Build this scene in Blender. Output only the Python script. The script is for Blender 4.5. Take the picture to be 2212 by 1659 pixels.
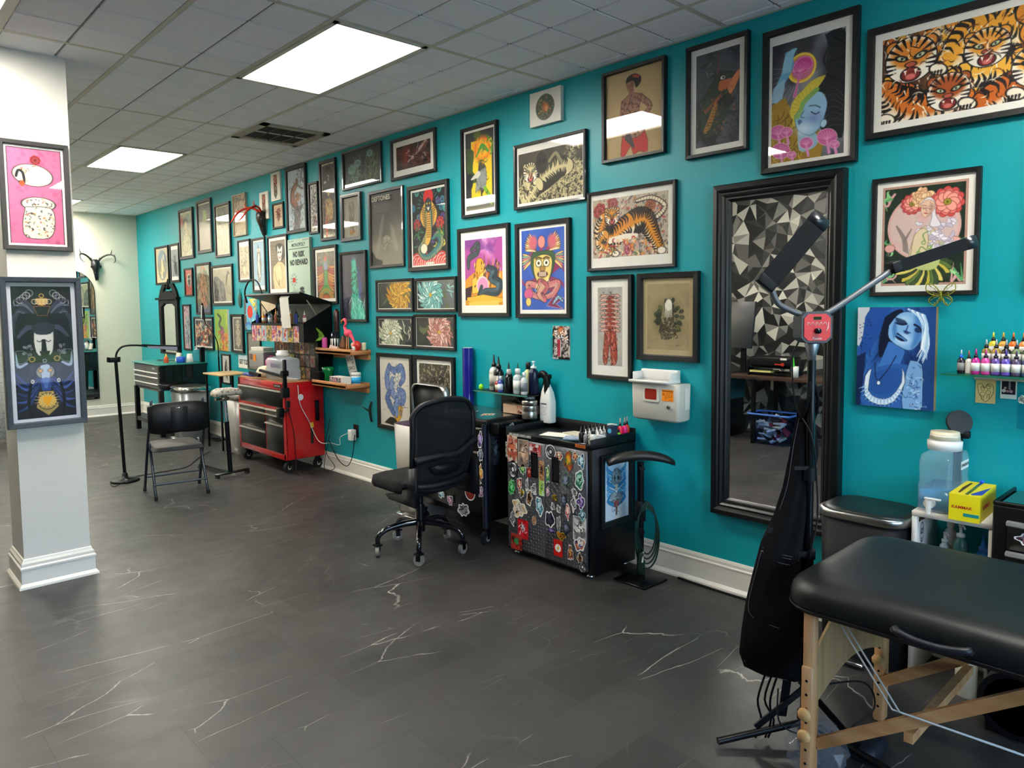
import bpy, bmesh, math, random
import numpy as np
from mathutils import Vector, Matrix, geometry

PI = math.pi
C = bpy.context.scene.collection
for o in list(bpy.data.objects): bpy.data.objects.remove(o)

# ---------------------------------------------------------------- camera
cam = bpy.data.cameras.new('camera')
co = bpy.data.objects.new('camera', cam); C.objects.link(co)
cam.sensor_width = 36; cam.lens = 1576.88 / 2212 * 36
cam.shift_x = 0.0202; cam.shift_y = -0.02583
cam.clip_start = 0.05; cam.clip_end = 200
_F = Vector((0.67050683, 0.73861794, -0.06974334))
_R = Vector((0.7397883, -0.67272783, -0.01226974))
_U = Vector((0.05598093, 0.04336836, 0.99748951))
co.matrix_world = Matrix(((_R.x, _U.x, -_F.x, -3.5552), (_R.y, _U.y, -_F.y, 0), (_R.z, _U.z, -_F.z, 1.5592), (0, 0, 0, 1)))
bpy.context.scene.camera = co

# ---------------------------------------------------------------- view, world, daylight
vs = bpy.context.scene.view_settings
vs.view_transform = 'Standard'; vs.look = 'None'; vs.gamma = 1; vs.use_curve_mapping = False
vs.exposure = 0.6
PANEL = 30.0          # strength of the ceiling panels
SKY = 6.0
w = bpy.data.worlds.new('sky'); bpy.context.scene.world = w; w.use_nodes = True
nt = w.node_tree; bg = nt.nodes['Background']
sk = nt.nodes.new('ShaderNodeTexSky'); sk.sky_type = 'NISHITA'; sk.sun_disc = False
sk.sun_elevation = math.radians(50); sk.sun_rotation = math.radians(60)
nt.links.new(sk.outputs[0], bg.inputs[0]); bg.inputs[1].default_value = 0.35 * SKY

def area(name, loc, rot, sx, sy, power, col=(1, 1, 1)):
    l = bpy.data.lights.new(name, 'AREA'); l.shape = 'RECTANGLE'; l.size = sx; l.size_y = sy
    l.energy = power; l.color = col
    o = bpy.data.objects.new(name, l); C.objects.link(o); o.location = loc; o.rotation_euler = rot
    if not power: l.cycles.is_portal = True
    return o
# daylight through the shop front behind the camera
area('daylight', (-2.31, -3.06, 1.525), (-PI / 2, 0, PI), 4.1, 2.15, 0)

# ---------------------------------------------------------------- colours and materials
def lin(h):
    if isinstance(h, str):
        h = h.lstrip('#'); h = [int(h[i:i + 2], 16) / 255 for i in (0, 2, 4)]
    return tuple((c / 12.92 if c <= .04045 else ((c + .055) / 1.055) ** 2.4) for c in h)
_M = {}
def mat(name, col='#888888', r=.5, m=0., coat=0., bump=0., bs=200., tr=0., emit=0., alpha=1., ior=1.45, var=0., spec=.5):
    if name in _M: return _M[name]
    x = bpy.data.materials.new(name); x.use_nodes = True; n = x.node_tree; b = n.nodes['Principled BSDF']
    c = (*lin(col), 1)
    b.inputs['Base Color'].default_value = c; b.inputs['Roughness'].default_value = r
    b.inputs['Metallic'].default_value = m; b.inputs['Coat Weight'].default_value = coat
    b.inputs['IOR'].default_value = ior; b.inputs['Specular IOR Level'].default_value = spec
    b.inputs['Transmission Weight'].default_value = tr; b.inputs['Alpha'].default_value = alpha
    if emit: b.inputs['Emission Color'].default_value = c; b.inputs['Emission Strength'].default_value = emit
    tc = n.nodes.new('ShaderNodeTexCoord'); nz = n.nodes.new('ShaderNodeTexNoise')
    n.links.new(tc.outputs['Object'], nz.inputs['Vector']); nz.inputs['Scale'].default_value = bs
    mp = n.nodes.new('ShaderNodeMapRange'); n.links.new(nz.outputs['Fac'], mp.inputs['Value'])
    mp.inputs['To Min'].default_value = max(0, r - .06 - var); mp.inputs['To Max'].default_value = min(1, r + .06 + var)
    if not tr and r > .03: n.links.new(mp.outputs[0], b.inputs['Roughness'])
    if bump:
        bp = n.nodes.new('ShaderNodeBump'); bp.inputs['Strength'].default_value = bump; bp.inputs['Distance'].default_value = .002
        n.links.new(nz.outputs['Fac'], bp.inputs['Height']); n.links.new(bp.outputs[0], b.inputs['Normal'])
    _M[name] = x; return x
def vmat(name, r=.5, coat=0., spec=.3, m=0.):
    'material whose colour is the artwork stored on the mesh'
    if name in _M: return _M[name]
    x = mat(name, r=r, coat=coat, spec=spec, m=m); n = x.node_tree
    a = n.nodes.new('ShaderNodeVertexColor'); a.layer_name = 'art'
    n.links.new(a.outputs[0], n.nodes['Principled BSDF'].inputs['Base Color']); return x
def glassmat(name, col='#ffffff', refl=1.0, tint=1.0, ior=1.5):
    'thin clear pane: mirror reflection by fresnel, the rest passes straight through'
    if name in _M: return _M[name]
    x = bpy.data.materials.new(name); x.use_nodes = True; n = x.node_tree; n.nodes.clear()
    o = n.nodes.new('ShaderNodeOutputMaterial'); mx = n.nodes.new('ShaderNodeMixShader')
    t = n.nodes.new('ShaderNodeBsdfTransparent'); g = n.nodes.new('ShaderNodeBsdfGlossy'); f = n.nodes.new('ShaderNodeFresnel')
    t.inputs[0].default_value = (*[1 - (1 - c) * tint for c in lin(col)], 1); g.inputs['Roughness'].default_value = .01
    f.inputs[0].default_value = ior
    ml = n.nodes.new('ShaderNodeMath'); ml.operation = 'MULTIPLY'; ml.inputs[1].default_value = refl
    ge = n.nodes.new('ShaderNodeNewGeometry'); bf = n.nodes.new('ShaderNodeMath'); bf.operation = 'SUBTRACT'; bf.inputs[0].default_value = 1; bf.use_clamp = True
    n.links.new(ge.outputs['Backfacing'], bf.inputs[1]); m2 = n.nodes.new('ShaderNodeMath'); m2.operation = 'MULTIPLY'
    n.links.new(f.outputs[0], ml.inputs[0]); n.links.new(ml.outputs[0], m2.inputs[0]); n.links.new(bf.outputs[0], m2.inputs[1]); n.links.new(m2.outputs[0], mx.inputs[0])
    n.links.new(t.outputs[0], mx.inputs[1]); n.links.new(g.outputs[0], mx.inputs[2]); n.links.new(mx.outputs[0], o.inputs[0])
    _M[name] = x; return x
def woodmat(name, c1, c2, sc=(2, 30, 30), r=.45):
    if name in _M: return _M[name]
    x = mat(name, c1, r); n = x.node_tree
    tc = n.nodes.new('ShaderNodeTexCoord'); mp = n.nodes.new('ShaderNodeMapping'); mp.inputs['Scale'].default_value = sc
    nz = n.nodes.new('ShaderNodeTexNoise'); nz.inputs['Scale'].default_value = 2; nz.inputs['Detail'].default_value = 6
    cr = n.nodes.new('ShaderNodeValToRGB'); cr.color_ramp.elements[0].color = (*lin(c1), 1); cr.color_ramp.elements[1].color = (*lin(c2), 1)
    cr.color_ramp.elements[0].position = .35; cr.color_ramp.elements[1].position = .65
    n.links.new(tc.outputs['Object'], mp.inputs[0]); n.links.new(mp.outputs[0], nz.inputs['Vector'])
    n.links.new(nz.outputs['Fac'], cr.inputs[0]); n.links.new(cr.outputs[0], n.nodes['Principled BSDF'].inputs['Base Color'])
    return x

# ---------------------------------------------------------------- mesh builder
class MB:
    def __init__(s): s.v = []; s.f = []; s.mi = []; s.sm = []; s.ms = [None]; s.cur = 0
    def m(s, mt):
        if mt not in s.ms: s.ms.append(mt)
        s.cur = s.ms.index(mt); return s
    def add(s, vs_, fs, smooth=False, T=None):
        k = len(s.v)
        if T is not None: vs_ = [T @ Vector(v) for v in vs_]
        s.v += [tuple(v) for v in vs_]; s.f += [tuple(i + k for i in f) for f in fs]
        s.mi += [s.cur] * len(fs); s.sm += [smooth] * len(fs); return s
    def box(s, c, d, rot=None, bev=0., T=None):
        x, y, z = (d[0] / 2, d[1] / 2, d[2] / 2)
        b = min(bev, x * .9, y * .9, z * .9)
        if b <= 0:
            vs_ = [(i * x, j * y, k * z) for i in (-1, 1) for j in (-1, 1) for k in (-1, 1)]
            fs = [(0, 1, 3, 2), (4, 6, 7, 5), (0, 4, 5, 1), (2, 3, 7, 6), (0, 2, 6, 4), (1, 5, 7, 3)]
        else:
            bm = bmesh.new(); bmesh.ops.create_cube(bm, size=1)
            for v in bm.verts: v.co = Vector((v.co.x * 2 * x, v.co.y * 2 * y, v.co.z * 2 * z))
            bmesh.ops.bevel(bm, geom=list(bm.edges), offset=b, segments=2 if b > .004 else 1, affect='EDGES', profile=.6)
            bm.verts.index_update(); vs_ = [v.co.copy() for v in bm.verts]; fs = [[v.index for v in f.verts] for f in bm.faces]; bm.free()
        Mx = Matrix.Translation(c)
        if rot is not None: Mx = Mx @ rotm(rot)
        if T is not None: Mx = T @ Mx
        return s.add(vs_, fs, bool(b > 0), Mx)
    def cyl(s, p0, p1, r0, r1=None, n=16, cap=True, smooth=True):
        r1 = r0 if r1 is None else r1
        p0, p1 = Vector(p0), Vector(p1); d = (p1 - p0).normalized()
        a = d.orthogonal().normalized(); b = d.cross(a); vs_ = []
        for p, r in ((p0, r0), (p1, r1)):
            for i in range(n): t = 2 * PI * i / n; vs_.append(p + (a * math.cos(t) + b * math.sin(t)) * r)
        fs = [(i, (i + 1) % n, n + (i + 1) % n, n + i) for i in range(n)]; s.add(vs_, fs, smooth)
        if cap: s.add(vs_[:n], [tuple(range(n))[::-1]]); s.add(vs_[n:], [tuple(range(n))])
        return s
    def tube(s, pts, r, n=8, sm=True, cap=True, sub=4):
        if sub > 1 and len(pts) > 2: pts, r = spline(pts, r, sub)
        pts = [Vector(p) for p in pts]; L = len(pts); rs = r if hasattr(r, '__len__') else [r] * L
        t0 = (pts[1] - pts[0]).normalized(); a = t0.orthogonal().normalized(); vs_ = []
        for i, p in enumerate(pts):
            t = (pts[min(i + 1, L - 1)] - pts[max(i - 1, 0)])
            t = t.normalized() if t.length > 1e-9 else t0
            a = (a - t * a.dot(t)); a = a.normalized() if a.length > 1e-6 else t.orthogonal().normalized()
            b = t.cross(a)
            for k in range(n): q = 2 * PI * k / n; vs_.append(p + (a * math.cos(q) + b * math.sin(q)) * rs[i])
        fs = [(i * n + k, i * n + (k + 1) % n, (i + 1) * n + (k + 1) % n, (i + 1) * n + k) for i in range(L - 1) for k in range(n)]
        if cap: fs += [tuple(range(n))[::-1], tuple((L - 1) * n + k for k in range(n))]
        return s.add(vs_, fs, sm)
    def lathe(s, prof, at=(0, 0, 0), n=20, T=None, sq=1.0, smooth=True):
        'prof: (radius, height) pairs; sq scales y'
        vs_ = []; fs = []; L = len(prof)
        for r, h in prof:
            for i in range(n): t = 2 * PI * i / n; vs_.append((r * math.cos(t), r * math.sin(t) * sq, h))
        for i in range(L - 1):
            for k in range(n): fs.append((i * n + k, i * n + (k + 1) % n, (i + 1) * n + (k + 1) % n, (i + 1) * n + k))
        if prof[0][0] > 1e-5: fs.append(tuple(range(n))[::-1])
        if prof[-1][0] > 1e-5: fs.append(tuple((L - 1) * n + k for k in range(n)))
        Mx = Matrix.Translation(at)
        if T is not None: Mx = Mx @ T
        return s.add(vs_, fs, smooth, Mx)
    def ball(s, c, r, n=12, T=None):
        r = r if hasattr(r, '__len__') else (r, r, r); vs_ = []; fs = []; m_ = n // 2 + 1
        for i in range(m_ + 1):
            p = PI * i / m_
            for k in range(n): t = 2 * PI * k / n; vs_.append((math.sin(p) * math.cos(t) * r[0], math.sin(p) * math.sin(t) * r[1], math.cos(p) * r[2]))
        for i in range(m_):
            for k in range(n): fs.append((i * n + k, (i + 1) * n + k, (i + 1) * n + (k + 1) % n, i * n + (k + 1) % n))
        Mx = Matrix.Translation(c)
        if T is not None: Mx = Mx @ T
        return s.add(vs_, fs, True, Mx)
    def prism(s, poly, h, T=None, smooth=False, off=0.):
        'poly in local xy, extruded along z by h'
        n = len(poly); vs_ = [(p[0], p[1], off) for p in poly] + [(p[0], p[1], off + h) for p in poly]
        s.add(vs_, [(i, (i + 1) % n, n + (i + 1) % n, n + i) for i in range(n)], smooth, T)
        return s.add(vs_, [tuple(range(n))[::-1], tuple(range(n, 2 * n))], False, T)
    def quad(s, a, b, c, d): return s.add([a, b, c, d], [(0, 1, 2, 3)])
    def loft(s, rings, smooth=True, cap=True, close=True, T=None):
        n = len(rings[0]); vs_ = [p for r in rings for p in r]
        fs = [(i * n + k, i * n + (k + 1) % n, (i + 1) * n + (k + 1) % n, (i + 1) * n + k) for i in range(len(rings) - 1) for k in range(n if close else n - 1)]
        if cap: fs += [tuple(range(n))[::-1], tuple((len(rings) - 1) * n + k for k in range(n))]
        return s.add(vs_, fs, smooth, T)
    def mesh(s, name):
        me = bpy.data.meshes.new(name); me.from_pydata(s.v, [], s.f)
        for x in s.ms: me.materials.append(x)
        me.polygons.foreach_set('material_index', s.mi); me.polygons.foreach_set('use_smooth', s.sm)
        if len(s.f) == 1: return me
        bm = bmesh.new(); bm.from_mesh(me); bmesh.ops.recalc_face_normals(bm, faces=bm.faces); bm.to_mesh(me); bm.free()
        return me
    def obj(s, name, mt=None, parent=None, loc=None):
        if mt: s.ms[0] = mt
        elif s.ms[0] is None and len(s.ms) > 1: s.ms[0] = s.ms[1]
        o = bpy.data.objects.new(name, s.mesh(name)); C.objects.link(o); o.parent = parent
        if loc: o.location = loc
        return o
def rotm(r): return Matrix.Rotation(r[2], 4, 'Z') @ Matrix.Rotation(r[1], 4, 'Y') @ Matrix.Rotation(r[0], 4, 'X')
def TR(loc=(0, 0, 0), r=(0, 0, 0)): return Matrix.Translation(loc) @ rotm(r)
# maps local xy (x right, y up) with z toward the room onto a plane facing -X (teal wall), -Y, or up
FX = Matrix(((0, 0, -1, 0), (-1, 0, 0, 0), (0, 1, 0, 0), (0, 0, 0, 1)))
FY = Matrix(((1, 0, 0, 0), (0, 0, -1, 0), (0, 1, 0, 0), (0, 0, 0, 1)))
def spline(pts, r, sub):
    P = [Vector(p) for p in pts]; L = len(P); rs = list(r) if hasattr(r, '__len__') else [r] * L; o = []
    if len(rs) != L: rs = list(np.interp(np.linspace(0, 1, L), np.linspace(0, 1, len(rs)), rs))
    ro = []
    for i in range(L - 1):
        a, b, c, d = P[max(i - 1, 0)], P[i], P[i + 1], P[min(i + 2, L - 1)]
        for k in range(sub):
            t = k / sub; o.append(.5 * ((2 * b) + (c - a) * t + (2 * a - 5 * b + 4 * c - d) * t * t + (3 * b - a - 3 * c + d) * t ** 3)); ro.append(rs[i] * (1 - t) + rs[i + 1] * t)
    return o + [P[-1]], ro + [rs[-1]]
def rrect(w_, h_, r, n=5, cx=0, cy=0):
    o = []
    for qx, qy, a0 in ((1, 1, 0), (-1, 1, 90), (-1, -1, 180), (1, -1, 270)):
        for i in range(n + 1):
            a = math.radians(a0 + 90 * i / n); o.append((cx + qx * (w_ / 2 - r) + r * math.cos(a), cy + qy * (h_ / 2 - r) + r * math.sin(a)))
    return o
def arc(cx, cy, r, a0, a1, n=8): return [(cx + r * math.cos(math.radians(a0 + (a1 - a0) * i / n)), cy + r * math.sin(math.radians(a0 + (a1 - a0) * i / n))) for i in range(n + 1)]

# ---------------------------------------------------------------- things
def thing(name, label, cat, loc=(0, 0, 0), rz=0, group=None):
    o = bpy.data.objects.new(name, None); C.objects.link(o); o.empty_display_size = .05
    o.location = loc; o.rotation_euler = (0, 0, rz); o['label'] = label; o['category'] = cat
    if group: o['group'] = group
    return o
def tag(o, label, cat, group=None, kind=None):
    o['label'] = label; o['category'] = cat
    if group: o['group'] = group
    if kind: o['kind'] = kind
    return o
def struct(o): o['kind'] = 'structure'; return o
def dup(root, loc, rz=None, label=None, group=None):
    r = root.copy(); C.objects.link(r); r.location = loc
    if rz is not None: r.rotation_euler = (0, 0, rz)
    if label: r['label'] = label
    if group: r['group'] = group
    for ch in list(root.children):
        c = ch.copy(); C.objects.link(c); c.parent = r
        for g_ in ch.children: d = g_.copy(); C.objects.link(d); d.parent = c
    return r
def text(mb, s, size, T, mt, depth=.0006, sx=1., align='CENTER', bold=.0):
    'raised lettering added to a builder'
    cu = bpy.data.curves.new('t', 'FONT'); cu.body = s; cu.size = size; cu.align_x = align; cu.align_y = 'CENTER'; cu.extrude = depth / 2; cu.resolution_u = 2; cu.offset = bold
    o = bpy.data.objects.new('t', cu); C.objects.link(o); dg = bpy.context.evaluated_depsgraph_get()
    me = bpy.data.meshes.new_from_object(o.evaluated_get(dg)); S = Matrix.Diagonal((sx, 1, 1, 1))
    mb.m(mt).add([v.co.copy() for v in me.vertices], [tuple(p.vertices) for p in me.polygons], False, T @ S)
    bpy.data.objects.remove(o); bpy.data.curves.remove(cu); bpy.data.meshes.remove(me); return mb

# ================================================================ THE ROOM
H = 3.003; CELL = .3048
def paint(name, col, r=.5, bs=160, st=.25):
    return mat(name, col, r, bump=st, bs=bs)
TEAL = paint('teal_paint', '#069ea8', .42); CREAM = paint('cream_paint', '#dcd9c6', .6); WHITE = mat('white_trim', '#e8e4da', .35)
def slab(name, x0, x1, y0, y1, z0, z1, mt): return struct(MB().box(((x0 + x1) / 2, (y0 + y1) / 2, (z0 + z1) / 2), (x1 - x0, y1 - y0, z1 - z0)).obj(name, mt))
# floor: black marbled vinyl tiles
fm = mat('floor_vinyl', '#333130', .42); n = fm.node_tree; L = n.links.new; N = n.nodes.new; B = n.nodes['Principled BSDF']
tc = N('ShaderNodeTexCoord')
bk = N('ShaderNodeTexBrick'); L(tc.outputs['Object'], bk.inputs['Vector'])
for k, v in dict(Scale=1., ).items(): bk.inputs[k].default_value = v
bk.inputs['Brick Width'].default_value = .61; bk.inputs['Row Height'].default_value = .305; bk.inputs['Mortar Size'].default_value = .0012
bk.inputs['Mortar Smooth'].default_value = .3; bk.inputs['Bias'].default_value = 0; bk.offset = .36; bk.offset_frequency = 2
bk.inputs['Color1'].default_value = (*lin('#383634'), 1); bk.inputs['Color2'].default_value = (*lin('#454240'), 1); bk.inputs['Mortar'].default_value = (*lin('#2a2826'), 1)
def ramp(src, p0, p1, c0=(0, 0, 0, 1), c1=(1, 1, 1, 1)):
    r = N('ShaderNodeValToRGB'); r.color_ramp.elements[0].position = p0; r.color_ramp.elements[1].position = p1
    r.color_ramp.elements[0].color = c0; r.color_ramp.elements[1].color = c1; L(src, r.inputs[0]); return r.outputs[0]
def noise(sc, det=4, vec=None, dist=0):
    z = N('ShaderNodeTexNoise'); z.inputs['Scale'].default_value = sc; z.inputs['Detail'].default_value = det; z.inputs['Distortion'].default_value = dist
    L(vec or tc.outputs['Object'], z.inputs['Vector']); return z.outputs['Fac']
def mul(a, b, op='MULTIPLY'):
    m_ = N('ShaderNodeMath'); m_.operation = op
    for i, q in enumerate((a, b)):
        if isinstance(q, (int, float)): m_.inputs[i].default_value = q
        else: L(q, m_.inputs[i])
    m_.use_clamp = True; return m_.outputs[0]
def veins(scale, rotz, th, msc, mlo, mhi):
    mp = N('ShaderNodeMapping'); mp.inputs['Rotation'].default_value = (0, 0, rotz); mp.inputs['Scale'].default_value = (.7, 2.6, 1); L(tc.outputs['Object'], mp.inputs[0])
    d = N('ShaderNodeTexNoise'); d.inputs['Scale'].default_value = 1.3; d.inputs['Detail'].default_value = 6; L(mp.outputs[0], d.inputs['Vector'])
    mx = N('ShaderNodeMixRGB'); mx.blend_type = 'ADD'; mx.inputs[0].default_value = .3; L(mp.outputs[0], mx.inputs[1]); L(d.outputs['Color'], mx.inputs[2])
    v = N('ShaderNodeTexVoronoi'); v.feature = 'DISTANCE_TO_EDGE'; v.inputs['Scale'].default_value = scale; L(mx.outputs[0], v.inputs['Vector'])
    return mul(ramp(v.outputs['Distance'], 0, th, (1, 1, 1, 1), (0, 0, 0, 1)), ramp(noise(msc, 3), mlo, mhi))
v1 = veins(.9, .45, .0028, 1.9, .5, .56); v2 = veins(1.2, -.9, .003, 2.3, .54, .6); v3 = veins(1.3, 1.3, .006, 1.6, .5, .7)
va = mul(mul(v1, v2, 'MAXIMUM'), mul(v3, .35), 'MAXIMUM')
c1 = N('ShaderNodeMixRGB'); c1.blend_type = 'MIX'; L(mul(va, .85), c1.inputs[0]); L(bk.outputs['Color'], c1.inputs[1]); c1.inputs[2].default_value = (*lin('#b9b3aa'), 1)
c2 = N('ShaderNodeMixRGB'); c2.blend_type = 'MULTIPLY'; c2.inputs[0].default_value = .5; L(c1.outputs[0], c2.inputs[1]); L(ramp(noise(3, 8), .3, .7, (.6, .6, .6, 1), (1.3, 1.3, 1.3, 1)), c2.inputs[2])
L(c2.outputs[0], B.inputs['Base Color'])
rg = ramp(noise(9, 6), .2, .8, (.36, .36, .36, 1), (.5, .5, .5, 1)); L(rg, B.inputs['Roughness'])
bp = N('ShaderNodeBump'); bp.inputs['Strength'].default_value = .35; bp.inputs['Distance'].default_value = .0015
L(mul(mul(bk.outputs['Fac'], -.8), mul(noise(60, 5), .5), 'ADD'), bp.inputs['Height']); L(bp.outputs[0], B.inputs['Normal'])
slab('floor', -4.8, .12, -3.2, 12.02, -.1, 0, fm)

# ceiling: scored lay-in tiles in a grid, 2 x 4 ft panels for the lights
TILE = mat('ceiling_tile', '#f6f6f8', .85, bump=.5, bs=420); TBAR = mat('ceiling_grid', '#d0ccba', .5)
X0 = -1.6054; Y0 = 4.4995
LIGHTS = [(-.0, r) for r in ()]
LT = [(0, -4), (0, 8), (0, 20), (-6, -4), (-6, 8), (-6, 20), (0, -16)]
VENT = (2, 3)
def covered(j, i):
    for a, b in LT:
        if a <= j < a + 2 and b <= i < b + 4: return True
    return VENT[0] <= j < VENT[0] + 2 and VENT[1] <= i < VENT[1] + 2
mb = MB().m(TILE); g = .0065
for j in range(-10, 6):
    for i in range(-26, 25):
        if covered(j, i): continue
        xa, xb = max(X0 + j * CELL, -4.65), min(X0 + (j + 1) * CELL, 0); ya, yb = max(Y0 + i * CELL, -3), min(Y0 + (i + 1) * CELL, 11.9)
        if xb - xa < .01 or yb - ya < .01: continue
        ea = .014 if j % 2 == 0 else g; eb = .014 if j % 2 else g; fa = .014 if i % 4 == 0 else g; fb = .014 if i % 4 == 3 else g
        o_ = [(xa + ea, ya + fa), (xb - eb, ya + fa), (xb - eb, yb - fb), (xa + ea, yb - fb)]
        vs_ = [(x, y, H) for x, y in o_] + [(x + (.003 if k in (0, 3) else -.003), y + (.003 if k < 2 else -.003), H - .007) for k, (x, y) in enumerate(o_)]
        mb.add(vs_, [(0, 1, 5, 4), (1, 2, 6, 5), (2, 3, 7, 6), (3, 0, 4, 7), (4, 5, 6, 7)])
mb.m(mat('ceiling_gap', '#8a8988', .9)).box((-2.34, 4.4, H + .05), (4.9, 15.2, .1))
mb.m(TBAR)
for j in range(-10, 7, 2):
    x = X0 + j * CELL
    if -4.65 < x < 0: mb.box((x, 4.45, H - .003), (.024, 14.9, .008))
for i in range(-24, 26, 4):
    y = Y0 + i * CELL
    for j in range(-10, 6, 2):
        xa = max(X0 + j * CELL + .012, -4.65); xb = min(X0 + (j + 2) * CELL - .012, 0)
        if xb > xa: mb.box(((xa + xb) / 2, y, H - .003), (xb - xa, .024, .008))
mb.box((-.012, 4.45, H - .004), (.024, 14.9, .01)); mb.box((-2.3, 11.888, H - .004), (4.6, .024, .01))
struct(mb.obj('ceiling'))

# walls
slab('wall_right', 0, .12, -3.2, 12.02, 0, H + .1, TEAL)
slab('wall_back', -4.8, 0, 11.9, 12.02, 0, H + .1, CREAM)
# left wall: printed wallpaper of grey facets on the near stretch, paint beyond
slab('wall_left', -4.8, -4.66, -3.2, 12.0, 0, H + .1, CREAM)
rnd = random.Random(5)
pts = []
for a in range(66):
    for b in range(34):
        pts.append(Vector((-3.0 + a * .14 + rnd.uniform(-.08, .08), b * .092 + rnd.uniform(-.05, .05))))
pts = [p for p in pts if -3 < p.x < 5.9 and 0 < p.y < H] + [Vector((x_, z_)) for x_ in (-3, 5.9) for z_ in (0, 1, 2, H)]
vv, ee, ff, *_ = geometry.delaunay_2d_cdt(pts, [], [], 0, 1e-5)
greys = [mat('wallpaper_grey_%d' % k, c_, .5) for k, c_ in enumerate(('#1c1c1b', '#343432', '#585752', '#83817a', '#aba89c', '#c9c6b8'))]
mb = MB(); hub = set(rnd.sample(range(len(vv)), len(vv) // 9))
for f_ in ff:
    k = rnd.choices(range(6), (30, 20, 14, 13, 13, 10))[0]
    mb.m(greys[k]).add([(-4.655, vv[i].x, vv[i].y) for i in f_], [tuple(range(len(f_)))])
struct(mb.obj('trim_1'))
# front wall with the shop windows behind the camera
slab('wall_front', -4.8, .12, -3.2, -3.08, 0, .45, CREAM); 
mb = MB().box((-2.34, -3.14, 2.85), (4.92, .12, .5)).box((-4.6, -3.14, 1.55), (.4, .12, 2.2)).box((-.08, -3.14, 1.55), (.4, .12, 2.2))
struct(mb.obj('wall_front_top', CREAM))
for k in range(3):
    x = -4.35 + k * 1.36; mb = MB().m(mat('window_frame_metal', '#2a2d30', .4, .6))
    for dx, dz, sx, sz in ((.68, .025, 1.36, .05), (.68, 2.125, 1.36, .05), (.025, 1.075, .05, 2.15), (1.335, 1.075, .05, 2.15)):
        mb.box((x + dx, -3.14, .45 + dz), (sx, .06, sz))
    wn = struct(mb.obj('window_%d' % (k + 1)))
    MB().box((x + .68, -3.14, 1.525), (1.3, .006, 2.1)).obj('pane', glassmat('window_glass'), wn)

# baseboards
def base_profile(mb, a, b, nx, ny, h=.165):
    'moulded board from a to b on the floor, sticking out along (nx, ny)'
    pr = [(0, 0), (.034, 0), (.032, .012), (.022, .024), (.017, .027), (.017, h * .74), (.02, h * .76), (.02, h * .8), (.013, h * .83), (.013, h * .92), (.008, h), (0, h)]
    mb.loft([[(p[0] + nx * d, p[1] + ny * d, z) for d, z in pr] for p in (a, b)], smooth=False)
    return mb
struct(base_profile(MB(), (0, -3.05), (0, 11.9), -1, 0).obj('baseboard_right', WHITE))
struct(base_profile(MB(), (-4.6, 11.9), (0, 11.9), 0, -1).obj('baseboard_back', WHITE))
# the pillar
PX0, PX1, PY0, PY1 = -2.806, -2.469, 4.775, 5.115
slab('wall_pillar', PX0, PX1, PY0, PY1, 0, H, paint('pillar_paint', '#dddad2', .55))
pr = [(0, 0), (.036, 0), (.034, .012), (.024, .024), (.02, .027), (.02, .105), (.024, .108), (.024, .118), (.017, .124), (.017, .14), (.009, .152), (.006, .162), (0, .165)]
mb = MB(); rings = []
for d, z in pr: rings.append([(PX0 - d, PY0 - d, z), (PX1 + d, PY0 - d, z), (PX1 + d, PY1 + d, z), (PX0 - d, PY1 + d, z)])
struct(mb.loft(rings, smooth=False, cap=False).obj('baseboard_pillar', WHITE))

# outside, seen only as reflections
struct(MB().box((-2, -18, -.2), (60, 29.4, .1)).obj('pavement', mat('asphalt', '#8d8c88', .9)))
gr = MB().box((-2, -24, -.12), (60, 10, .1)).obj('lawn', mat('grass', '#5d7d34', .9)); struct(gr)

r_ = random.Random(3); mb = MB()
for k in range(26): mb.ball((-22 + k * 1.7 + r_.uniform(-.5, .5), -27 + r_.uniform(-2, 2), 1.2), (1.6, 1.6, r_.uniform(2, 4)), 8)
struct(mb.obj('hedge', mat('hedge_green', '#3f5a2c', .9)))
# ceiling lights
frm = mat('light_trim', '#d8d4c4', .5); dif = mat('light_diffuser', '#fffcf4', .5, emit=PANEL)
for k, (j, i) in enumerate(LT):
    x, y = X0 + (j + 1) * CELL, Y0 + (i + 2) * CELL
    lab = {0: 'rectangular ceiling light panel nearest the front, over the office chair', 1: 'rectangular ceiling light panel in the middle, past the air vent', 2: 'farthest small ceiling light panel showing beside the pillar',
           3: 'ceiling light panel cut off at the top left corner above the pillar'}.get(k, 'bright ceiling light panel out of view')
    t = thing('ceiling_light', lab, 'ceiling light', (x, y, H), 0, 'ceiling light panels')
    hw, hl = CELL - .014, 2 * CELL - .014; mb = MB()
    for a, b, c_, d in ((-hw + .014, 0, .028, 2 * hl), (hw - .014, 0, .028, 2 * hl), (0, -hl + .014, 2 * hw, .028), (0, hl - .014, 2 * hw, .028)): mb.box((a, b, -.006), (c_, d, .012))
    mb.obj('frame', frm, t)
    MB().box((0, 0, .004), (2 * hw - .05, 2 * hl - .05, .008)).obj('diffuser', dif, t)
# vent
t = thing('ceiling_vent', 'square ceiling air return grille with dark slots', 'air vent', (X0 + 3 * CELL, Y0 + 4 * CELL, H))
vm = mat('vent_metal', '#b5ad98', .5); mb = MB().m(vm); q = CELL - .01
for a, b, c_, d in ((-q + .03, 0, .06, 2 * q), (q - .03, 0, .06, 2 * q), (0, -q + .03, 2 * q, .06), (0, q - .03, 2 * q, .06)): mb.box((a, b, -.008), (c_, d, .016))
mb.obj('frame', vm, t)
MB().box((0, 0, .012), (2 * q, 2 * q, .01)).obj('backing', mat('vent_dark', '#191613', .9), t)
sl = MB()
for k in range(15): sl.box((0, -.215 + k * .0307, 0), (.46, .003, .014), (.6, 0, 0))
for k in (-1, 0, 1): sl.box((k * .118, 0, -.006), (.008, .46, .01))
sl.obj('slat', mat('vent_slat', '#4a4438', .6), t)

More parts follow.
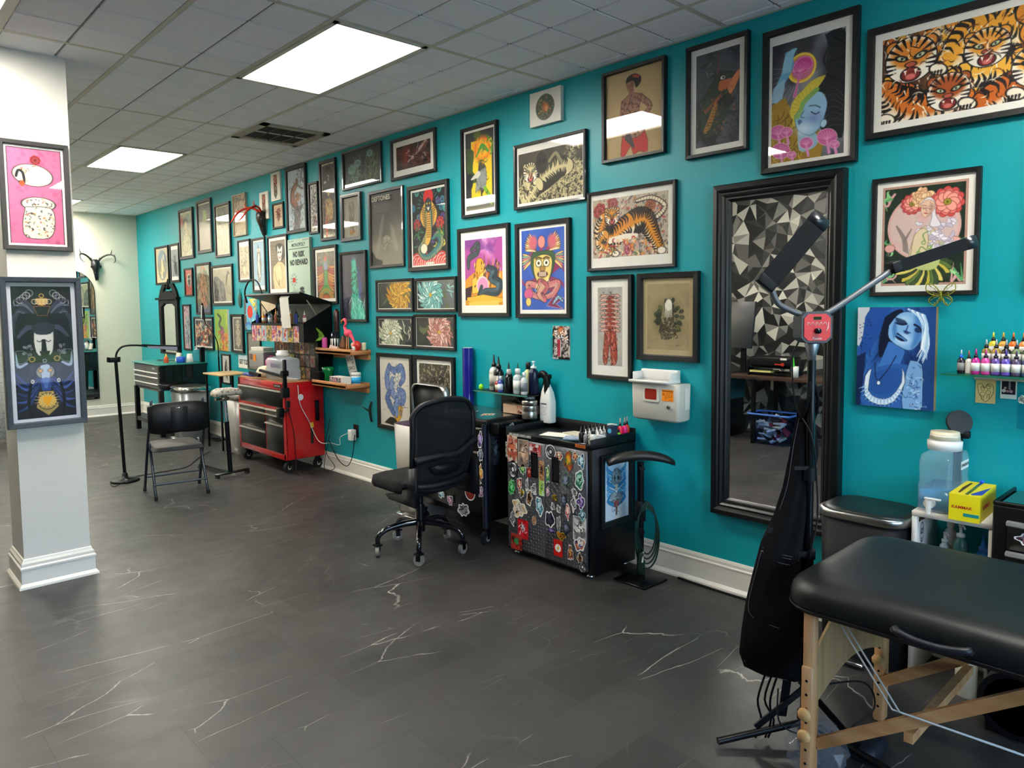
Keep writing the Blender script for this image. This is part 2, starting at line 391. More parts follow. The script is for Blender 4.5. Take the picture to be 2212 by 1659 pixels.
# ================================================================ PAINTING (artwork stored as colour on fine meshes)
def vnoise(Xc, Yc, sc, seed, octv=4):
    r = np.random.RandomState(seed); o = np.zeros_like(Xc); amp = 1; tot = 0
    for k in range(octv):
        n_ = 64; G = r.rand(n_ + 1, n_ + 1); x = (Xc * sc * 2 ** k) % n_; y = (Yc * sc * 2 ** k) % n_
        i = x.astype(int); j = y.astype(int); fx = x - i; fy = y - j; fx = fx * fx * (3 - 2 * fx); fy = fy * fy * (3 - 2 * fy)
        i2 = (i + 1) % n_; j2 = (j + 1) % n_
        o += amp * ((G[j, i] * (1 - fx) + G[j, i2] * fx) * (1 - fy) + (G[j2, i] * (1 - fx) + G[j2, i2] * fx) * fy); tot += amp; amp *= .55
    return o / tot
def hx(c):
    if isinstance(c, str): c = c.lstrip('#'); return np.array([int(c[i:i + 2], 16) / 255 for i in (0, 2, 4)])
    return np.array(c, float)
class Cv:
    'canvas: x 0..1 across, y 0..a down'
    def __init__(s, a, n, bg='#ffffff'):
        s.n = max(8, int(n)); s.m = max(8, int(n * a)); s.a = a; s.px = 1. / s.n
        s.X, s.Y = np.meshgrid((np.arange(s.n) + .5) / s.n, (np.arange(s.m) + .5) / s.m * a)
        s.I = np.zeros((s.m, s.n, 3)) + hx(bg); s.clip = None; s.r = random.Random(1)
    def mix(s, k, c, sl=None):
        sl = sl or (slice(None), slice(None))
        if s.clip is not None: k = k * s.clip[sl]
        s.I[sl] += (hx(c) - s.I[sl]) * k[..., None]; return s
    def sl(s, x0, y0, x1, y1):
        a = max(0, int(x0 * s.n) - 2); b = min(s.n, int(x1 * s.n) + 3); c = max(0, int(y0 * s.n) - 2); d = min(s.m, int(y1 * s.n) + 3)
        return (slice(c, max(c, d)), slice(a, max(a, b)))
    def seed(s, k): s.r = random.Random(k); return s
    def fill(s, c): return s.mix(np.ones_like(s.X), c)
    def grad(s, c, x0, y0, x1, y1, p=1):
        d = (x1 - x0) ** 2 + (y1 - y0) ** 2; t = np.clip(((s.X - x0) * (x1 - x0) + (s.Y - y0) * (y1 - y0)) / d, 0, 1); return s.mix(t ** p, c)
    def tex(s, c, sc, seed=0, lo=.45, hi=.6, o=1, oc=4, sx=1): return s.mix(np.clip((vnoise(s.X * sx, s.Y, sc, seed, oc) - lo) / (hi - lo), 0, 1) * o, c)
    def E(s, x, y, rx, ry, c, rot=0, o=1, soft=0, edge=None, ew=.006):
        R_ = max(rx, ry) * (1 + soft) + ew; q = s.sl(x - R_, y - R_, x + R_, y + R_); X, Y = s.X[q] - x, s.Y[q] - y
        if X.size == 0: return s
        cs, sn = math.cos(rot), math.sin(rot); u = (X * cs + Y * sn) / rx; v = (-X * sn + Y * cs) / ry; d = np.sqrt(u * u + v * v)
        if edge: s.mix(np.clip((1 - d) * min(rx, ry) / s.px + ew / s.px + .5, 0, 1) * o, edge, q)
        k = np.clip((1 + soft - d) / (2 * soft), 0, 1) if soft else np.clip((1 - d) * min(rx, ry) / s.px + .5, 0, 1)
        return s.mix(k * o, c, q)
    def ring(s, x, y, r, w, c, o=1, ry=None):
        ry = ry or r; q = s.sl(x - r - w, y - ry - w, x + r + w, y + ry + w); d = np.sqrt(((s.X[q] - x) / r) ** 2 + ((s.Y[q] - y) / ry) ** 2) * min(r, ry)
        return s.mix(np.clip((w - abs(d - min(r, ry))) / s.px + .5, 0, 1) * o, c, q)
    def P(s, pts, c, o=1, edge=None, ew=.006, sm=0, soft=0):
        if sm: pts = [(p.x, p.y) for p in spline([(x, y, 0) for x, y in list(pts) + [pts[0]]], 1, sm)[0]][:-1]
        xs = [p[0] for p in pts]; ys = [p[1] for p in pts]; e = ew + soft; q = s.sl(min(xs) - e, min(ys) - e, max(xs) + e, max(ys) + e); X, Y = s.X[q], s.Y[q]
        if X.size == 0: return s
        ins = np.zeros(X.shape, bool); d = np.full(X.shape, 9.)
        for i in range(len(pts)):
            (ax, ay), (bx, by) = pts[i - 1], pts[i]
            if ay != by: ins ^= ((Y < ay) != (Y < by)) & (X < (bx - ax) * (Y - ay) / (by - ay) + ax)
            l2 = (bx - ax) ** 2 + (by - ay) ** 2 + 1e-12; t = np.clip(((X - ax) * (bx - ax) + (Y - ay) * (by - ay)) / l2, 0, 1)
            d = np.minimum(d, np.hypot(X - ax - t * (bx - ax), Y - ay - t * (by - ay)))
        d = np.where(ins, d, -d)
        if edge: s.mix(np.clip((d + ew) / s.px + .5, 0, 1) * o, edge, q)
        return s.mix(np.clip(d / (soft or s.px) + .5, 0, 1) * o, c, q)
    def S(s, pts, w, c, o=1, sm=5, soft=0):
        'brush stroke through points; w number or list'
        ws = list(w) if hasattr(w, '__len__') else [w] * len(pts)
        if len(ws) == 2 and len(pts) != 2: ws = [ws[0] + (ws[1] - ws[0]) * i / (len(pts) - 1) for i in range(len(pts))]
        if sm and len(pts) > 2: q_, ws = spline([(x, y, 0) for x, y in pts], ws, sm); pts = [(p.x, p.y) for p in q_]
        W = max(ws) + soft; q = s.sl(min(p[0] for p in pts) - W, min(p[1] for p in pts) - W, max(p[0] for p in pts) + W, max(p[1] for p in pts) + W)
        X, Y = s.X[q], s.Y[q]
        if X.size == 0: return s
        k = np.full(X.shape, -9.)
        for i in range(len(pts) - 1):
            (ax, ay), (bx, by) = pts[i], pts[i + 1]; l2 = (bx - ax) ** 2 + (by - ay) ** 2 + 1e-12; t = np.clip(((X - ax) * (bx - ax) + (Y - ay) * (by - ay)) / l2, 0, 1)
            k = np.maximum(k, ws[i] + (ws[i + 1] - ws[i]) * t - np.hypot(X - ax - t * (bx - ax), Y - ay - t * (by - ay)))
        return s.mix(np.clip(k / (soft or s.px) + .5, 0, 1) * o, c, q)
    def ink(s, n, box, ln, w, cols, curl=1.5, o=1, ang=None):
        'n loose curved strokes inside box'
        r = s.r
        for _ in range(n):
            x = r.uniform(box[0], box[2]); y = r.uniform(box[1], box[3]); a = (r.uniform(0, 2 * PI) if ang is None else ang + r.gauss(0, .35)); k = r.uniform(-curl, curl); l = ln * r.uniform(.5, 1.3); p = [(x, y)]
            for j in range(3): x += math.cos(a) * l / 3; y += math.sin(a) * l / 3; a += k / 2; p.append((x, y))
            s.S(p, [w * .3, w, w * .8, w * .2], r.choice(cols), o, 2)
        return s
    def petal(s, x, y, a, L_, w, c, edge=None, bend=0):
        p = [(x, y)]; 
        for i in range(1, 5): a += bend / 4; x += math.cos(a) * L_ / 4; y += math.sin(a) * L_ / 4; p.append((x, y))
        if edge: s.S(p, [w * .4 + .006, w + .006, w * 1.2 + .006, w + .006, w * .3 + .006], edge, 1, 3)
        return s.S(p, [w * .4, w, w * 1.2, w, w * .3], c, 1, 3)
    def mum(s, x, y, R_, n, cols, edge, w=.02, bend=1.2, a0=0, a1=2 * PI, core='#d8a838'):
        'chrysanthemum: rings of bent petals from the outside in'
        r = s.r
        for ring_, f in enumerate((1, .78, .56, .36)):
            m_ = int(n * (.55 + .45 * f))
            for i in range(m_): 
                a = a0 + (a1 - a0) * (i + r.uniform(-.3, .3)) / m_; s.petal(x + math.cos(a) * R_ * .12, y + math.sin(a) * R_ * .12, a, R_ * f * r.uniform(.8, 1.05), w * (.6 + .5 * f), r.choice(cols), edge, bend * f)
        if core: s.E(x, y, R_ * .1, R_ * .1, core)
        return s
    def rose(s, x, y, R_, cols, edge='#3a1015', n=5):
        for k in range(n):
            f = 1 - k / n; m_ = 7
            for i in range(m_): a = 2 * PI * i / m_ + k * .5; s.E(x + math.cos(a) * R_ * f * .5, y + math.sin(a) * R_ * f * .5, R_ * f * .5, R_ * f * .42, cols[k % len(cols)], a, edge=edge, ew=R_ * .03)
        return s
    def tiger(s, path, ws, c='#e8922a', under='#f4ead6', ln='#1c1210', n=16, seed=1):
        'striped body along a path'
        s.S(path, [w + .008 for w in ws], ln); s.S(path, ws, c); q, rs = spline([(x, y, 0) for x, y in path], ws, 6); r = random.Random(seed)
        for i, p in enumerate(q[:-1]): 
            t = (q[i + 1] - p).normalized(); nx, ny = -t.y, t.x
            s.E(p.x + nx * rs[i] * .75, p.y + ny * rs[i] * .75, rs[i] * .34, rs[i] * .34, under, o=.7, soft=.5)
        for i in range(n):
            k = (i + .5) / n * (len(q) - 2); j = int(k); p = q[j]; t = (q[j + 1] - p).normalized(); nx, ny = -t.y, t.x; w_ = rs[j]
            for sd in (1, -1):
                s.S([(p.x + nx * w_ * sd, p.y + ny * w_ * sd), (p.x + nx * w_ * sd * .6 + t.x * w_ * .25, p.y + ny * w_ * sd * .6 + t.y * w_ * .25), (p.x + nx * w_ * sd * .15 + t.x * w_ * r.uniform(0, .3), p.y + ny * w_ * sd * .15)], [w_ * .13, w_ * .1, w_ * .02], ln, 1, 2)
        return s
    def thead(s, x, y, R_, c='#dd8a2c', a=0):
        'tiger face'
        d = '#1a1110'; W = '#f6efdf'
        for sd in (-1, 1): s.E(x + sd * R_ * .72, y - R_ * .62, R_ * .28, R_ * .26, c, edge=d, ew=R_ * .06); s.E(x + sd * R_ * .72, y - R_ * .6, R_ * .13, R_ * .12, W)
        s.E(x, y, R_, R_ * .95, W, edge=d, ew=R_ * .05); s.E(x, y - R_ * .25, R_ * .82, R_ * .6, c, soft=.15)
        for k in range(9): b = -PI / 2 + (k - 4) * .33; s.S([(x + math.cos(b) * R_ * .95, y + math.sin(b) * R_ * .9), (x + math.cos(b) * R_ * .55, y + math.sin(b) * R_ * .55)], [R_ * .07, R_ * .02], d)
        for sd in (-1, 1):
            s.E(x + sd * R_ * .38, y - R_ * .12, R_ * .17, R_ * .08, '#c9d0a4', -sd * .35, edge=d, ew=R_ * .06); s.E(x + sd * R_ * .36, y - R_ * .12, R_ * .07, R_ * .07, '#7fae9c'); s.E(x + sd * R_ * .36, y - R_ * .12, R_ * .04, R_ * .05, d)
            for k in range(3): s.S([(x + sd * R_ * .95, y + R_ * (.1 + .2 * k)), (x + sd * R_ * .6, y + R_ * (.12 + .16 * k))], [R_ * .06, R_ * .02], d)
        s.E(x, y + R_ * .2, R_ * .2, R_ * .1, '#b3543f', edge=d, ew=R_ * .03)
        s.E(x, y + R_ * .62, R_ * .36, R_ * .27, '#7c1f1e', edge=d, ew=R_ * .05); s.E(x, y + R_ * .72, R_ * .2, R_ * .12, '#cf6a62')
        for sd in (-1, 1): s.P([(x + sd * R_ * .28, y + R_ * .42), (x + sd * R_ * .14, y + R_ * .44), (x + sd * R_ * .2, y + R_ * .66)], W)
        return s
    def snake(s, path, ws, c, belly=None, ln='#101418', n=40):
        s.S(path, [w + .008 for w in ws], ln); s.S(path, ws, c); q, rs = spline([(x, y, 0) for x, y in path], ws, 8)
        for i in range(n):
            k = i / n * (len(q) - 2); j = int(k); p = q[j]; t = (q[j + 1] - p).normalized(); w_ = rs[j]; nx, ny = -t.y, t.x
            if belly: s.S([(p.x + nx * w_ * .1, p.y + ny * w_ * .1), (p.x + nx * w_ * .8, p.y + ny * w_ * .8)], [w_ * .12, w_ * .16], belly, 1, 0)
            s.S([(p.x - nx * w_ * .85, p.y - ny * w_ * .85), (p.x + nx * w_ * .9, p.y + ny * w_ * .9)], .0025, ln, .7, 0)
        return s
    def face(s, x, y, R_, sk, dk, a=0, hair=None, lip='#9a4444'):
        'small three-quarter face turned by angle a'
        cs, sn = math.cos(a), math.sin(a)
        def p(u, v): return (x + (u * cs - v * sn) * R_, y + (u * sn + v * cs) * R_)
        if hair:
            s.P([p(-1, -.2), p(-.8, -1.15), p(.1, -1.5), p(1., -1.1), p(1.15, .2), p(.7, .9), p(-.6, .5)], hair, sm=4)
        s.P([p(-.72, -.6), p(-.2, -1.05), p(.5, -.95), p(.78, -.3), p(.6, .4), p(.1, .98), p(-.15, 1.0), p(-.6, .45)], sk, sm=4, edge=dk, ew=R_ * .03)
        s.P([p(.15, -.9), p(.75, -.4), p(.6, .4), p(.1, .95), p(.3, .2)], dk, o=.35, sm=3, soft=R_ * .2)
        for sx in (-.36, .34):
            s.S([p(sx - .2, -.05), p(sx, .04), p(sx + .2, -.06)], R_ * .035, dk); s.S([p(sx - .22, -.3), p(sx, -.38), p(sx + .22, -.3)], R_ * .04, dk, .8); s.E(*p(sx, -.08), R_ * .16, R_ * .1, dk, a, .3, soft=.5)
        s.S([p(-.02, -.2), p(-.12, .22), p(.06, .28)], R_ * .03, dk, .8); s.E(*p(-.03, .55), R_ * .2, R_ * .08, lip, a); s.S([p(-.22, .54), p(0, .57), p(.18, .53)], R_ * .02, dk)
        return s
    def txt(s, x, y, wd, t, c, w=.004, sl=0):
        'tiny unreadable written line'
        r = s.r; n_ = max(2, int(wd / (w * 3.4)))
        for i in range(n_):
            if r.random() < .16: continue
            xx = x + wd * i / n_; s.S([(xx, y), (xx + w * r.uniform(0, 1.6), y + r.uniform(-1, 1) * t), (xx + w * r.uniform(.5, 2), y + r.uniform(-1, 1) * t)], w * .5, c, 1, 0)
        return s
    def emit_mesh(s, name, w_, h_, mt, T=None, mask=None):
        'flat fine mesh w_ by h_ centred on the origin of its own xy plane'
        n_, m_ = s.n, s.m; xs = np.linspace(-w_ / 2, w_ / 2, n_ + 1); ys = np.linspace(h_ / 2, -h_ / 2, m_ + 1); GX, GY = np.meshgrid(xs, ys)
        co_ = np.stack([GX.ravel(), GY.ravel(), np.zeros(GX.size)], 1)
        if T is not None: Tm = np.array(T); co_ = co_ @ Tm[:3, :3].T + Tm[:3, 3]
        i = np.arange(m_)[:, None] * (n_ + 1) + np.arange(n_)[None, :]; fc = np.stack([i, i + n_ + 1, i + n_ + 2, i + 1], -1).reshape(-1, 4)
        I = np.clip(s.I, 0, 1); I = np.where(I <= .04045, I / 12.92, ((I + .055) / 1.055) ** 2.4); col = I.reshape(-1, 3)
        if mask is not None: k = mask.ravel() > .5; fc = fc[k]; col = col[k]
        me = bpy.data.meshes.new(name); me.vertices.add(len(co_)); me.vertices.foreach_set('co', co_.ravel().astype('f'))
        me.loops.add(fc.size); me.loops.foreach_set('vertex_index', fc.ravel().astype('i')); me.polygons.add(len(fc)); me.polygons.foreach_set('loop_start', np.arange(0, fc.size, 4, dtype='i'))
        me.materials.append(mt); me.update(calc_edges=True)
        at = me.color_attributes.new('art', 'BYTE_COLOR', 'CORNER'); c4 = np.ones((fc.size, 4), 'f'); c4[:, :3] = np.repeat(col, 4, 0); at.data.foreach_set('color', c4.ravel())
        return me
ART = vmat('art_print', .5); ARTG = vmat('art_gloss', .25)
CAMP = Vector((-3.5552, 0, 1.5592))
def artres(p, w_, k=.62): return max(24, min(300, int(w_ * 1576 / max(.3, (Vector(p) - CAMP).dot(_F)) * k)))
BLK = mat('frame_black', '#161617', .45); GRY = mat('frame_grey', '#3c3b3a', .5); CHR = mat('frame_charcoal', '#232325', .35, coat=.3)
PANE = glassmat('picture_glass', ior=1.5)
def framed(name, label, yr, yl, zb, zt, art, fw=.022, dp=.022, fm_=None, mw=.0, mc='#e9e6de', glass=True, group='framed prints on the teal wall', k=.62, T=None, mw2=None, lip=True):
    'framed picture on the teal wall between two Y and two Z values; art(canvas) paints it'
    w_, h_ = yl - yr, zt - zb; yc, zc = (yr + yl) / 2, (zb + zt) / 2; fm_ = fm_ or BLK
    if T is None: base = (0, yc, zb); T = TR((0, 0, h_ / 2)) @ FX
    else: base, T = T[0], TR((0, 0, h_ / 2)) @ T[1]
    t = thing(name, label, 'picture', base, 0, group); fw_ = fw
    def R(a, b, z): return [(-a, -b, z), (a, -b, z), (a, b, z), (-a, b, z)]
    W, Hh = w_ / 2, h_ / 2
    rings = [R(W, Hh, .001), R(W, Hh, dp * .85), R(W - .003, Hh - .003, dp), R(W - fw * .85, Hh - fw * .85, dp * (.93 if lip else 1)), R(W - fw, Hh - fw, dp * .6), R(W - fw, Hh - fw, .004), R(W, Hh, .001)]
    MB().loft(rings, smooth=False, cap=False, T=T).obj('frame', fm_, t)
    iw, ih = w_ - 2 * fw, h_ - 2 * fw; a = ih / iw; n_ = artres((base[0], base[1], zc), iw, k); cv = Cv(a, n_, mc)
    if mw or mw2:
        ml, mt_, mr, mbm = mw2 or (mw, mw, mw, mw); aw = iw - ml - mr; ah = ih - mt_ - mbm; sub = Cv(ah / aw, max(12, round(n_ * aw / iw)), '#ffffff'); art(sub)
        x0 = int(round(ml / iw * cv.n)); y0 = int(round(mt_ / ih * cv.m)); sh = (min(sub.m, cv.m - y0), min(sub.n, cv.n - x0)); cv.I[y0:y0 + sh[0], x0:x0 + sh[1]] = sub.I[:sh[0], :sh[1]]
        if hasattr(sub, 'over'): sub.over(cv, x0 / cv.n, y0 / cv.n, sub.n / cv.n)
    else: art(cv)
    o = bpy.data.objects.new('print', cv.emit_mesh('print', iw, ih, ART, T @ TR((0, 0, dp * .35)))); C.objects.link(o); o.parent = t
    if glass:
        g_ = MB().quad(*[T @ Vector(p) for p in R(iw / 2, ih / 2, dp * .55)]); g_.obj('glass', PANE, t)
    return t
def canvas_pic(name, label, yr, yl, zb, zt, art, dp=.02, edge='#e9e6de', k=.62, group='unframed pieces on the teal wall', mt=None, cat='picture'):
    'stretched canvas or board without a frame'
    w_, h_ = yl - yr, zt - zb; t = thing(name, label, cat, (0, (yr + yl) / 2, zb), 0, group); T = TR((0, 0, h_ / 2)) @ FX
    MB().box((0, 0, dp / 2), (w_, h_, dp - .001), T=T).obj('board', mat('edge_' + edge[1:], edge, .6), t)
    cv = Cv(h_ / w_, artres((0, (yr + yl) / 2, zb), w_, k)); art(cv)
    o = bpy.data.objects.new('painting', cv.emit_mesh('painting', w_, h_, mt or ART, T @ TR((0, 0, dp)))); C.objects.link(o); o.parent = t
    return t

# ---------------------------------------------------------------- the artworks (canvas x 0..1, y 0..a downward)
def swirl(c, seed, n, cols, w, box=None, ln=.2, curl=3): c.seed(seed).ink(n, box or (0, 0, 1, c.a), ln, w, cols, curl)
def a_oval(c):
    c.fill('#c9b489'); a = c.a; c.seed(3).ink(40, (0, 0, 1, a), .1, .006, ['#a98f5f', '#dccb9f'], 4)
    c.E(.5, a / 2, .4, .45 * a, '#7d7d78', edge='#e5d9b4', ew=.02); c.E(.5, a * .25, .28, .2 * a, '#7488a5', soft=.6, o=.8)
    for k in range(16): c.petal(.5 + c.r.uniform(-.16, .16), a * (.35 + .028 * k), c.r.uniform(0, 6), .16, .035, c.r.choice(['#e2d6b0', '#c3b078', '#97865a']), '#4d4632')
    c.S([(.48, a * .35), (.5, a * .6), (.42, a * .85)], [.05, .08, .04], '#d8c99a')
def a_grey(c):
    a = c.a; c.fill('#e6e4de'); c.P([(.05, a * .1), (.95, a * .1), (.95, a * .9), (.05, a * .9)], '#8b9095'); c.tex('#a7abae', 4, 2, o=.6)
    c.S([(.35, a * .5), (.3, a * .36), (.42, a * .26)], .02, '#3a3d40'); c.P([(.42, a * .35), (.62, a * .36), (.72, a * .8), (.4, a * .8)], '#4b5054', sm=3); c.E(.52, a * .32, .1, .06, '#35383b'); c.fill_ = 0
    c.P([(0, 0), (1, 0), (1, a * .1), (0, a * .1)], '#efece4'); c.P([(0, a * .9), (1, a * .9), (1, a), (0, a)], '#efece4')
def a_long1(c):
    a = c.a; c.fill('#dcd5b4'); c.P([(.05, a * .05), (.95, a * .05), (.95, a * .86), (.05, a * .86)], '#8f9a83'); c.tex('#c7bf95', 3, 5, .4, .6, .9); c.E(.1, a * .2, .2, .14, '#b9604a', soft=.7)
    c.E(.42, a * .22, .2, .12, '#4d4a45', soft=.3); c.E(.46, a * .32, .13, .15, '#d8c7a0', edge='#6a5a41'); c.P([(.3, a * .45), (.62, a * .44), (.8, a * .85), (.15, a * .85)], '#d3cb9c', sm=3, edge='#7a7350')
    c.seed(4).ink(70, (.06, a * .4, .94, a * .85), .13, .01, ['#a2a26f', '#e6ddb0', '#6e7359', '#b9895a'], 3)
def a_long2(c):
    a = c.a; c.fill('#b09d8d'); c.grad('#56564f', .5, a * .55, .5, 0, .7); c.tex('#a5938a', 3, 7, .5, .7, .5)
    for k in range(5): c.S([(.5 + .05 * (k - 2), a * .16), (.55 + .06 * (k - 2), a * .3), (.5 + .1 * (k - 2), a * .42)], [.02, .05, .01], ['#b7cc62', '#8fae55', '#d3d88a'][k % 3], .8)
    c.P([(0, 0), (1, 0), (1, a * .035), (0, a * .035)], '#ded9cc')
def a_long3(c):
    a = c.a; c.fill('#cfc5a8'); c.P([(.1, .05), (.9, .05), (.9, a * .38), (.1, a * .38)], '#8f8b7a'); c.seed(8).ink(60, (.2, .1, .8, a * .36), .1, .012, ['#4e4b3f', '#b5ad8c', '#6f6a56'], 4)
    for k in range(4): c.S([(.2 + .18 * k, a * .4), (.25 + .16 * k, a * .7), (.18 + .2 * k, a * .97)], .012, '#a89f83')
    c.ink(50, (.1, a * .42, .9, a * .97), .14, .008, ['#9b937b', '#b9b093', '#857c62'], 4); c.E(.5, a * .3, .22, .1, '#a39a7c')
def a_pale(c):
    a = c.a; c.fill('#cdb896'); c.seed(9).ink(150, (0, 0, 1, a * .45), .16, .014, ['#4a4841', '#83796a', '#b7a58b'], 4); c.ink(120, (0, a * .5, 1, a), .16, .012, ['#a08a6b', '#bda27c', '#6f6a5c', '#8d9a86'], 4); c.E(.6, a * .72, .25, .2, '#c4a787', soft=.5)
def a_red7(c):
    a = c.a; c.fill('#c9523c'); c.E(.5, a * .42, .32, .36, '#ddd3c3', edge='#5a1f18'); c.E(.52, a * .43, .2, .3, '#4c4745'); c.S([(.5, a * .55), (.5, a * .85)], [.08, .01], '#6b6863')
    for k in (-1, 1): c.E(.5 + k * .1, a * .36, .06, .05, '#e9e2d4')
    c.seed(3).ink(20, (.1, a * .8, .9, a), .2, .02, ['#e0795c', '#a83a2b'], 2)
def a_tall8(c):
    a = c.a; c.fill('#5f6653'); c.tex('#b7a880', 5, 8, .4, .6, .8); c.P([(0, 0), (1, 0), (1, a * .3), (.75, a * .12), (.5, a * .08), (.25, a * .12), (0, a * .3)], '#a7ad98', sm=0)
    c.S([(.35, .12), (.5, .04), (.65, .12)], .03, '#d07b4e')
    c.P([(.38, a * .2), (.6, a * .2), (.72, a * .45), (.66, a * .8), (.3, a * .8), (.28, a * .4)], '#c08a62', sm=4, edge='#4a3222'); c.E(.48, a * .24, .1, .12, '#cf9a78', edge='#57372a'); c.E(.62, a * .78, .16, .16, '#cd6c4e', soft=.3)
    c.seed(6).ink(140, (.12, a * .15, .88, a), .2, .013, ['#c98a5c', '#8d5c3d', '#cdb68a', '#55604c', '#37302a'], 3, ang=PI / 2); c.grad('#5a6180', .5, a * .8, .5, a, 1)
def a_wing(c):
    a = c.a; c.fill('#aaa286'); c.tex('#bdb494', 3, 4, .4, .6, .7); c.P([(0, a * .25), (.2, a * .22), (.55, a * .48), (.66, a * .9), (.6, a), (0, a)], '#4b4744', sm=3)
    c.seed(5).ink(150, (.02, a * .35, .58, a), .12, .012, ['#2a2727', '#77716b', '#9b9489', '#4e5563'], 2, ang=.9); c.S([(.7, a * .5), (.75, a * .25), (.86, a * .08)], [.02, .035, .01], '#5a5145'); c.S([(.78, a * .1), (.9, a * .16)], .014, '#5a5145')
    for k in range(8): c.S([(.6 + .04 * k, a * .55), (.75 + .03 * k, a * .75), (.98, a * (.7 + .04 * k))], .004, '#8a8269')
def a_orn(c):
    a = c.a; c.fill('#cbbb9c'); s_ = c.seed(12)
    for k in range(16): x, y = c.r.uniform(.15, .85), c.r.uniform(.1, a - .1); c.ring(x, y, c.r.uniform(.06, .14), .012, '#7d6f58')
    c.ink(60, (.08, .08, .92, a - .08), .2, .012, ['#6d6150', '#9c8c6e', '#e0d3b5'], 5); c.E(.45, a * .75, .16, .2, '#d9cbaa', edge='#655840')
def a_bird(c):
    a = c.a; c.fill('#94b2c4'); c.P([(.38, a * .2), (.58, a * .18), (.7, a * .5), (.62, a * .85), (.42, a * .88), (.32, a * .5)], '#7f7872', sm=4, edge='#3b3836'); c.S([(.5, a * .3), (.46, a * .55), (.55, a * .78)], [.07, .1, .05], '#e6ddc6'); c.E(.48, a * .19, .14, .09, '#e8e0cc', edge='#4a4643'); c.S([(.42, a * .06), (.46, a * .13)], [.01, .05], '#4e6a58'); c.E(.48, a * .2, .05, .04, '#b8513f')
    c.seed(2).ink(30, (.3, a * .3, .7, a * .9), .15, .012, ['#5d5650', '#a59d93'], 2)
def a_pink(c):
    a = c.a; c.fill('#d9aeb0'); c.grad('#6f7c8c', .2, a * .4, .9, a * .5, 1); c.seed(3).ink(90, (.2, a * .2, 1, a * .85), .4, .04, ['#3e4349', '#8fa0ac', '#c7cfd0', '#5f5a60'], 2, ang=1.4); c.ink(8, (0, 0, .6, a * .15), .4, .03, ['#7b5157'], 1); c.ink(20, (.2, a * .85, 1, a), .4, .05, ['#e0b6b4', '#c98f92'], 1, ang=1.5)
def a_dark14(c):
    a = c.a; c.fill('#36454b'); c.seed(7).ink(160, (0, .1, 1, a), .18, .028, ['#c2452c', '#e3ad74', '#efe0bd', '#5b3023', '#24292c', '#91a0a0', '#8d3323'], 3)
def a_green(c):
    a = c.a; c.fill('#8fb54e'); c.tex('#b9cb5e', 3, 2, .4, .6, .8); c.tex('#e0903a', 2.4, 9, .58, .66, .9); c.snake([(.25, a * .12), (.5, a * .22), (.35, a * .36), (.6, a * .5)], [.02, .04, .04, .03], '#555a66', '#a9a9ae', n=20)
    c.E(.6, a * .6, .14, .22, '#b0608c', soft=.3); c.seed(4).ink(70, (.3, a * .5, .95, a), .16, .02, ['#e0662e', '#6a4a7a', '#d69a40', '#56503c', '#c44a52'], 3)
def a_totem(c, bgc='#5f5a52', fg='#cfc4aa', seed=3):
    a = c.a; c.fill(bgc); r = random.Random(seed)
    for k in range(26):
        y = a * (.08 + .84 * k / 26); w_ = r.uniform(.05, .32)
        for sd in (-1, 1): c.E(.5 + sd * w_ * .6, y, w_ * .45, .035, fg, sd * r.uniform(-.8, .8), edge='#2d2a26', ew=.006)
    c.S([(.5, a * .06), (.5, a * .94)], [.03, .03], fg)
def a_balloon(c):
    a = c.a; c.fill('#67b3cf'); c.P([(.45, 0), (1, 0), (1, a * .4)], '#eec33a'); c.P([(0, 0), (.16, 0), (.2, a), (0, a)], '#63534b'); c.seed(2).ink(30, (.15, 0, 1, a), .2, .03, ['#bfe3ea', '#8fd0e0', '#3c8fc0'], 1); c.E(.52, a * .42, .24, .24, '#d6402f'); c.S([(.52, a * .58), (.56, a)], .01, '#a03a3a'); c.S([(.1, a * .85), (.4, a * .78), (.7, a * .9), (1, a * .82)], .05, '#3c74b8')
def a_feather(c):
    a = c.a; c.fill('#d9d5cb'); c.S([(.5, a * .12), (.35, a * .5), (.6, a * .9)], [.05, .16, .03], '#4a4745'); c.seed(1).ink(30, (.3, a * .2, .6, a * .8), .2, .012, ['#222222', '#8d8984'], 1)
def a_plain(c): c.fill('#77756f'); c.grad('#8f8d86', 0, 0, 1, c.a)
def a_geo(c):
    a = c.a; c.fill('#bda98a'); c.seed(5)
    for k in range(7): c.S([(c.r.random(), c.r.random() * a), (c.r.random(), c.r.random() * a)], .008, '#8a7658')
def a_deck(c, warm='#8c3d2c'):
    a = c.a; c.P([(.33, a * .1), (.67, a * .1), (.66, a * .78), (.5, a * .93), (.34, a * .78)], '#55614a', edge='#3c332c', ew=.015)
    c.P([(.35, a * .12), (.65, a * .12), (.64, a * .5), (.36, a * .5)], warm); c.seed(int(a * 70)).ink(60, (.37, a * .14, .63, a * .76), .13, .016, ['#c9714c', '#e2c79a', '#7a2f28', '#405541', '#2a2622'], 3)
def a_deckw(c): c.fill('#ddd8cb'); a_deck(c)
def a_beetle(c):
    a = c.a; c.fill('#c3ab8b'); c.E(.5, a * .48, .16, .26, '#6d3326', edge='#2a1a14', ew=.012); c.E(.5, a * .3, .2, .13, '#87402c', edge='#2a1a14'); 
    for k in range(6): c.S([(.5, a * (.35 + .08 * (k // 2))), (.5 + (.3 if k % 2 else -.3), a * (.3 + .14 * (k // 2)))], .014, '#3c241b')
    c.S([(.5, a * .22), (.62, a * .1)], .01, '#3c241b'); c.S([(.45, a * .7), (.55, a * .9)], .02, '#5c4a3a')
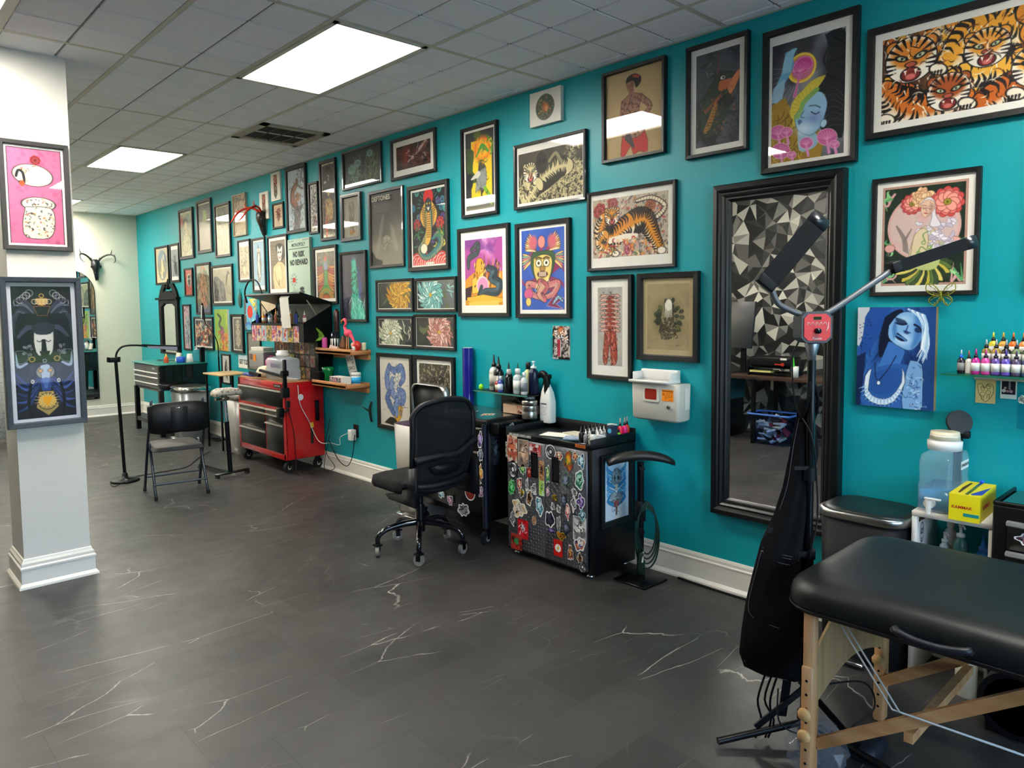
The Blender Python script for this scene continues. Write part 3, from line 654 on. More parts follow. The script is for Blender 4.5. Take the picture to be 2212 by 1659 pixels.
def a_liz(c):
    a = c.a; c.fill('#a9b7c0'); c.tex('#c2ccd1', 3, 3, .4, .6, .7); c.P([(.25, a), (.35, a * .78), (.15, a * .7), (.3, a * .74), (.42, a * .6), (.7, a * .62), (.95, a * .58), (.7, a * .72), (.65, a), ], '#5d5c60', sm=2)
    c.S([(.45, a * .6), (.25, a * .5), (.3, a * .34), (.55, a * .24)], [.12, .13, .12, .07], '#5a3f36'); c.S([(.45, a * .58), (.28, a * .48), (.34, a * .34), (.55, a * .25)], [.07, .08, .07, .04], '#9a5f42')
    c.E(.53, a * .2, .08, .09, '#7a4a38', -.6); c.S([(.55, a * .24), (.75, a * .32), (.9, a * .34)], .025, '#604437'); c.E(.55, a * .46, .13, .12, '#a0653f', soft=.3); c.seed(5).ink(90, (.12, a * .15, .9, a), .13, .012, ['#2d2b30', '#7b7f88', '#3f3330', '#b27a53'], 3)
    c.seed(6).ink(30, (.55, .02, 1, a * .25), .12, .018, ['#3c3a48', '#5d5a6e'], 3)
def a_bw(c):
    a = c.a; c.fill('#cfcac2'); c.seed(4).ink(170, (.2, .1, .85, a * .68), .22, .03, ['#26262a', '#55545a', '#efece6'], 3); c.ink(40, (.3, a * .65, .8, a * .85), .25, .03, ['#5a2c38', '#7b4350'], 2); c.S([(.7, a * .8), (.65, a * .92), (.35, a * .97)], .03, '#6a3c44')
def a_tarot(c):
    a = c.a; c.fill('#d9cfb6'); c.P([(.05, .06), (.95, .06), (.95, a - .1), (.05, a - .1)], '#413733'); 
    for sx in (.14, .86):
        for sy in (.16, a - .2): c.ring(sx, sy, .1, .008, '#d9cfb6')
    c.S([(.45, a * .16), (.56, a * .18), (.5, a * .23)], .018, '#d8d2c2'); c.S([(.1, a * .4), (.9, a * .4)], .006, '#d9cfb6'); c.E(.5, a * .39, .09, .16, '#cdb48c'); c.E(.5, a * .33, .12, .07, '#2c2522')
    c.P([(.32, a * .48), (.7, a * .5), (.78, a * .74), (.3, a * .76), (.25, a * .6)], '#c8a566', sm=3); c.P([(.2, a * .72), (.42, a * .7), (.38, a * .97), (.22, a * .97)], '#b5331f', sm=3); c.E(.25, a * .25, .1, .05, '#cfc8ba', soft=.4)
    c.seed(2).ink(80, (.15, a * .45, .85, a * .93), .2, .014, ['#e3cf9c', '#8d6f42', '#5a4636', '#a34a30'], 2); c.tex('#6b5648', 8, 3, .62, .68, .5)
def a_jelly(c):
    a = c.a; c.fill('#2e3333'); c.tex('#3b4241', 3, 2, .4, .7, .8)
    for x, y, q in ((.22, .42, .11), (.38, .3, .09), (.72, .14, .08)): c.E(x, a * y * 1.2, q, q * .7, '#6f9a92', soft=.5, o=.8); c.ring(x, a * y * 1.2, q * .8, .005, '#a8cfbf', ry=q * .5)
    c.seed(5).ink(46, (.08, a * .3, .5, a * .95), .2, .0045, ['#6fa38f', '#5c7f6e', '#93b8a5'], 3); c.ink(40, (.55, a * .15, .95, a * .8), .22, .004, ['#7c9a58', '#9fb56b', '#5f7d62'], 2, ang=1.9)
def a_rb(c):
    a = c.a; c.fill('#241a1c'); c.tex('#5a2a22', 3, 6, .5, .65, .9); c.E(.3, a * .45, .14, .2, '#a8402a', soft=.8, o=.8); c.S([(.35, a * .75), (.6, a * .5), (.9, a * .05)], [.03, .1, .06], '#6b3a34'); c.S([(.35, a * .72), (.62, a * .4), (.88, a * .02)], [.01, .03, .02], '#cdb9b2'); c.S([(.5, a * .95), (.65, a * .7), (.95, a * .5)], [.04, .1, .05], '#553230'); c.seed(5).ink(60, (.35, a * .1, .98, a * .95), .12, .008, ['#d9c7be', '#8d4a3c', '#1b1416', '#713a34'], 4)
def a_bam(c):
    a = c.a; c.fill('#a7a391'); c.P([(.34, a * .1), (.64, a * .1), (.66, a * .92), (.36, a * .92)], '#8b8372'); c.seed(3).ink(60, (.36, a * .12, .64, a * .8), .2, .016, ['#4d3a32', '#6d5b4c', '#bdb39c'], .8, ang=1.4); c.seed(4).ink(30, (.38, a * .84, .66, a * .92), .08, .02, ['#b87a35', '#6a4a2c'], 1)
def a_deft(c):
    a = c.a; c.fill('#3f3d3a'); c.grad('#8f8878', .5, a * .2, .5, a * .75, .9); c.E(.05, a * .3, .5, .35, '#3a3937', soft=.6); c.tex('#a39c8b', 2.5, 5, .5, .7, .25)
    c.P([(.36, a * .32), (.44, a * .32), (.34, a * .6), (.2, a * .86), (.14, a * .86), (.26, a * .55)], '#a9a190', .5, soft=.05, sm=3); c.P([(.62, a * .45), (.72, a * .5), (.86, a * .8), (.74, a * .8), (.66, a * .62)], '#a9a190', .6, soft=.05, sm=3)
    c.E(.5, a * .5, .12, .3, '#2f2d2b', o=.35, soft=.8); c.S([(.38, a * .64), (.5, a * .62), (.62, a * .66)], [.01, .04, .01], '#beb6a4', .6, soft=.03); c.seed(4).ink(14, (.4, a * .62, .62, a * .76), .1, .006, ['#d7cfbd', '#c6bda9'], 2, .8); c.E(.06, a * .97, .14, .1, '#1d2024'); c.S([(.02, a * .85), (.12, a * .93), (.3, a * .97)], .05, '#1d2024')
    c.seed(2); [c.txt(.1, a * (.16 + .02 * k), .5, .008, '#6f6b62', .006) for k in range(6)]
def a_cobra(c):
    a = c.a; c.fill('#12151c'); r = c.seed(21).r
    for k in range(16): x, y = r.choice([r.uniform(0, .25), r.uniform(.75, 1), r.uniform(0, 1)]), r.uniform(0, a * .45); col = r.choice(['#58c9b6', '#6d4aa0', '#3f8fb0']); [c.ring(x, y, q, .008, col) for q in (.03, .055)]
    for k in range(9): x = k / 8; [c.ring(x, a * (1.0 - .03 * (k % 2)), q, .012, ['#d8342f', '#f3b8b0'][j % 2]) for j, q in enumerate((.06, .09, .12, .15, .18))]
    c.ink(30, (0, a * .62, 1, a * .8), .14, .014, ['#5a3a8c', '#2f8a55', '#e4d44a'], 2)
    for k in range(14): b = PI + PI * k / 13; c.S([(.5 + .25 * math.cos(b), a * .22 + .25 * math.sin(b)), (.5 + .33 * math.cos(b), a * .22 + .33 * math.sin(b))], .006, '#3fae9c')
    c.E(.5, a * .1, .15, .17, '#d0242b'); c.P([(.32, a * .22), (.5, a * .12), (.68, a * .22), (.76, a * .35), (.62, a * .5), (.38, a * .5), (.24, a * .35)], '#d8a84a', sm=4, edge='#0c0d10', ew=.012)
    for k in range(9): y = a * (.21 + .033 * k); c.S([(.28 + .01 * k, y), (.42, y + .05)], .009, '#5a3a14', 1, 0); c.S([(.72 - .01 * k, y), (.58, y + .05)], .009, '#5a3a14', 1, 0)
    c.snake([(.5, a * .3), (.5, a * .55), (.36, a * .7), (.22, a * .8), (.4, a * .9), (.66, a * .84), (.86, a * .72), (.78, a * .6), (.62, a * .66)], [.1, .09, .075, .06, .05, .06, .075, .06, .02], '#2f7f86', '#e2b25a', n=60)
    c.S([(.5, a * .22), (.5, a * .6), (.42, a * .72)], [.05, .08, .05], '#dcae55'); [c.S([(.44, a * (.3 + .03 * k)), (.56, a * (.3 + .03 * k))], .006, '#5a3a14', 1, 0) for k in range(12)]
    c.E(.5, a * .2, .09, .12, '#2b3140', edge='#0c0d10'); c.E(.46, a * .18, .02, .015, '#e8e040'); c.E(.54, a * .18, .02, .015, '#e8e040'); c.P([(.45, a * .23), (.55, a * .23), (.5, a * .28)], '#e9e4d4')
    c.rose(.14, a * .45, .11, ['#d33a3c', '#a52028', '#ee6a5c']); c.rose(.84, a * .46, .12, ['#d33a3c', '#a52028', '#ee6a5c']); c.seed(3).ink(16, (.05, a * .52, .3, a * .62), .1, .014, ['#2e7d4c'], 2); c.ink(16, (.7, a * .54, .95, a * .62), .1, .014, ['#2e7d4c'], 2); c.E(.35, a * .78, .1, .09, '#e6dcc4', edge='#1a1a1a')
    c.P([(.4, a * .965), (.64, a * .965), (.64, a * .995), (.4, a * .995)], '#cfe0cf')
def a_masked(c):
    a = c.a; c.fill('#776856'); c.seed(3); c.P([(0, a * .08), (.35, a * .08), (.4, a * .5), (0, a * .52)], '#6b5b4b'); [c.txt(.05, a * (.15 + .06 * k), .3, .02, '#a08f78', .014) for k in range(6)]
    c.P([(.35, a * .1), (.62, a * .06), (.95, a * .14), (.98, a * .35), (.7, a * .42), (.5, a * .34)], '#26231f', sm=3); c.P([(.48, a * .3), (.5, a * .1), (.62, a * .2), (.82, a * .12), (.78, a * .3), (.7, a * .42), (.56, a * .42)], '#e7e0cf', sm=2, edge='#1b1917'); c.E(.56, a * .25, .05, .03, '#222222'); c.E(.7, a * .25, .05, .03, '#222222'); c.S([(.56, a * .34), (.64, a * .37), (.74, a * .33)], .014, '#7c1a1a')
    c.P([(.18, a * .55), (.45, a * .46), (.6, a * .44), (1, a * .55), (1, a), (.2, a)], '#dcb98a', sm=2, edge='#3b2c1e'); c.P([(.3, a * .6), (.6, a * .52), (.8, a * .7), (.7, a * .92), (.5, a * .98), (.34, a * .9)], '#e5c697', sm=4); c.S([(.3, a * .62), (.36, a * .8), (.6, a * .97)], .008, '#4a3624'); c.S([(.7, a * .5), (.78, a * .7), (.72, a * .9)], .006, '#4a3624'); c.E(.55, a * .87, .05, .07, '#c49a6a', edge='#4a3624')
def a_mono(c):
    a = c.a; c.fill('#b5c9b7'); c.S([(.05, a * .145), (.95, a * .145)], .006, '#2c3430', 1, 0); c.seed(4)
    c.E(.26, a * .62, .07, .05, '#c23a2c'); c.P([(.19, a * .59), (.33, a * .59), (.33, a * .66), (.19, a * .66)], '#c23a2c'); [c.S([(.26 + .1 * math.cos(b), a * .62 + .1 * math.sin(b)), (.26 + .15 * math.cos(b), a * .62 + .15 * math.sin(b))], .006, '#3b3f3c') for b in [q * .57 for q in range(11)]]
    c.ink(14, (.2, a * .72, .5, a * .95), .14, .007, ['#6b7a6c', '#8fa38f'], 2)
    for k in range(5): c.ring(.35 + .05 * k, a * (.93 - .035 * k), .035, .006, '#7c8c5f'); c.E(.62, a * (.96 - .05 * k), .13 - .012 * k, .03, '#3f474c', edge='#20262a')
    c.S([(.05, .04), (.3, .035)], .006, '#59685c', 1, 0); c.S([(.7, .04), (.95, .035)], .006, '#59685c', 1, 0)
def a_lotus(c):
    a = c.a; c.fill('#4b4238'); r = c.seed(9).r
    for sd in (-1, 1):
        for k in range(12): y = a * (.3 + .05 * k); c.petal(.5 + sd * .12, y, PI / 2 - sd * (1.1 - .05 * k), .4, .035, r.choice(['#c9702e', '#d98f3c', '#9c4a2c', '#b8453a']), '#3a1c14', sd * -.6)
    c.P([(.42, a * .4), (.58, a * .4), (.62, a * .7), (.8, a * .85), (.2, a * .85), (.38, a * .7)], '#4f9a4a', sm=3, edge='#1d3a1c'); [c.S([(.42, a * (.45 + .035 * k)), (.58, a * (.45 + .035 * k))], .006, '#2b5f2a', 1, 0) for k in range(11)]
    c.E(.5, a * .26, .17, .2, '#5fa056', edge='#22391e'); c.E(.5, a * .28, .12, .15, '#8e8fb4', edge='#3b3a52'); c.E(.5, a * .14, .1, .1, '#c96b5d', soft=.3); [c.ring(.5, a * 1.02, .24 + .045 * k, .012, ['#7a8f3a', '#a3b04a', '#c97a3a', '#d8a24a'][k % 4], ry=.18 + .04 * k) for k in range(5)]; c.E(.5, a * 1.02, .25, .14, '#b95a2e')
    c.ink(60, (.05, .05, .95, a * .3), .14, .01, ['#6b7f7a', '#b87a5a', '#8f5a6a', '#d2b98a'], 3)
def a_fall(c):
    a = c.a; c.fill('#2c3044'); c.tex('#4c4560', 3, 4, .45, .6, .7, sx=2); c.P([(.4, a * .1), (.6, a * .1), (.66, a * .5), (.95, a), (.35, a), (.42, a * .6)], '#2fb5a0', sm=3, soft=.04); c.P([(.47, a * .12), (.58, a * .12), (.56, a * .5), (.5, a * .55)], '#7fe0d0', .6, sm=3, soft=.03); c.S([(.68, a * .2), (.75, a * .5), (.7, a * .75)], [.02, .07, .02], '#3350a8', .8, soft=.04)
    c.seed(4).ink(60, (.38, a * .25, .66, a * .68), .1, .016, ['#1d6a4a', '#14503e', '#49d0a8'], 2); c.ink(90, (.35, a * .65, .95, a), .22, .008, ['#7be8cc', '#1f8f84', '#b5f5e6'], 1, ang=1.3); c.S([(.42, .12), (.5, .07), (.6, .14)], .02, '#6a86b8', .6); c.E(.1, a * .4, .1, .5, '#5f5878', soft=.8, o=.5)
def mumart(bgc, cols, edge, cx, cy, R_, w_=.028, bend=1.2, leaf='#3c4a30', n=22, seed=2, core='#d8a838', dark='#1c1f24'):
    def f(c):
        a = c.a; c.fill(bgc); c.grad(dark, .9, 0, .2, a, 1.3); c.seed(seed); c.ink(9, (.05, .05, .95, a), .2, .03, [leaf], 1.5)
        c.mum(cx, cy * a, R_, n, cols, edge, w_, bend, core=core); c.ink(10, (.75, .05, .98, a * .6), .16, .012, [leaf, cols[0]], 2)
    return f
a_my = mumart('#4a4f57', ['#e0a52c', '#c98a22', '#f0c34c'], '#4a3210', .62, .5, .36, leaf='#3f5a3c', seed=3)
a_mt = mumart('#6f7478', ['#8fcfc8', '#6fb5b0', '#c9e8e0'], '#24484a', .36, .5, .36, leaf='#5a6238', seed=5)
a_mw = mumart('#33373c', ['#dfe2c8', '#c6cdae', '#f2f2e2'], '#3d4a3c', .36, .55, .36, leaf='#48582f', seed=8)
a_mr = mumart('#3e4145', ['#d59a8e', '#c27a72', '#ecc6b8'], '#4c2422', .62, .5, .34, leaf='#59683c', seed=11)
def a_surf(c):   # yellow panel with a green figure
    a = c.a; c.fill('#35373b'); c.P([(.2, a * .12), (.93, a * .12), (.93, a * .93), (.2, a * .93)], '#e7c42e'); c.grad('#b9b08f', .5, a * .9, .5, a * 1.05); c.E(.6, a * .24, .33, .3, '#ef8a1f', soft=.25); c.E(.62, a * .24, .2, .18, '#f6b52c', soft=.3); c.ring(.6, a * .24, .26, .01, '#d9641a')
    c.E(.42, .07, .13, .09, '#5c6a2c'); c.P([(.05, a * .2), (.3, a * .25), (.25, a * .5), (.5, a * .6), (.25, a * .65), (.08, a * .5)], '#3f5530', sm=3, edge='#9fb54a'); c.E(.14, a * .63, .12, .2, '#24272b')
    c.P([(.48, a * .38), (.66, a * .4), (.74, a * .62), (.6, a * .8), (.45, a * .66)], '#4a4640', sm=3, edge='#1e1c1a'); c.P([(.4, a * .55), (.72, a * .48), (.7, a * .75), (.52, a * .72), (.35, a * .78)], '#8b8f8c', sm=2, edge='#34383a'); c.S([(.2, a * .6), (.45, a * .55)], [.02, .08], '#c9c7bc')
    c.S([(.42, a * .3), (.6, a * .2), (.8, a * .28)], [.02, .06, .03], '#4c9a3c'); c.S([(.8, a * .1), (.95, a * .2), (.9, a * .32)], .03, '#4c8f3c'); c.seed(3).ink(40, (.3, a * .15, .92, a * .42), .14, .012, ['#8fb52e', '#d96a1e', '#3c7a3a', '#f2d24a'], 3)
    c.S([(.55, a * .75), (.58, a * .9)], .025, '#3a342c'); c.S([(.68, a * .74), (.82, a * .84), (.9, a * .95)], [.05, .06, .03], '#7aa82e'); c.ink(20, (.4, a * .45, .75, a * .9), .14, .01, ['#2b2a28', '#6d6f6c'], 2)
def a_tigbw(c):
    a = c.a; c.fill('#3a362d'); c.tex('#4f4a3c', 4, 3, .4, .6, .8); r = c.seed(8).r; K = '#c9bd8e'
    for x in np.linspace(.3, 1, 9):
        for y in np.linspace(.45, 1, 6): [c.ring(x + r.uniform(-.04, .04), a * (y + r.uniform(-.04, .04)), q, .005, K) for q in (.02, .038)]
    c.ink(150, (.3, a * .5, 1, a), .09, .006, [K, '#a89c70', '#2a2620'], 4); c.ink(60, (.75, 0, 1, a * .5), .1, .006, [K, '#8f8460'], 4)
    c.tiger([(.22, a * .6), (.3, a * .62), (.45, a * .5), (.62, a * .4), (.78, a * .42)], [.1, .14, .15, .14, .08], K, '#e0d6ae', '#2c281f', 26); c.tiger([(.3, a * .7), (.22, a * .85), (.12, a * .98)], [.1, .08, .08], K, '#e0d6ae', '#2c281f', 8); c.thead(.2, a * .4, .12, K)
    c.E(.38, a * .24, .1, .13, '#2c2a24', edge='#6b654e'); c.E(.35, a * .22, .025, .03, '#0e0d0b'); c.E(.42, a * .22, .025, .03, '#0e0d0b'); c.S([(.5, a * .25), (.6, a * .12), (.68, a * .3)], .02, '#87805e'); c.ink(30, (.0, a * .5, .2, a), .12, .007, [K], 3)
def a_serp(c):
    a = c.a; c.fill('#b04a9a'); c.tex('#e2a8d2', 2.4, 5, .42, .6, .9, sx=.8); c.tex('#7a3a8c', 3, 8, .55, .68, .8); c.P([(0, a * .62), (.25, a * .5), (.5, a * .55), (1, a * .5), (1, a), (0, a)], '#d9912a', sm=2); c.P([(0, a * .74), (.2, a * .7), (.15, a * .9), (0, a * .92)], '#3b2430')
    c.snake([(.18, a * .16), (.36, a * .07), (.34, a * .2), (.12, a * .28), (.1, a * .42)], [.03, .04, .05, .05, .03], '#4f5a5c', n=26)
    c.P([(.3, a * .4), (.34, a * .3), (.46, a * .3), (.52, a * .4), (.5, a * .6), (.3, a * .6)], '#e3a32c', edge='#4a2c14', sm=2); [c.P([(.5 + .11 * k, a * .6), (.53 + .11 * k, a * (.2 + .05 * k)), (.58 + .11 * k, a * .6)], ['#70492a', '#b5562c', '#d48a2a', '#8f4a30'][k]) for k in range(4)]
    c.P([(.2, a * .6), (.5, a * .5), (.55, a * .8), (.2, a * .82)], '#f0c04a', edge='#7a4a18'); c.seed(5).ink(60, (.25, a * .3, .95, a * .7), .12, .014, ['#f4d470', '#6a3a1c', '#c9742a', '#3c2a20'], 1, ang=1.5)
    c.E(.48, a * .7, .14, .14, '#d98fb8', edge='#f2d8e4', ew=.02); c.snake([(.62, a * .45), (.8, a * .5), (.72, a * .6), (.92, a * .68), (.85, a * .8), (.55, a * .8), (.38, a * .88), (.45, a * .72)], [.05, .07, .07, .08, .07, .06, .05, .03], '#2f4450', '#5f8090', n=60)
    c.P([(.05, a * .88), (.5, a * .84), (1, a * .9), (1, a * .96), (.4, a), (.05, a * .93)], '#e8b23c', edge='#6b4414'); c.P([(.1, a * .95), (.9, a * .93), (.9, a), (.1, a)], '#efc25a')
def a_mask(c):
    a = c.a; c.fill('#2c55b0'); c.tex('#3c66c0', 3, 3, .5, .6, .6); r = c.seed(5).r
    for k in range(12): b = r.uniform(0, 6.28); c.S([(.5, a * .6), (.5 + .42 * math.cos(b), a * .6 + .5 * math.sin(b)), (.5 + .5 * math.cos(b + .2), a * .6 + .5 * math.sin(b + .2))], [.07, .03, .005], '#8c2a5c'); 
    for sd in (-1, 1):
        for k in range(9): b = -PI / 2 + sd * (.25 + .13 * k); c.petal(.5 + sd * .16, a * .27, b, .34 - .012 * k, .016, ['#e9cf86', '#d9a05c', '#f3e2b0'][k % 3], '#5c2c20', sd * .3)
        for k in range(7): b = -PI / 2 + sd * (.9 + .17 * k); c.petal(.5 + sd * .22, a * .38, b, .28, .018, ['#e6c67c', '#7cb89a', '#d67a86'][k % 3], '#4c2430', sd * .4)
        c.snake([(.5 + sd * .12, a * .7), (.5 + sd * .35, a * .68), (.5 + sd * .25, a * .8), (.5 + sd * .05, a * .85)], [.05, .06, .05, .04], '#d67a7c', '#f2c2a8', n=24); c.E(.5 + sd * .22, a * .16, .1, .12, '#c8606c', soft=.3)
    c.E(.48, a * .16, .08, .1, '#e2867c', edge='#6a2430'); c.P([(.28, a * .28), (.72, a * .28), (.78, a * .42), (.68, a * .6), (.5, a * .68), (.32, a * .6), (.22, a * .42)], '#37583a', sm=3, edge='#16241a'); c.P([(.3, a * .36), (.5, a * .32), (.7, a * .36), (.7, a * .52), (.6, a * .66), (.4, a * .66), (.3, a * .52)], '#dcc06a', sm=4, edge='#3a2a14')
    for sx in (.41, .59): c.E(sx, a * .42, .065, .06, '#f4eeda', edge='#3a2a14', ew=.012); c.E(sx, a * .42, .026, .026, '#1d1a16'); c.S([(sx - .07, a * .365), (sx, a * .35), (sx + .07, a * .365)], .014, '#4a3a1c')
    c.E(.5, a * .49, .06, .04, '#a5793c', edge='#3a2a14'); c.E(.5, a * .56, .11, .05, '#5a2420', edge='#2a1410'); [c.S([(.43 + .035 * k, a * .535), (.43 + .035 * k, a * .58)], .01, '#efe6ce', 1, 0) for k in range(5)]; c.ink(40, (.38, a * .57, .64, a * .7), .14, .01, ['#e8dca8', '#c9a85a', '#7c5a2c'], 1, ang=1.6)
    c.snake([(.45, a * .66), (.55, a * .72), (.45, a * .8), (.55, a * .88)], [.06, .09, .08, .04], '#c9626c', '#efc0a0', n=30); c.E(.16, a * .8, .1, .09, '#cf5a8a', edge='#5c1c3c'); c.E(.16, a * .9, .06, .07, '#e2c86a', edge='#5c4420'); c.P([(.6, a * .95), (.75, a * .84), (.98, a * .86), (.8, a * .93), (.96, a * .99)], '#7c2450', edge='#e8c8d8'); c.snake([(.75, a * .92), (.86, a * .85), (.96, a * .9)], [.02, .03, .01], '#9ac0d8', n=10)
def a_circle(c):
    a = c.a; c.fill('#e7e3d8'); c.E(.5, a * .5, .29, .29, '#5c6a5a', edge='#3b3a32', ew=.01); c.seed(7)
    for k in range(150): b, q = c.r.uniform(0, 6.28), c.r.uniform(0, .25); c.E(.5 + q * math.cos(b), a * .5 + q * math.sin(b), .025, .02, c.r.choice(['#7d8f68', '#b08a52', '#4a6a6a', '#93513c', '#c9b27a']), b, edge='#2c2c26', ew=.004)
    c.E(.52, a * .5, .1, .1, '#cf7a4e', soft=.4); c.E(.55, a * .55, .05, .06, '#e0a06a')
def a_lady(c):
    a = c.a; c.fill('#c8ad7c'); c.grad('#b59a6a', .3, 0, .8, a); K = '#2b1c1a'; SK = '#a8765c'
    c.P([(.3, a * .74), (.68, a * .72), (.74, a * .98), (.6, a * .96), (.5, a * .99), (.45, a * .88), (.34, a * .99), (.27, a * .97)], '#c2281d', sm=2, edge='#5c100c')
    c.P([(.42, a * .28), (.52, a * .28), (.62, a * .32), (.6, a * .45), (.57, a * .58), (.68, a * .74), (.5, a * .8), (.3, a * .75), (.34, a * .56), (.3, a * .44), (.3, a * .35)], SK, sm=3, edge=K, ew=.005)
    c.S([(.62, a * .34), (.78, a * .47), (.66, a * .57)], [.05, .042, .03], K); c.S([(.62, a * .34), (.775, a * .47), (.665, a * .565)], [.044, .036, .024], SK); c.S([(.32, a * .36), (.29, a * .52), (.31, a * .7)], [.05, .04, .03], SK); c.S([(.46, a * .24), (.46, a * .31)], .045, SK)
    c.face(.44, a * .19, .085, SK, '#5c3026', -.25, None, '#9c2a24'); c.P([(.36, a * .15), (.38, a * .08), (.5, a * .05), (.62, a * .1), (.62, a * .17), (.54, a * .22), (.5, a * .14), (.42, a * .13)], '#231615', sm=3); c.S([(.5, a * .075), (.58, a * .1)], .02, '#b84a2c')
    c.clip = np.clip(1 - abs(c.I - hx(SK)).sum(2) * 9, 0, 1); c.seed(4).ink(260, (.25, a * .3, .82, a * .78), .05, .006, ['#3c2a2c', '#5b4444', '#2a2226', '#7d4a3c'], 4, .85); c.clip = None; c.S([(.4, a * .78), (.5, a * .9)], [.06, .02], '#3b2c2c')
def a_toad(c):
    a = c.a; c.fill('#4b5055'); c.tex('#2c3033', 3, 5, .45, .6, .9); r = c.seed(3).r
    for k in range(26): c.petal(r.uniform(0, 1), r.uniform(0, a), r.uniform(0, 6.28), .16, .03, r.choice(['#23272a', '#5f676c', '#33383c']), '#17191b')
    c.S([(.5, a * .02), (.52, a * .22), (.42, a * .4)], .014, '#7a4438'); c.S([(.3, a * .6), (.24, a * .8), (.36, a * .95)], [.16, .2, .12], '#15181a')
    c.P([(.2, a * .45), (.45, a * .3), (.6, a * .24), (.9, a * .28), (.95, a * .36), (.8, a * .4), (.78, a * .62), (.6, a * .78), (.35, a * .9), (.18, a * .86), (.1, a * .65)], '#2c3a2a', sm=4, edge='#101211', ew=.01)
    c.P([(.42, a * .55), (.55, a * .5), (.45, a * .68), (.3, a * .84), (.18, a * .84), (.3, a * .7)], '#a9763c', sm=3); c.P([(.55, a * .33), (.92, a * .33), (.86, a * .38), (.65, a * .44), (.52, a * .42)], '#b8623c', sm=3); c.P([(.72, a * .4), (.98, a * .25), (.99, a * .34), (.8, a * .5)], '#cf7a4c', sm=2, edge='#3c1c14')
    c.E(.62, a * .3, .055, .04, '#d8d6cc', edge='#14181a', ew=.014); c.E(.63, a * .3, .022, .024, '#14181a'); c.E(.7, a * .55, .2, .12, '#1b211f', soft=.2)
    for k in range(11): c.ring(.24 + .035 * k, a * (.62 - .014 * k), .03, .005, '#c2563c'); 
    c.ink(60, (.2, a * .4, .9, a * .9), .09, .006, ['#d8703c', '#161a1a', '#5f7a3c', '#8f3c2c'], 4); [c.S([(.2 + .03 * k, a * (.84 - .03 * k)), (.32 + .03 * k, a * (.84 - .03 * k))], .005, '#4a3418', 1, 0) for k in range(9)]; c.ink(20, (.6, a * .7, 1, a), .14, .016, ['#3c4246', '#202427'], 2)
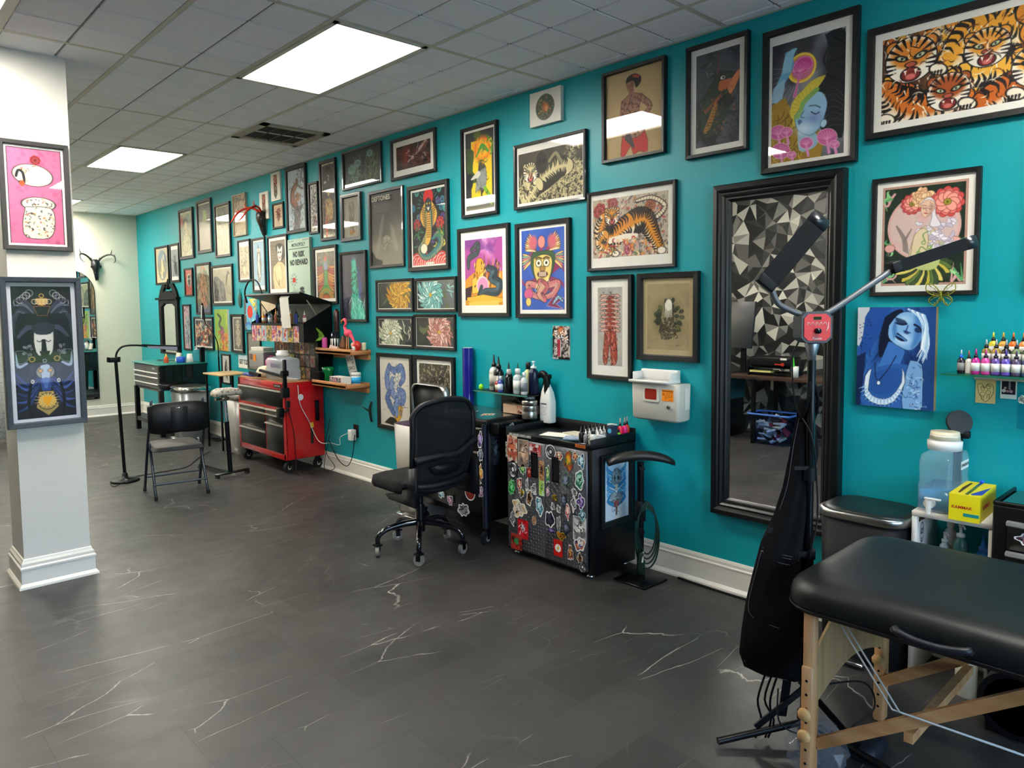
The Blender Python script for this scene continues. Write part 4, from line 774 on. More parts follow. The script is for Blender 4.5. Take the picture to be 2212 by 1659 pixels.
def a_mush(c):
    a = c.a; c.fill('#3f4148'); c.tex('#a9a9ae', 2, 4, .42, .72, .8); c.grad('#24262c', .5, a * .2, .1, a * .05)
    for k in range(14): b = 1.2 + .17 * k; c.S([(.42 + .23 * math.cos(b), a * .26 + .23 * math.sin(b)), (.42 + .5 * math.cos(b), a * .26 + .5 * math.sin(b))], .002, '#c9c7cc', .7, 0)
    c.P([(.0, a * .5), (.2, a * .46), (.3, a * .62), (.65, a * .75), (.7, a), (0, a)], '#9c7a24', sm=2); c.seed(6).ink(60, (0, a * .52, .5, a), .25, .006, ['#5c4514', '#d0ab48', '#74591c'], 1.5, ang=1.9)
    c.P([(.3, a * .72), (.34, a * .52), (.55, a * .37), (.82, a * .36), (.7, a * .55)], '#cdbb3c', sm=3); c.E(.52, a * .55, .27, .21, '#d2c040', -.6); [c.S([(.55, a * .6), (.55 + .3 * math.cos(b), a * .6 + .3 * math.sin(b))], .002, '#a8982c', 1, 0) for b in np.linspace(3.2, 4.9, 9)]
    c.E(.42, a * .24, .2, .2, '#d9a52c'); c.ring(.42, a * .24, .185, .012, '#f2d24a'); c.E(.43, a * .24, .155, .155, '#c46a8e'); c.P([(.3, a * .22), (.4, a * .16), (.52, a * .17), (.56, a * .23), (.5, a * .27), (.42, a * .285), (.34, a * .275)], '#c93c8c', sm=4, edge='#f0b0d4'); [c.S([(.4, a * .27), (.4 + .13 * math.cos(b), a * .25 + .1 * math.sin(b))], .0025, '#f2bcd8', .9, 0) for b in np.linspace(3.2, 6.3, 12)]; c.S([(.41, a * .27), (.36, a * .38), (.33, a * .46)], [.018, .014, .026], '#e08fc0'); c.S([(.41, a * .27), (.36, a * .38), (.33, a * .46)], [.008, .006, .014], '#c94a94')
    c.S([(.22, a * .1), (.24, a * .2), (.1, a * .36)], [.04, .07, .05], '#5f9cc0'); [c.S([(.16 + .03 * k, a * .24), (.2 + .03 * k, a * .12), (.28 + .02 * k, a * .07)], [.02, .018, .01], '#86bcd6') for k in range(4)]; c.P([(.02, a * .36), (.18, a * .3), (.15, a * .46), (.0, a * .48)], '#8fb4cc', sm=2)
    c.P([(.75, a * .02), (.8, a * .2), (.74, a * .36), (.62, a * .46), (.74, a * .5), (.76, a * .62), (.66, a * .68), (.7, a * .78), (.9, a * .86), (1, a * .8), (1, a * .05)], '#17171a', sm=3)
    for k in range(7): c.S([(.74 + .04 * k, a * .02), (.78 + .03 * k, a * .12), (.72 + .05 * k, a * .22), (.8 + .03 * k, a * .34)], [.01, .014, .014, .02], '#17171a'); c.S([(.72, a * (.5 + .05 * k)), (.85, a * (.46 + .05 * k)), (.98, a * (.54 + .04 * k))], .003, '#6d6d76', .7)
    c.P([(.38, a * .72), (.6, a * .78), (.66, a * .88), (.56, a * .93), (.4, a * .92)], '#92b6ca', sm=3)
    c.P([(.33, a * .63), (.4, a * .58), (.44, a * .53), (.56, a * .47), (.7, a * .48), (.77, a * .57), (.74, a * .67), (.68, a * .76), (.55, a * .81), (.4, a * .76), (.35, a * .7)], '#8fb8d4', sm=3, edge='#34506a'); c.E(.6, a * .68, .1, .07, '#7486c0', soft=.8, o=.8); c.E(.46, a * .75, .1, .07, '#d9e6ee', soft=.8, o=.7)
    c.P([(.32, a * .64), (.4, a * .58), (.42, a * .52), (.62, a * .43), (.66, a * .46), (.5, a * .53), (.44, a * .6), (.38, a * .66)], '#7faa5c', sm=3); c.S([(.56, a * .62), (.62, a * .645), (.67, a * .635)], .007, '#22303c'); c.S([(.54, a * .57), (.62, a * .575), (.68, a * .6)], .008, '#3c5a74'); c.S([(.46, a * .6), (.42, a * .645), (.46, a * .655)], .005, '#34506a'); c.P([(.37, a * .67), (.42, a * .665), (.44, a * .69), (.39, a * .71)], '#4c6a98'); c.E(.73, a * .735, .04, .05, '#a9cbdc', .3, edge='#34506a')
    for x, y, q in ((.1, .74, .12), (.22, .75, .08), (.14, .9, .13), (.5, .87, .09), (.78, .85, .13), (.88, .92, .06), (.3, .95, .06)):
        c.E(x, a * y, q, q * .8, '#c45a96', .3, edge='#f0bcd8', ew=.006); [c.S([(x, a * y + q * .3), (x + q * .85 * math.cos(b), a * y + q * .6 * math.sin(b))], .0025, '#ecb4d4', .9, 0) for b in np.linspace(3.3, 6.1, 9)]; c.S([(x, a * y + q * .3), (x + .03, a * y + q + .08)], [.016, .02], '#d98abc')
    c.seed(1); c.txt(.02, a * .96, .12, .012, '#c9c7cc')
def a_tigers(c):
    a = c.a; c.fill('#55351c'); c.tex('#c9741e', 4, 5, .4, .6, .9); T_ = c.tiger; s = c.seed(4)
    for k in range(34): x, y = c.r.uniform(0, 1), c.r.uniform(0, a); b = c.r.uniform(0, 6.28); T_([(x, y), (x + .06 * math.cos(b), y + .06 * math.sin(b)), (x + .13 * math.cos(b + .7), y + .13 * math.sin(b + .7))], [.02, .045, .03], c.r.choice(['#e08a22', '#c4641c', '#eeb03a']), n=7, seed=k)
    T_([(.02, a * .6), (.1, a * .8), (.22, a * .9), (.4, a * .85)], [.05, .09, .09, .05], '#d0701f', n=12); T_([(.3, a * .5), (.42, a * .2), (.55, a * .1), (.66, a * .25)], [.04, .09, .1, .07], '#eca430', n=14); T_([(.36, a * .62), (.5, a * .6), (.62, a * .62), (.7, a * .55)], [.05, .08, .09, .05], '#f0b53c', n=14); T_([(.7, a * .3), (.85, a * .35), (.97, a * .5), (.95, a * .8)], [.06, .1, .11, .09], '#e89628', n=16); T_([(.68, a * .08), (.8, a * .06), (.92, a * .14)], [.06, .08, .06], '#dc8a22', n=10); T_([(.5, a * .95), (.62, a * .85), (.74, a * .9)], [.06, .08, .05], '#c9641c', n=9)
    for k in range(170): x, y = c.r.uniform(0, 1), c.r.uniform(0, a); c.S([(x, y), (x + c.r.uniform(-.02, .02), y + c.r.uniform(.005, .03))], [.004, .0012], '#f5ecd6', 1, 0)
    c.thead(.145, a * .3, .125, '#d98426'); c.thead(.33, a * .76, .1, '#a8501c'); c.thead(.5, a * .36, .1, '#e39a34'); c.thead(.72, a * .66, .11, '#eea93c'); c.thead(.9, a * .2, .1, '#d9822a')
    for x, y in ((.28, .48), (.63, .92), (.03, .95), (.42, .93)): c.E(x, a * y, .04, .026, '#f4ead4', .4, edge='#1a1210'); [c.S([(x - .03 + .015 * q, a * y + .01), (x - .035 + .015 * q, a * y + .04)], [.006, .001], '#1a1210') for q in range(4)]
    c.ink(150, (0, 0, 1, a), .05, .0025, ['#1a1210', '#f5ecd6', '#8a3c14'], 2)
def a_tigc(c):
    a = c.a; c.fill('#b8a893'); r = c.seed(6).r
    for k in range(420): x, y = r.uniform(0, 1), r.uniform(0, a); c.E(x, y, r.uniform(.008, .03), r.uniform(.006, .016), r.choice(['#8f6a5c', '#b04a3c', '#6a7480', '#c9b8a0', '#d9a05a', '#5c5450', '#7c8a70', '#cf8a8c']), r.uniform(0, 3), o=.85)
    c.ink(260, (0, 0, 1, a), .05, .0028, ['#3a3436', '#e8ded0', '#574a4a'], 4); c.rose(.1, a * .2, .09, ['#b8423c', '#8f2c2c', '#d06a5c']); c.rose(.28, a * .1, .07, ['#b8423c', '#8f2c2c', '#d06a5c']); c.rose(.5, a * .88, .07, ['#cf7a84', '#b85a66', '#e2a0a4']); c.rose(.78, a * .2, .07, ['#c9885a', '#a86a48'])
    c.S([(.6, a * .12), (.8, a * .08), (.96, a * .25), (.85, a * .42), (.75, a * .4)], [.015, .02, .025, .025, .03], '#1c1614'); c.tiger([(.6, a * .1), (.8, a * .08), (.96, a * .24), (.86, a * .4), (.74, a * .45)], [.012, .018, .02, .02, .03], '#e9dcc2', n=22)
    c.tiger([(.16, a * .34), (.12, a * .56), (.26, a * .66), (.45, a * .5), (.62, a * .42), (.72, a * .45), (.82, a * .7), (.9, a * .92)], [.07, .1, .12, .11, .13, .12, .08, .05], '#dd9030', n=40); c.S([(.2, a * .72), (.45, a * .68), (.6, a * .66)], [.03, .04, .02], '#efe6d4'); c.tiger([(.16, a * .62), (.1, a * .74), (.2, a * .84), (.3, a * .92)], [.06, .06, .05, .04], '#dc9438', n=12); c.thead(.27, a * .3, .1, '#d98c30'); c.E(.92, a * .94, .05, .035, '#f2e9d8', edge='#2a1c18'); c.E(.32, a * .94, .045, .03, '#f2e9d8', edge='#2a1c18')
    c.ink(60, (.1, a * .7, .8, a), .06, .01, ['#b8423c', '#d98a3c', '#5f7a5c', '#e8c9a0'], 3)
def a_anat(c):
    a = c.a; c.fill('#a9a79e'); c.tex('#bfbcb2', 4, 2, .4, .6, .7); r = c.seed(3).r
    c.P([(.35, a * .15), (.65, a * .12), (.72, a * .5), (.8, a * .9), (.6, a * .98), (.5, a * .7), (.38, a * .97), (.22, a * .92), (.3, a * .55)], '#a04434', sm=3, edge='#2a1714', ew=.012)
    for k in range(9): y = a * (.1 + .055 * k); [c.P([(.5, y), (.5 + sd * .28, y - .03), (.5 + sd * .42, y + .06), (.5 + sd * .2, y + .05)], '#d9a79a', sm=2, edge='#2a1714', ew=.01) for sd in (-1, 1)]
    c.ink(90, (.25, a * .4, .8, a * .97), .2, .012, ['#c96a52', '#7a2c22', '#e0a090', '#3a1c18'], 1.5, ang=1.5); c.ink(40, (.1, a * .05, .9, a * .4), .15, .008, ['#2a2422', '#7a7670'], 3)
def a_hand(c):
    a = c.a; c.fill('#a18f6c'); c.tex('#8c7a5a', 3, 2, .4, .7, .6); c.E(.5, a * .5, .36, .38, '#7f7450', soft=.3); r = c.seed(8).r
    for k in range(46): b = r.uniform(0, 6.28); q = r.uniform(.2, .36); c.E(.5 + q * math.cos(b), a * .5 + q * 1.05 * math.sin(b), .05, .035, r.choice(['#4d5238', '#66683f', '#3a3c2c']), b, edge='#22241a', ew=.005)
    c.P([(.35, a * .84), (.32, a * .62), (.44, a * .54), (.42, a * .3), (.52, a * .24), (.62, a * .34), (.64, a * .56), (.7, a * .7), (.62, a * .82)], '#4c4434', sm=3, edge='#1e1a14'); c.E(.52, a * .32, .08, .12, '#e0dccb', edge='#3a362c'); [c.S([(.44 + .03 * k, a * .3), (.44 + .03 * k, a * .5)], [.012, .006], '#d8d4c4') for k in range(6)]; c.ink(60, (.34, a * .54, .68, a * .84), .1, .008, ['#2a251c', '#7a7054', '#a39a78'], 3)
    c.txt(.7, a * .93, .14, .01, '#5a4c34')
def a_peony(c):
    a = c.a; c.fill('#6f7a54'); c.P([(.0, .0), (1, 0), (1, a), (0, a)], '#b98f7f'); c.P([(.03, .03), (.97, .03), (.97, a - .03), (.03, a - .03)], '#1f3024'); r = c.seed(4).r
    for x, y in ((.1, .12), (.1, .9), (.9, .9), (.9, .6), (.12, .6)):
        for k in range(6): c.S([(x, a * y), (x + r.uniform(-.08, .08), a * y + r.uniform(-.1, .1)), (x + r.uniform(-.1, .1), a * y + r.uniform(-.16, .16))], [.018, .014, .002], r.choice(['#8fd08a', '#5fa86a', '#d9a0a0', '#a9dc9a']))
    c.ring(.5, a * .42, .41, .022, '#d8a8a0'); c.E(.5, a * .42, .4, .4, '#d4b8b0'); c.clip = np.clip((.39 - np.hypot(c.X - .5, c.Y - a * .42)) / c.px, 0, 1); c.tex('#e0a0a4', 3.2, 6, .45, .6, .8); c.tex('#8fa87c', 2.4, 9, .55, .68, .6); c.S([(.3, a * .75), (.28, a * .55), (.18, a * .4)], [.04, .03, .012], '#7d7068', .8); c.S([(.28, a * .55), (.36, a * .44)], [.02, .008], '#7d7068', .8); c.clip = None
    c.ring(.12, a * .88, .07, .012, '#d9a0a0'); c.ring(.12, a * .88, .035, .01, '#8fd08a'); c.E(.1, a * .62, .06, .05, '#e0a8a0', edge='#7a4a44'); c.E(.86, a * .58, .07, .05, '#e0a8a0', edge='#7a4a44')
    for k in range(17): b = PI * (.03 + .94 * k / 16); c.petal(.5, a * .76, b, .34, .05, ['#3c5230', '#5f7a3c', '#c9b54a', '#2c3d26', '#e0cc6a'][k % 5], '#1f2a18')
    c.P([(.4, a * .5), (.52, a * .42), (.66, a * .5), (.68, a * .74), (.5, a * .8), (.34, a * .74)], '#d8c8a0', sm=3, edge='#8a6a54'); c.P([(.36, a * .72), (.68, a * .7), (.66, a * .84), (.44, a * .84)], '#b8c07a', sm=3)
    for k in range(40):
        x, y, b = r.uniform(.44, .84), a * r.uniform(.34, .64), r.uniform(0, 6.28); P4 = [(x + q * math.cos(b + q * 26), y + q * math.sin(b + q * 26)) for q in (.075, .06, .045, .03)]
        c.S(P4, [.02, .026, .02, .008], '#8f8294'); c.S(P4, [.016, .021, .015, .004], ['#ddd5dc', '#efe9ee', '#c4b9c6'][k % 3])
    c.P([(.36, a * .72), (.4, a * .5), (.52, a * .44), (.56, a * .56), (.5, a * .74)], '#dcc8a4', sm=3, edge='#8a6a54'); c.S([(.44, a * .7), (.48, a * .62), (.56, a * .66), (.62, a * .6)], .006, '#6d8f44'); c.S([(.52, a * .56), (.5, a * .5), (.56, a * .47)], .006, '#6d8f44'); [c.ring(x, a * y, .022, .006, '#7a9c4c') for x, y in ((.45, .68), (.58, .63), (.51, .58))]
    def peo(x, y, R_):
        for f, n_, col in ((1, 11, '#d8504c'), (.78, 10, '#e87a70'), (.55, 8, '#f0a090')):
            for k in range(n_): b = 2 * PI * k / n_ + f * 3; c.E(x + R_ * f * .62 * math.cos(b), y + R_ * f * .62 * math.sin(b), R_ * .34, R_ * .26, col, b, edge='#8c2a30', ew=.005)
        c.E(x, y, R_ * .2, R_ * .18, '#a8902c', edge='#5c4a14'); c.E(x, y, R_ * .08, R_ * .08, '#5a6a2c')
    peo(.36, a * .19, .14); c.mum(.48, a * .14, .12, 9, ['#f0d0a0', '#e8b88c'], '#a86a4c', .03, .4, core=None); peo(.77, a * .2, .2)
    c.P([(.46, a * .2), (.54, a * .14), (.62, a * .18), (.64, a * .32), (.7, a * .42), (.58, a * .42), (.6, a * .3)], '#e6dfe4', sm=3, edge='#8f8290'); c.face(.54, a * .25, .105, '#e6bfa4', '#8a5a50', .18, None, '#c2504c')
def a_blue(c):
    a = c.a; c.fill('#173a78'); c.tex('#2c62ac', 2, 4, .4, .65, .9, sx=2.4); c.seed(9).ink(120, (0, 0, 1, a), .3, .012, ['#0f2450', '#3c78c0', '#1c4a94', '#244f9e'], .6, .7, ang=1.5); c.P([(0, 0), (.16, 0), (.1, a * .2), (.05, a * .35), (0, a * .38)], '#c9ccd0', sm=2); c.P([(.1, a * .1), (.2, 0), (.45, 0), (.3, a * .25), (.2, a * .4), (.06, a * .5)], '#1f4f9c', sm=2); c.P([(.0, a * .5), (.12, a * .45), (.06, a), (0, a)], '#0f2450'); c.grad('#0c1f48', .55, a * .1, 1.15, a * .2, 1.4)
    c.P([(.82, 0), (1, 0), (1, a), (.84, a)], '#214f94', .7); D = '#0c1c3c'
    c.P([(.36, a * .1), (.5, a * .03), (.6, a * .04), (.5, a * .2), (.42, a * .42), (.3, a * .5), (.3, a * .3)], '#0b1730', sm=3)
    c.P([(.42, a * .34), (.62, a * .4), (.58, a * .55), (.5, a * .66), (.28, a * .66), (.34, a * .5)], '#3c74bc', sm=3); c.P([(.2, a * .62), (.5, a * .56), (.74, a * .6), (.8, a * .85), (.76, a), (.1, a), (.12, a * .75)], '#2c5fa8', sm=3)
    c.P([(.7, a * .52), (.84, a * .56), (.86, a * .8), (.84, a), (.62, a), (.64, a * .7)], '#7aa8d8', sm=3, edge=D); c.seed(5).ink(50, (.66, a * .58, .84, a), .08, .004, ['#2c5a98', '#d0e2f4', '#1c3a70'], 4)
    c.P([(.42, a * .18), (.56, a * .06), (.74, a * .06), (.86, a * .16), (.82, a * .32), (.7, a * .42), (.54, a * .38), (.42, a * .3)], '#7fb0dc', sm=4, edge=D); c.P([(.74, a * .06), (.86, a * .16), (.82, a * .32), (.7, a * .42), (.74, a * .26)], '#3c74b8', .8, sm=3, soft=.05); c.E(.6, a * .32, .08, .06, '#cfe4f4', soft=.8, o=.9); c.E(.6, a * .13, .07, .05, '#bfdcf0', soft=.8, o=.8)
    c.P([(.5, a * .1), (.62, a * .13), (.64, a * .17), (.52, a * .16)], D, .8, sm=2, soft=.02); c.S([(.5, a * .155), (.58, a * .17), (.64, a * .165)], .012, D); c.S([(.74, a * .17), (.8, a * .2), (.84, a * .25)], .014, D); c.E(.78, a * .225, .04, .03, '#16305c', .6); c.S([(.66, a * .18), (.64, a * .24), (.69, a * .25)], .007, '#1f4680'); c.E(.64, a * .245, .035, .02, '#1a3868', .5, soft=.4)
    c.P([(.53, a * .25), (.62, a * .3), (.66, a * .33), (.58, a * .335), (.5, a * .29)], D, sm=2); c.S([(.52, a * .275), (.6, a * .305), (.64, a * .33)], .012, '#4f86c4'); c.P([(.46, a * .2), (.5, a * .12), (.52, a * .24), (.48, a * .32)], '#3468ac', .7, sm=2, soft=.03)
    for k in range(14): b = k / 13; c.S([(.66 + .2 * b, a * (.02 + .06 * b)), (.8 + .1 * b, a * (.1 + .1 * b)), (.88 + .04 * math.sin(k), a * (.3 + .1 * b)), (.78 + .12 * b, a * (.48 + .06 * math.sin(k)))], [.012, .016, .014, .004], ['#dcebf6', '#a9cbe6', '#7aa6d2', '#f2f8fc'][k % 4])
    c.P([(.12, a * .7), (.2, a * .62), (.16, a * .84), (.3, a * .92), (.46, a * .9), (.6, a * .74), (.6, a * .6), (.64, a * .74), (.5, a * .94), (.3, a * .98), (.12, a * .9)], '#dfeaf4', sm=2, edge=D); c.P([(.22, a * .66), (.56, a * .6), (.56, a * .76), (.4, a * .88), (.2, a * .84)], '#24559c', sm=3)
    for k in range(15): b = .4 + .17 * k; c.S([(.34 + .24 * math.cos(b), a * .74 + .26 * math.sin(b)), (.34 + .33 * math.cos(b), a * .74 + .36 * math.sin(b))], [.012, .002], '#9cc2e4')
    c.S([(.24, a * .56), (.26, a * .7), (.29, a * .74)], .005, '#101a30'); c.S([(.52, a * .48), (.42, a * .62), (.3, a * .74)], .006, '#101a30'); c.E(.3, a * .76, .022, .028, '#dce8f0', edge=D); c.seed(2).txt(.72, a * .96, .2, .02, '#cfe0f0'); [c.E(c.r.uniform(.03, .2), a * c.r.uniform(.1, .4), .008, .006, '#0c2450') for _ in range(26)]
def a_beast(c):
    a = c.a; c.fill('#d9d2c6'); D = '#24304c'; c.P([(.1, a * .98), (.3, a * .88), (.5, a * .9), (.62, a), ], '#26221f', sm=2); c.P([(.42, a * .84), (.56, a * .78), (.7, a * .84), (.56, a * .95)], '#d9a01e', edge='#3a2c10'); c.P([(.6, a * .62), (.75, a * .68), (.7, a * .82), (.58, a * .8)], '#dfa828', edge='#3a2c10')
    L_ = [[(.3, a * .1), (.22, a * .26), (.24, a * .42), (.4, a * .5)], [(.3, a * .12), (.5, a * .18), (.7, a * .12), (.78, a * .26), (.66, a * .36)], [(.4, a * .3), (.36, a * .45), (.5, a * .56), (.66, a * .5)], [(.6, a * .45), (.76, a * .5), (.72, a * .62), (.5, a * .66)], [(.3, a * .5), (.22, a * .6), (.32, a * .72), (.42, a * .82)], [(.55, a * .6), (.5, a * .72), (.52, a * .84)]]
    for i, p in enumerate(L_): c.S(p, [.05, .085, .08, .05], D); c.S(p, [.042, .077, .072, .042], ['#6b84b8', '#5a74a8', '#7d94c2'][i % 3])
    c.E(.56, a * .26, .05, .08, '#efe6d0', edge=D); c.seed(5).ink(150, (.2, a * .1, .8, a * .82), .08, .007, ['#33456e', '#a3b6da', '#4d6294'], 3); [c.txt(.06 + .78 * (k % 2), a * (.3 + .08 * k), .1, .006, '#8a8378', .005) for k in range(7)]
def a_pattern(c):
    a = c.a; c.fill('#3b3730'); c.seed(3).ink(600, (0, 0, 1, a), .06, .009, ['#b5a883', '#8c8062', '#26231f', '#d8cca8', '#56503f'], 4)
def a_skulls(c):
    a = c.a; c.fill('#b9d4ea'); c.grad('#dfeaf2', .5, 0, .5, a)
    for sd in (-1, 1):
        for k in range(6): y = a * (.2 + .1 * k); c.S([(.5 + sd * .08, y + .1), (.5 + sd * .34, y - .04), (.5 + sd * (.38 - .03 * k), y - .2)], [.05, .05, .012], '#2c4a66'); c.S([(.5 + sd * .08, y + .1), (.5 + sd * .34, y - .04), (.5 + sd * (.38 - .03 * k), y - .2)], [.04, .04, .006], ['#4aa0d4', '#76bce4', '#2f86c0'][k % 3])
    c.E(.5, a * .3, .18, .2, '#8f9ca4', edge='#25303a', ew=.012); c.E(.43, a * .33, .045, .05, '#2a2224'); c.E(.58, a * .33, .045, .05, '#2a2224'); c.P([(.42, a * .42), (.58, a * .42), (.54, a * .52), (.46, a * .52)], '#c9c3b0', edge='#25303a'); c.E(.4, a * .63, .14, .13, '#a9b4bc', edge='#25303a'); c.E(.62, a * .65, .13, .13, '#7d8a94', edge='#25303a'); c.E(.5, a * .75, .1, .09, '#b04a44', edge='#3a1a1a'); c.S([(.5, a * .75), (.5, a * .92)], .035, '#8c6a5c')
    c.seed(4).ink(120, (.28, a * .2, .74, a * .9), .07, .007, ['#1f2a34', '#dce4e8', '#56646e', '#6c2a2a'], 4)
def a_ghosty(c):   # stand-in for the cartoon print: pink paper, pale round shape filled with ink patterns
    a = c.a; c.fill('#c9688c'); c.seed(3)
    for k in range(90): x, y = c.r.uniform(0, 1), c.r.uniform(0, a); [c.ring(x, y, q, .002, '#a84a70', .6) for q in (.012, .024, .036)]
    W = '#dfd8bd'; K = '#231c20'; c.P([(.0, 0), (1, 0), (1, .012), (0, .012)], K); c.P([(0, 0), (.012, 0), (.012, a), (0, a)], K); c.P([(.988, 0), (1, 0), (1, a), (.988, a)], K)
    c.E(.46, a * .28, .36, .22, W, .1, edge=K, ew=.012); c.E(.54, a * .58, .3, .14, W, 0, edge=K, ew=.012); c.P([(.3, a * .62), (.76, a * .62), (.82, a * .8), (.7, a * .93), (.3, a * .93), (.24, a * .8)], W, sm=4, edge=K, ew=.012)
    c.rose(.52, a * .12, .1, ['#b8383c', '#8c2a30', '#cf5a54']); c.clip = np.clip(1 - abs(c.I - hx(W)).sum(2) * 8, 0, 1) * np.clip((np.hypot(c.X - .56, c.Y - a * .3) - .2) * 20, 0, 1); c.ink(330, (.1, a * .08, .9, a * .94), .06, .01, ['#26222c', '#8c3a34', '#c98a54', '#5c5a78', '#3a5450', '#2a262a', '#d8b98c'], 4); c.clip = None; c.S([(.16, a * .3), (.2, a * .24), (.28, a * .26), (.3, a * .36), (.22, a * .36)], .025, '#22242c'); c.E(.26, a * .37, .05, .06, '#b8502c')
def a_hatman(c):
    a = c.a; c.fill('#1c1d26'); r = c.seed(4).r; G = '#b9b4ae'; O = '#b48a4c'
    for sd in (-1, 1):
        for k in range(5): [c.ring(.5 + sd * (.2 + .05 * k), a * (.05 + .018 * k), .06, .006, G if k % 2 else '#8d94a4') for _ in (0,)]
        for k in range(7): c.S([(.5 + sd * (.1 + .05 * k), a * .2), (.5 + sd * (.25 + .04 * k), a * (.12 + .02 * k)), (.5 + sd * .47, a * (.1 + .045 * k))], [.012, .03, .006], ['#35384a', '#54586c', '#2a2c3a'][k % 3])
        c.S([(.5 + sd * .08, a * .32), (.5 + sd * .25, a * .31), (.5 + sd * .42, a * .38)], [.02, .05, .02], '#3c4056'); c.E(.5 + sd * .4, a * .53, .13, .12, '#20222c', edge='#a5adbd', ew=.006); c.S([(.5 + sd * .3, a * .58), (.5 + sd * .44, a * .6), (.5 + sd * .47, a * .5)], [.02, .03, .005], '#8f9cb4')
        for k in range(10): c.ring(.5 + sd * r.uniform(.2, .36), a * r.uniform(.44, .52), .018, .005, '#8d8f98')
        c.ring(.5 + sd * .21, a * .55, .045, .009, O); [c.E(.5 + sd * .22, a * (.6 + .022 * k), .016, .012, '#0f1016', edge='#6d6258', ew=.004) for k in range(4)]
        for k in range(9): c.S([(.5 + sd * .1, a * (.68 + .01 * k)), (.5 + sd * .3, a * (.74 + .02 * k)), (.5 + sd * .48, a * (.66 + .035 * k))], [.006, .028, .01], ['#2b3d74', '#1c274c', '#3c539a', '#141a30'][k % 4])
        c.S([(.5 + sd * .24, a * .72), (.5 + sd * .3, a * .86), (.5 + sd * .27, a * .98)], [.02, .03, .02], '#101118'); c.ring(.5 + sd * .22, a * .72, .02, .008, '#d8d2c4', ry=.03)
    c.P([(.4, a * .09), (.6, a * .09), (.56, a * .14), (.44, a * .14)], O, sm=2); [c.ring(.5 + .06 * k, a * .115, .045, .006, '#cdb892') for k in (-2, -1, 0, 1, 2)]; c.ring(.5, a * .07, .035, .007, '#c79c4c'); c.S([(.36, a * .15), (.64, a * .15), (.58, a * .22), (.42, a * .22), (.36, a * .15)], .006, '#7a4a2c', sm=0)
    c.P([(.36, a * .3), (.64, a * .3), (.66, a * .44), (.6, a * .52), (.4, a * .52), (.34, a * .42)], '#c3c2c0', sm=3, edge='#15161e'); c.P([(.3, a * .3), (.5, a * .27), (.7, a * .3), (.62, a * .36), (.38, a * .36)], '#2a2c3a', sm=3)
    for sx in (.43, .58): c.S([(sx - .04, a * .41), (sx, a * .42), (sx + .04, a * .41)], .007, '#1a1a20')
    c.P([(.47, a * .4), (.53, a * .4), (.55, a * .5), (.45, a * .5)], '#1d1e28'); c.P([(.42, a * .49), (.6, a * .49), (.57, a * .54), (.45, a * .54)], '#14151b'); c.ring(.5, a * .565, .03, .007, '#9aa4b8')
    c.E(.5, a * .65, .15, .13, '#8f8878', edge='#22242e'); c.P([(.42, a * .6), (.58, a * .6), (.56, a * .72), (.5, a * .78), (.44, a * .72)], '#a9b4c8', sm=3, edge='#22242e'); c.E(.42, a * .64, .035, .03, '#c49a5c', edge='#22242e'); c.E(.58, a * .64, .035, .03, '#c49a5c', edge='#22242e'); c.P([(.4, a * .7), (.6, a * .7), (.55, a * .82), (.45, a * .82)], '#3457a4', .8, sm=2)
    c.P([(.38, a * .8), (.62, a * .8), (.7, a * .92), (.52, a * .985), (.32, a * .92)], '#a38a54', sm=0, edge='#15161e'); c.E(.51, a * .875, .16, .11, '#caa04a'); c.ring(.51, a * .875, .16, .006, '#22242e')
    for k in range(16): b = .1 + 2 * PI * k / 16; c.S([(.51 + .08 * math.cos(b), a * .865 + .08 * math.sin(b)), (.51 + .22 * math.cos(b), a * .865 + .16 * math.sin(b))], [.008, .003], '#e8c980', 1, 0)
    c.E(.475, a * .855, .045, .045, '#e6a41c'); c.E(.545, a * .855, .045, .045, '#e6a41c'); c.P([(.435, a * .865), (.585, a * .865), (.51, a * .915)], '#e6a41c')
def a_drawing(c):
    a = c.a; c.fill('#d3b981'); K = '#4a3a20'; c.S([(.15, a * .6), (.1, a * .3), (.3, a * .25), (.45, a * .4), (.6, a * .25), (.85, a * .3), (.88, a * .6), (.5, a * .95), (.15, a * .6)], .012, K)
    for x, y in ((.36, .45), (.64, .38)): c.ring(x, a * y, .09, .01, K); c.ring(x, a * (y + .2), .12, .01, K); c.S([(x - .04, a * (y + .28)), (x - .05, a * (y + .42))], .01, K); c.S([(x + .05, a * (y + .28)), (x + .06, a * (y + .42))], .01, K); c.S([(x - .12, a * (y - .06)), (x, a * (y - .1)), (x + .12, a * (y - .04))], .012, K)
def a_polaroid(c):
    a = c.a; c.fill('#e9e7e2'); c.P([(.08, .09), (.92, .09), (.92, a * .78), (.08, a * .78)], '#231f26'); c.P([(.5, .1), (.62, .1), (.62, a * .5), (.5, a * .5)], '#8d8f96'); 
    for x, y, q, col in ((.3, .45, .08, '#c9a08c'), (.22, .6, .13, '#cfc6bd'), (.45, .62, .09, '#b88a84'), (.66, .62, .11, '#c98fa8'), (.58, .5, .05, '#c9a08c')): c.E(x, a * y, q, q, col)

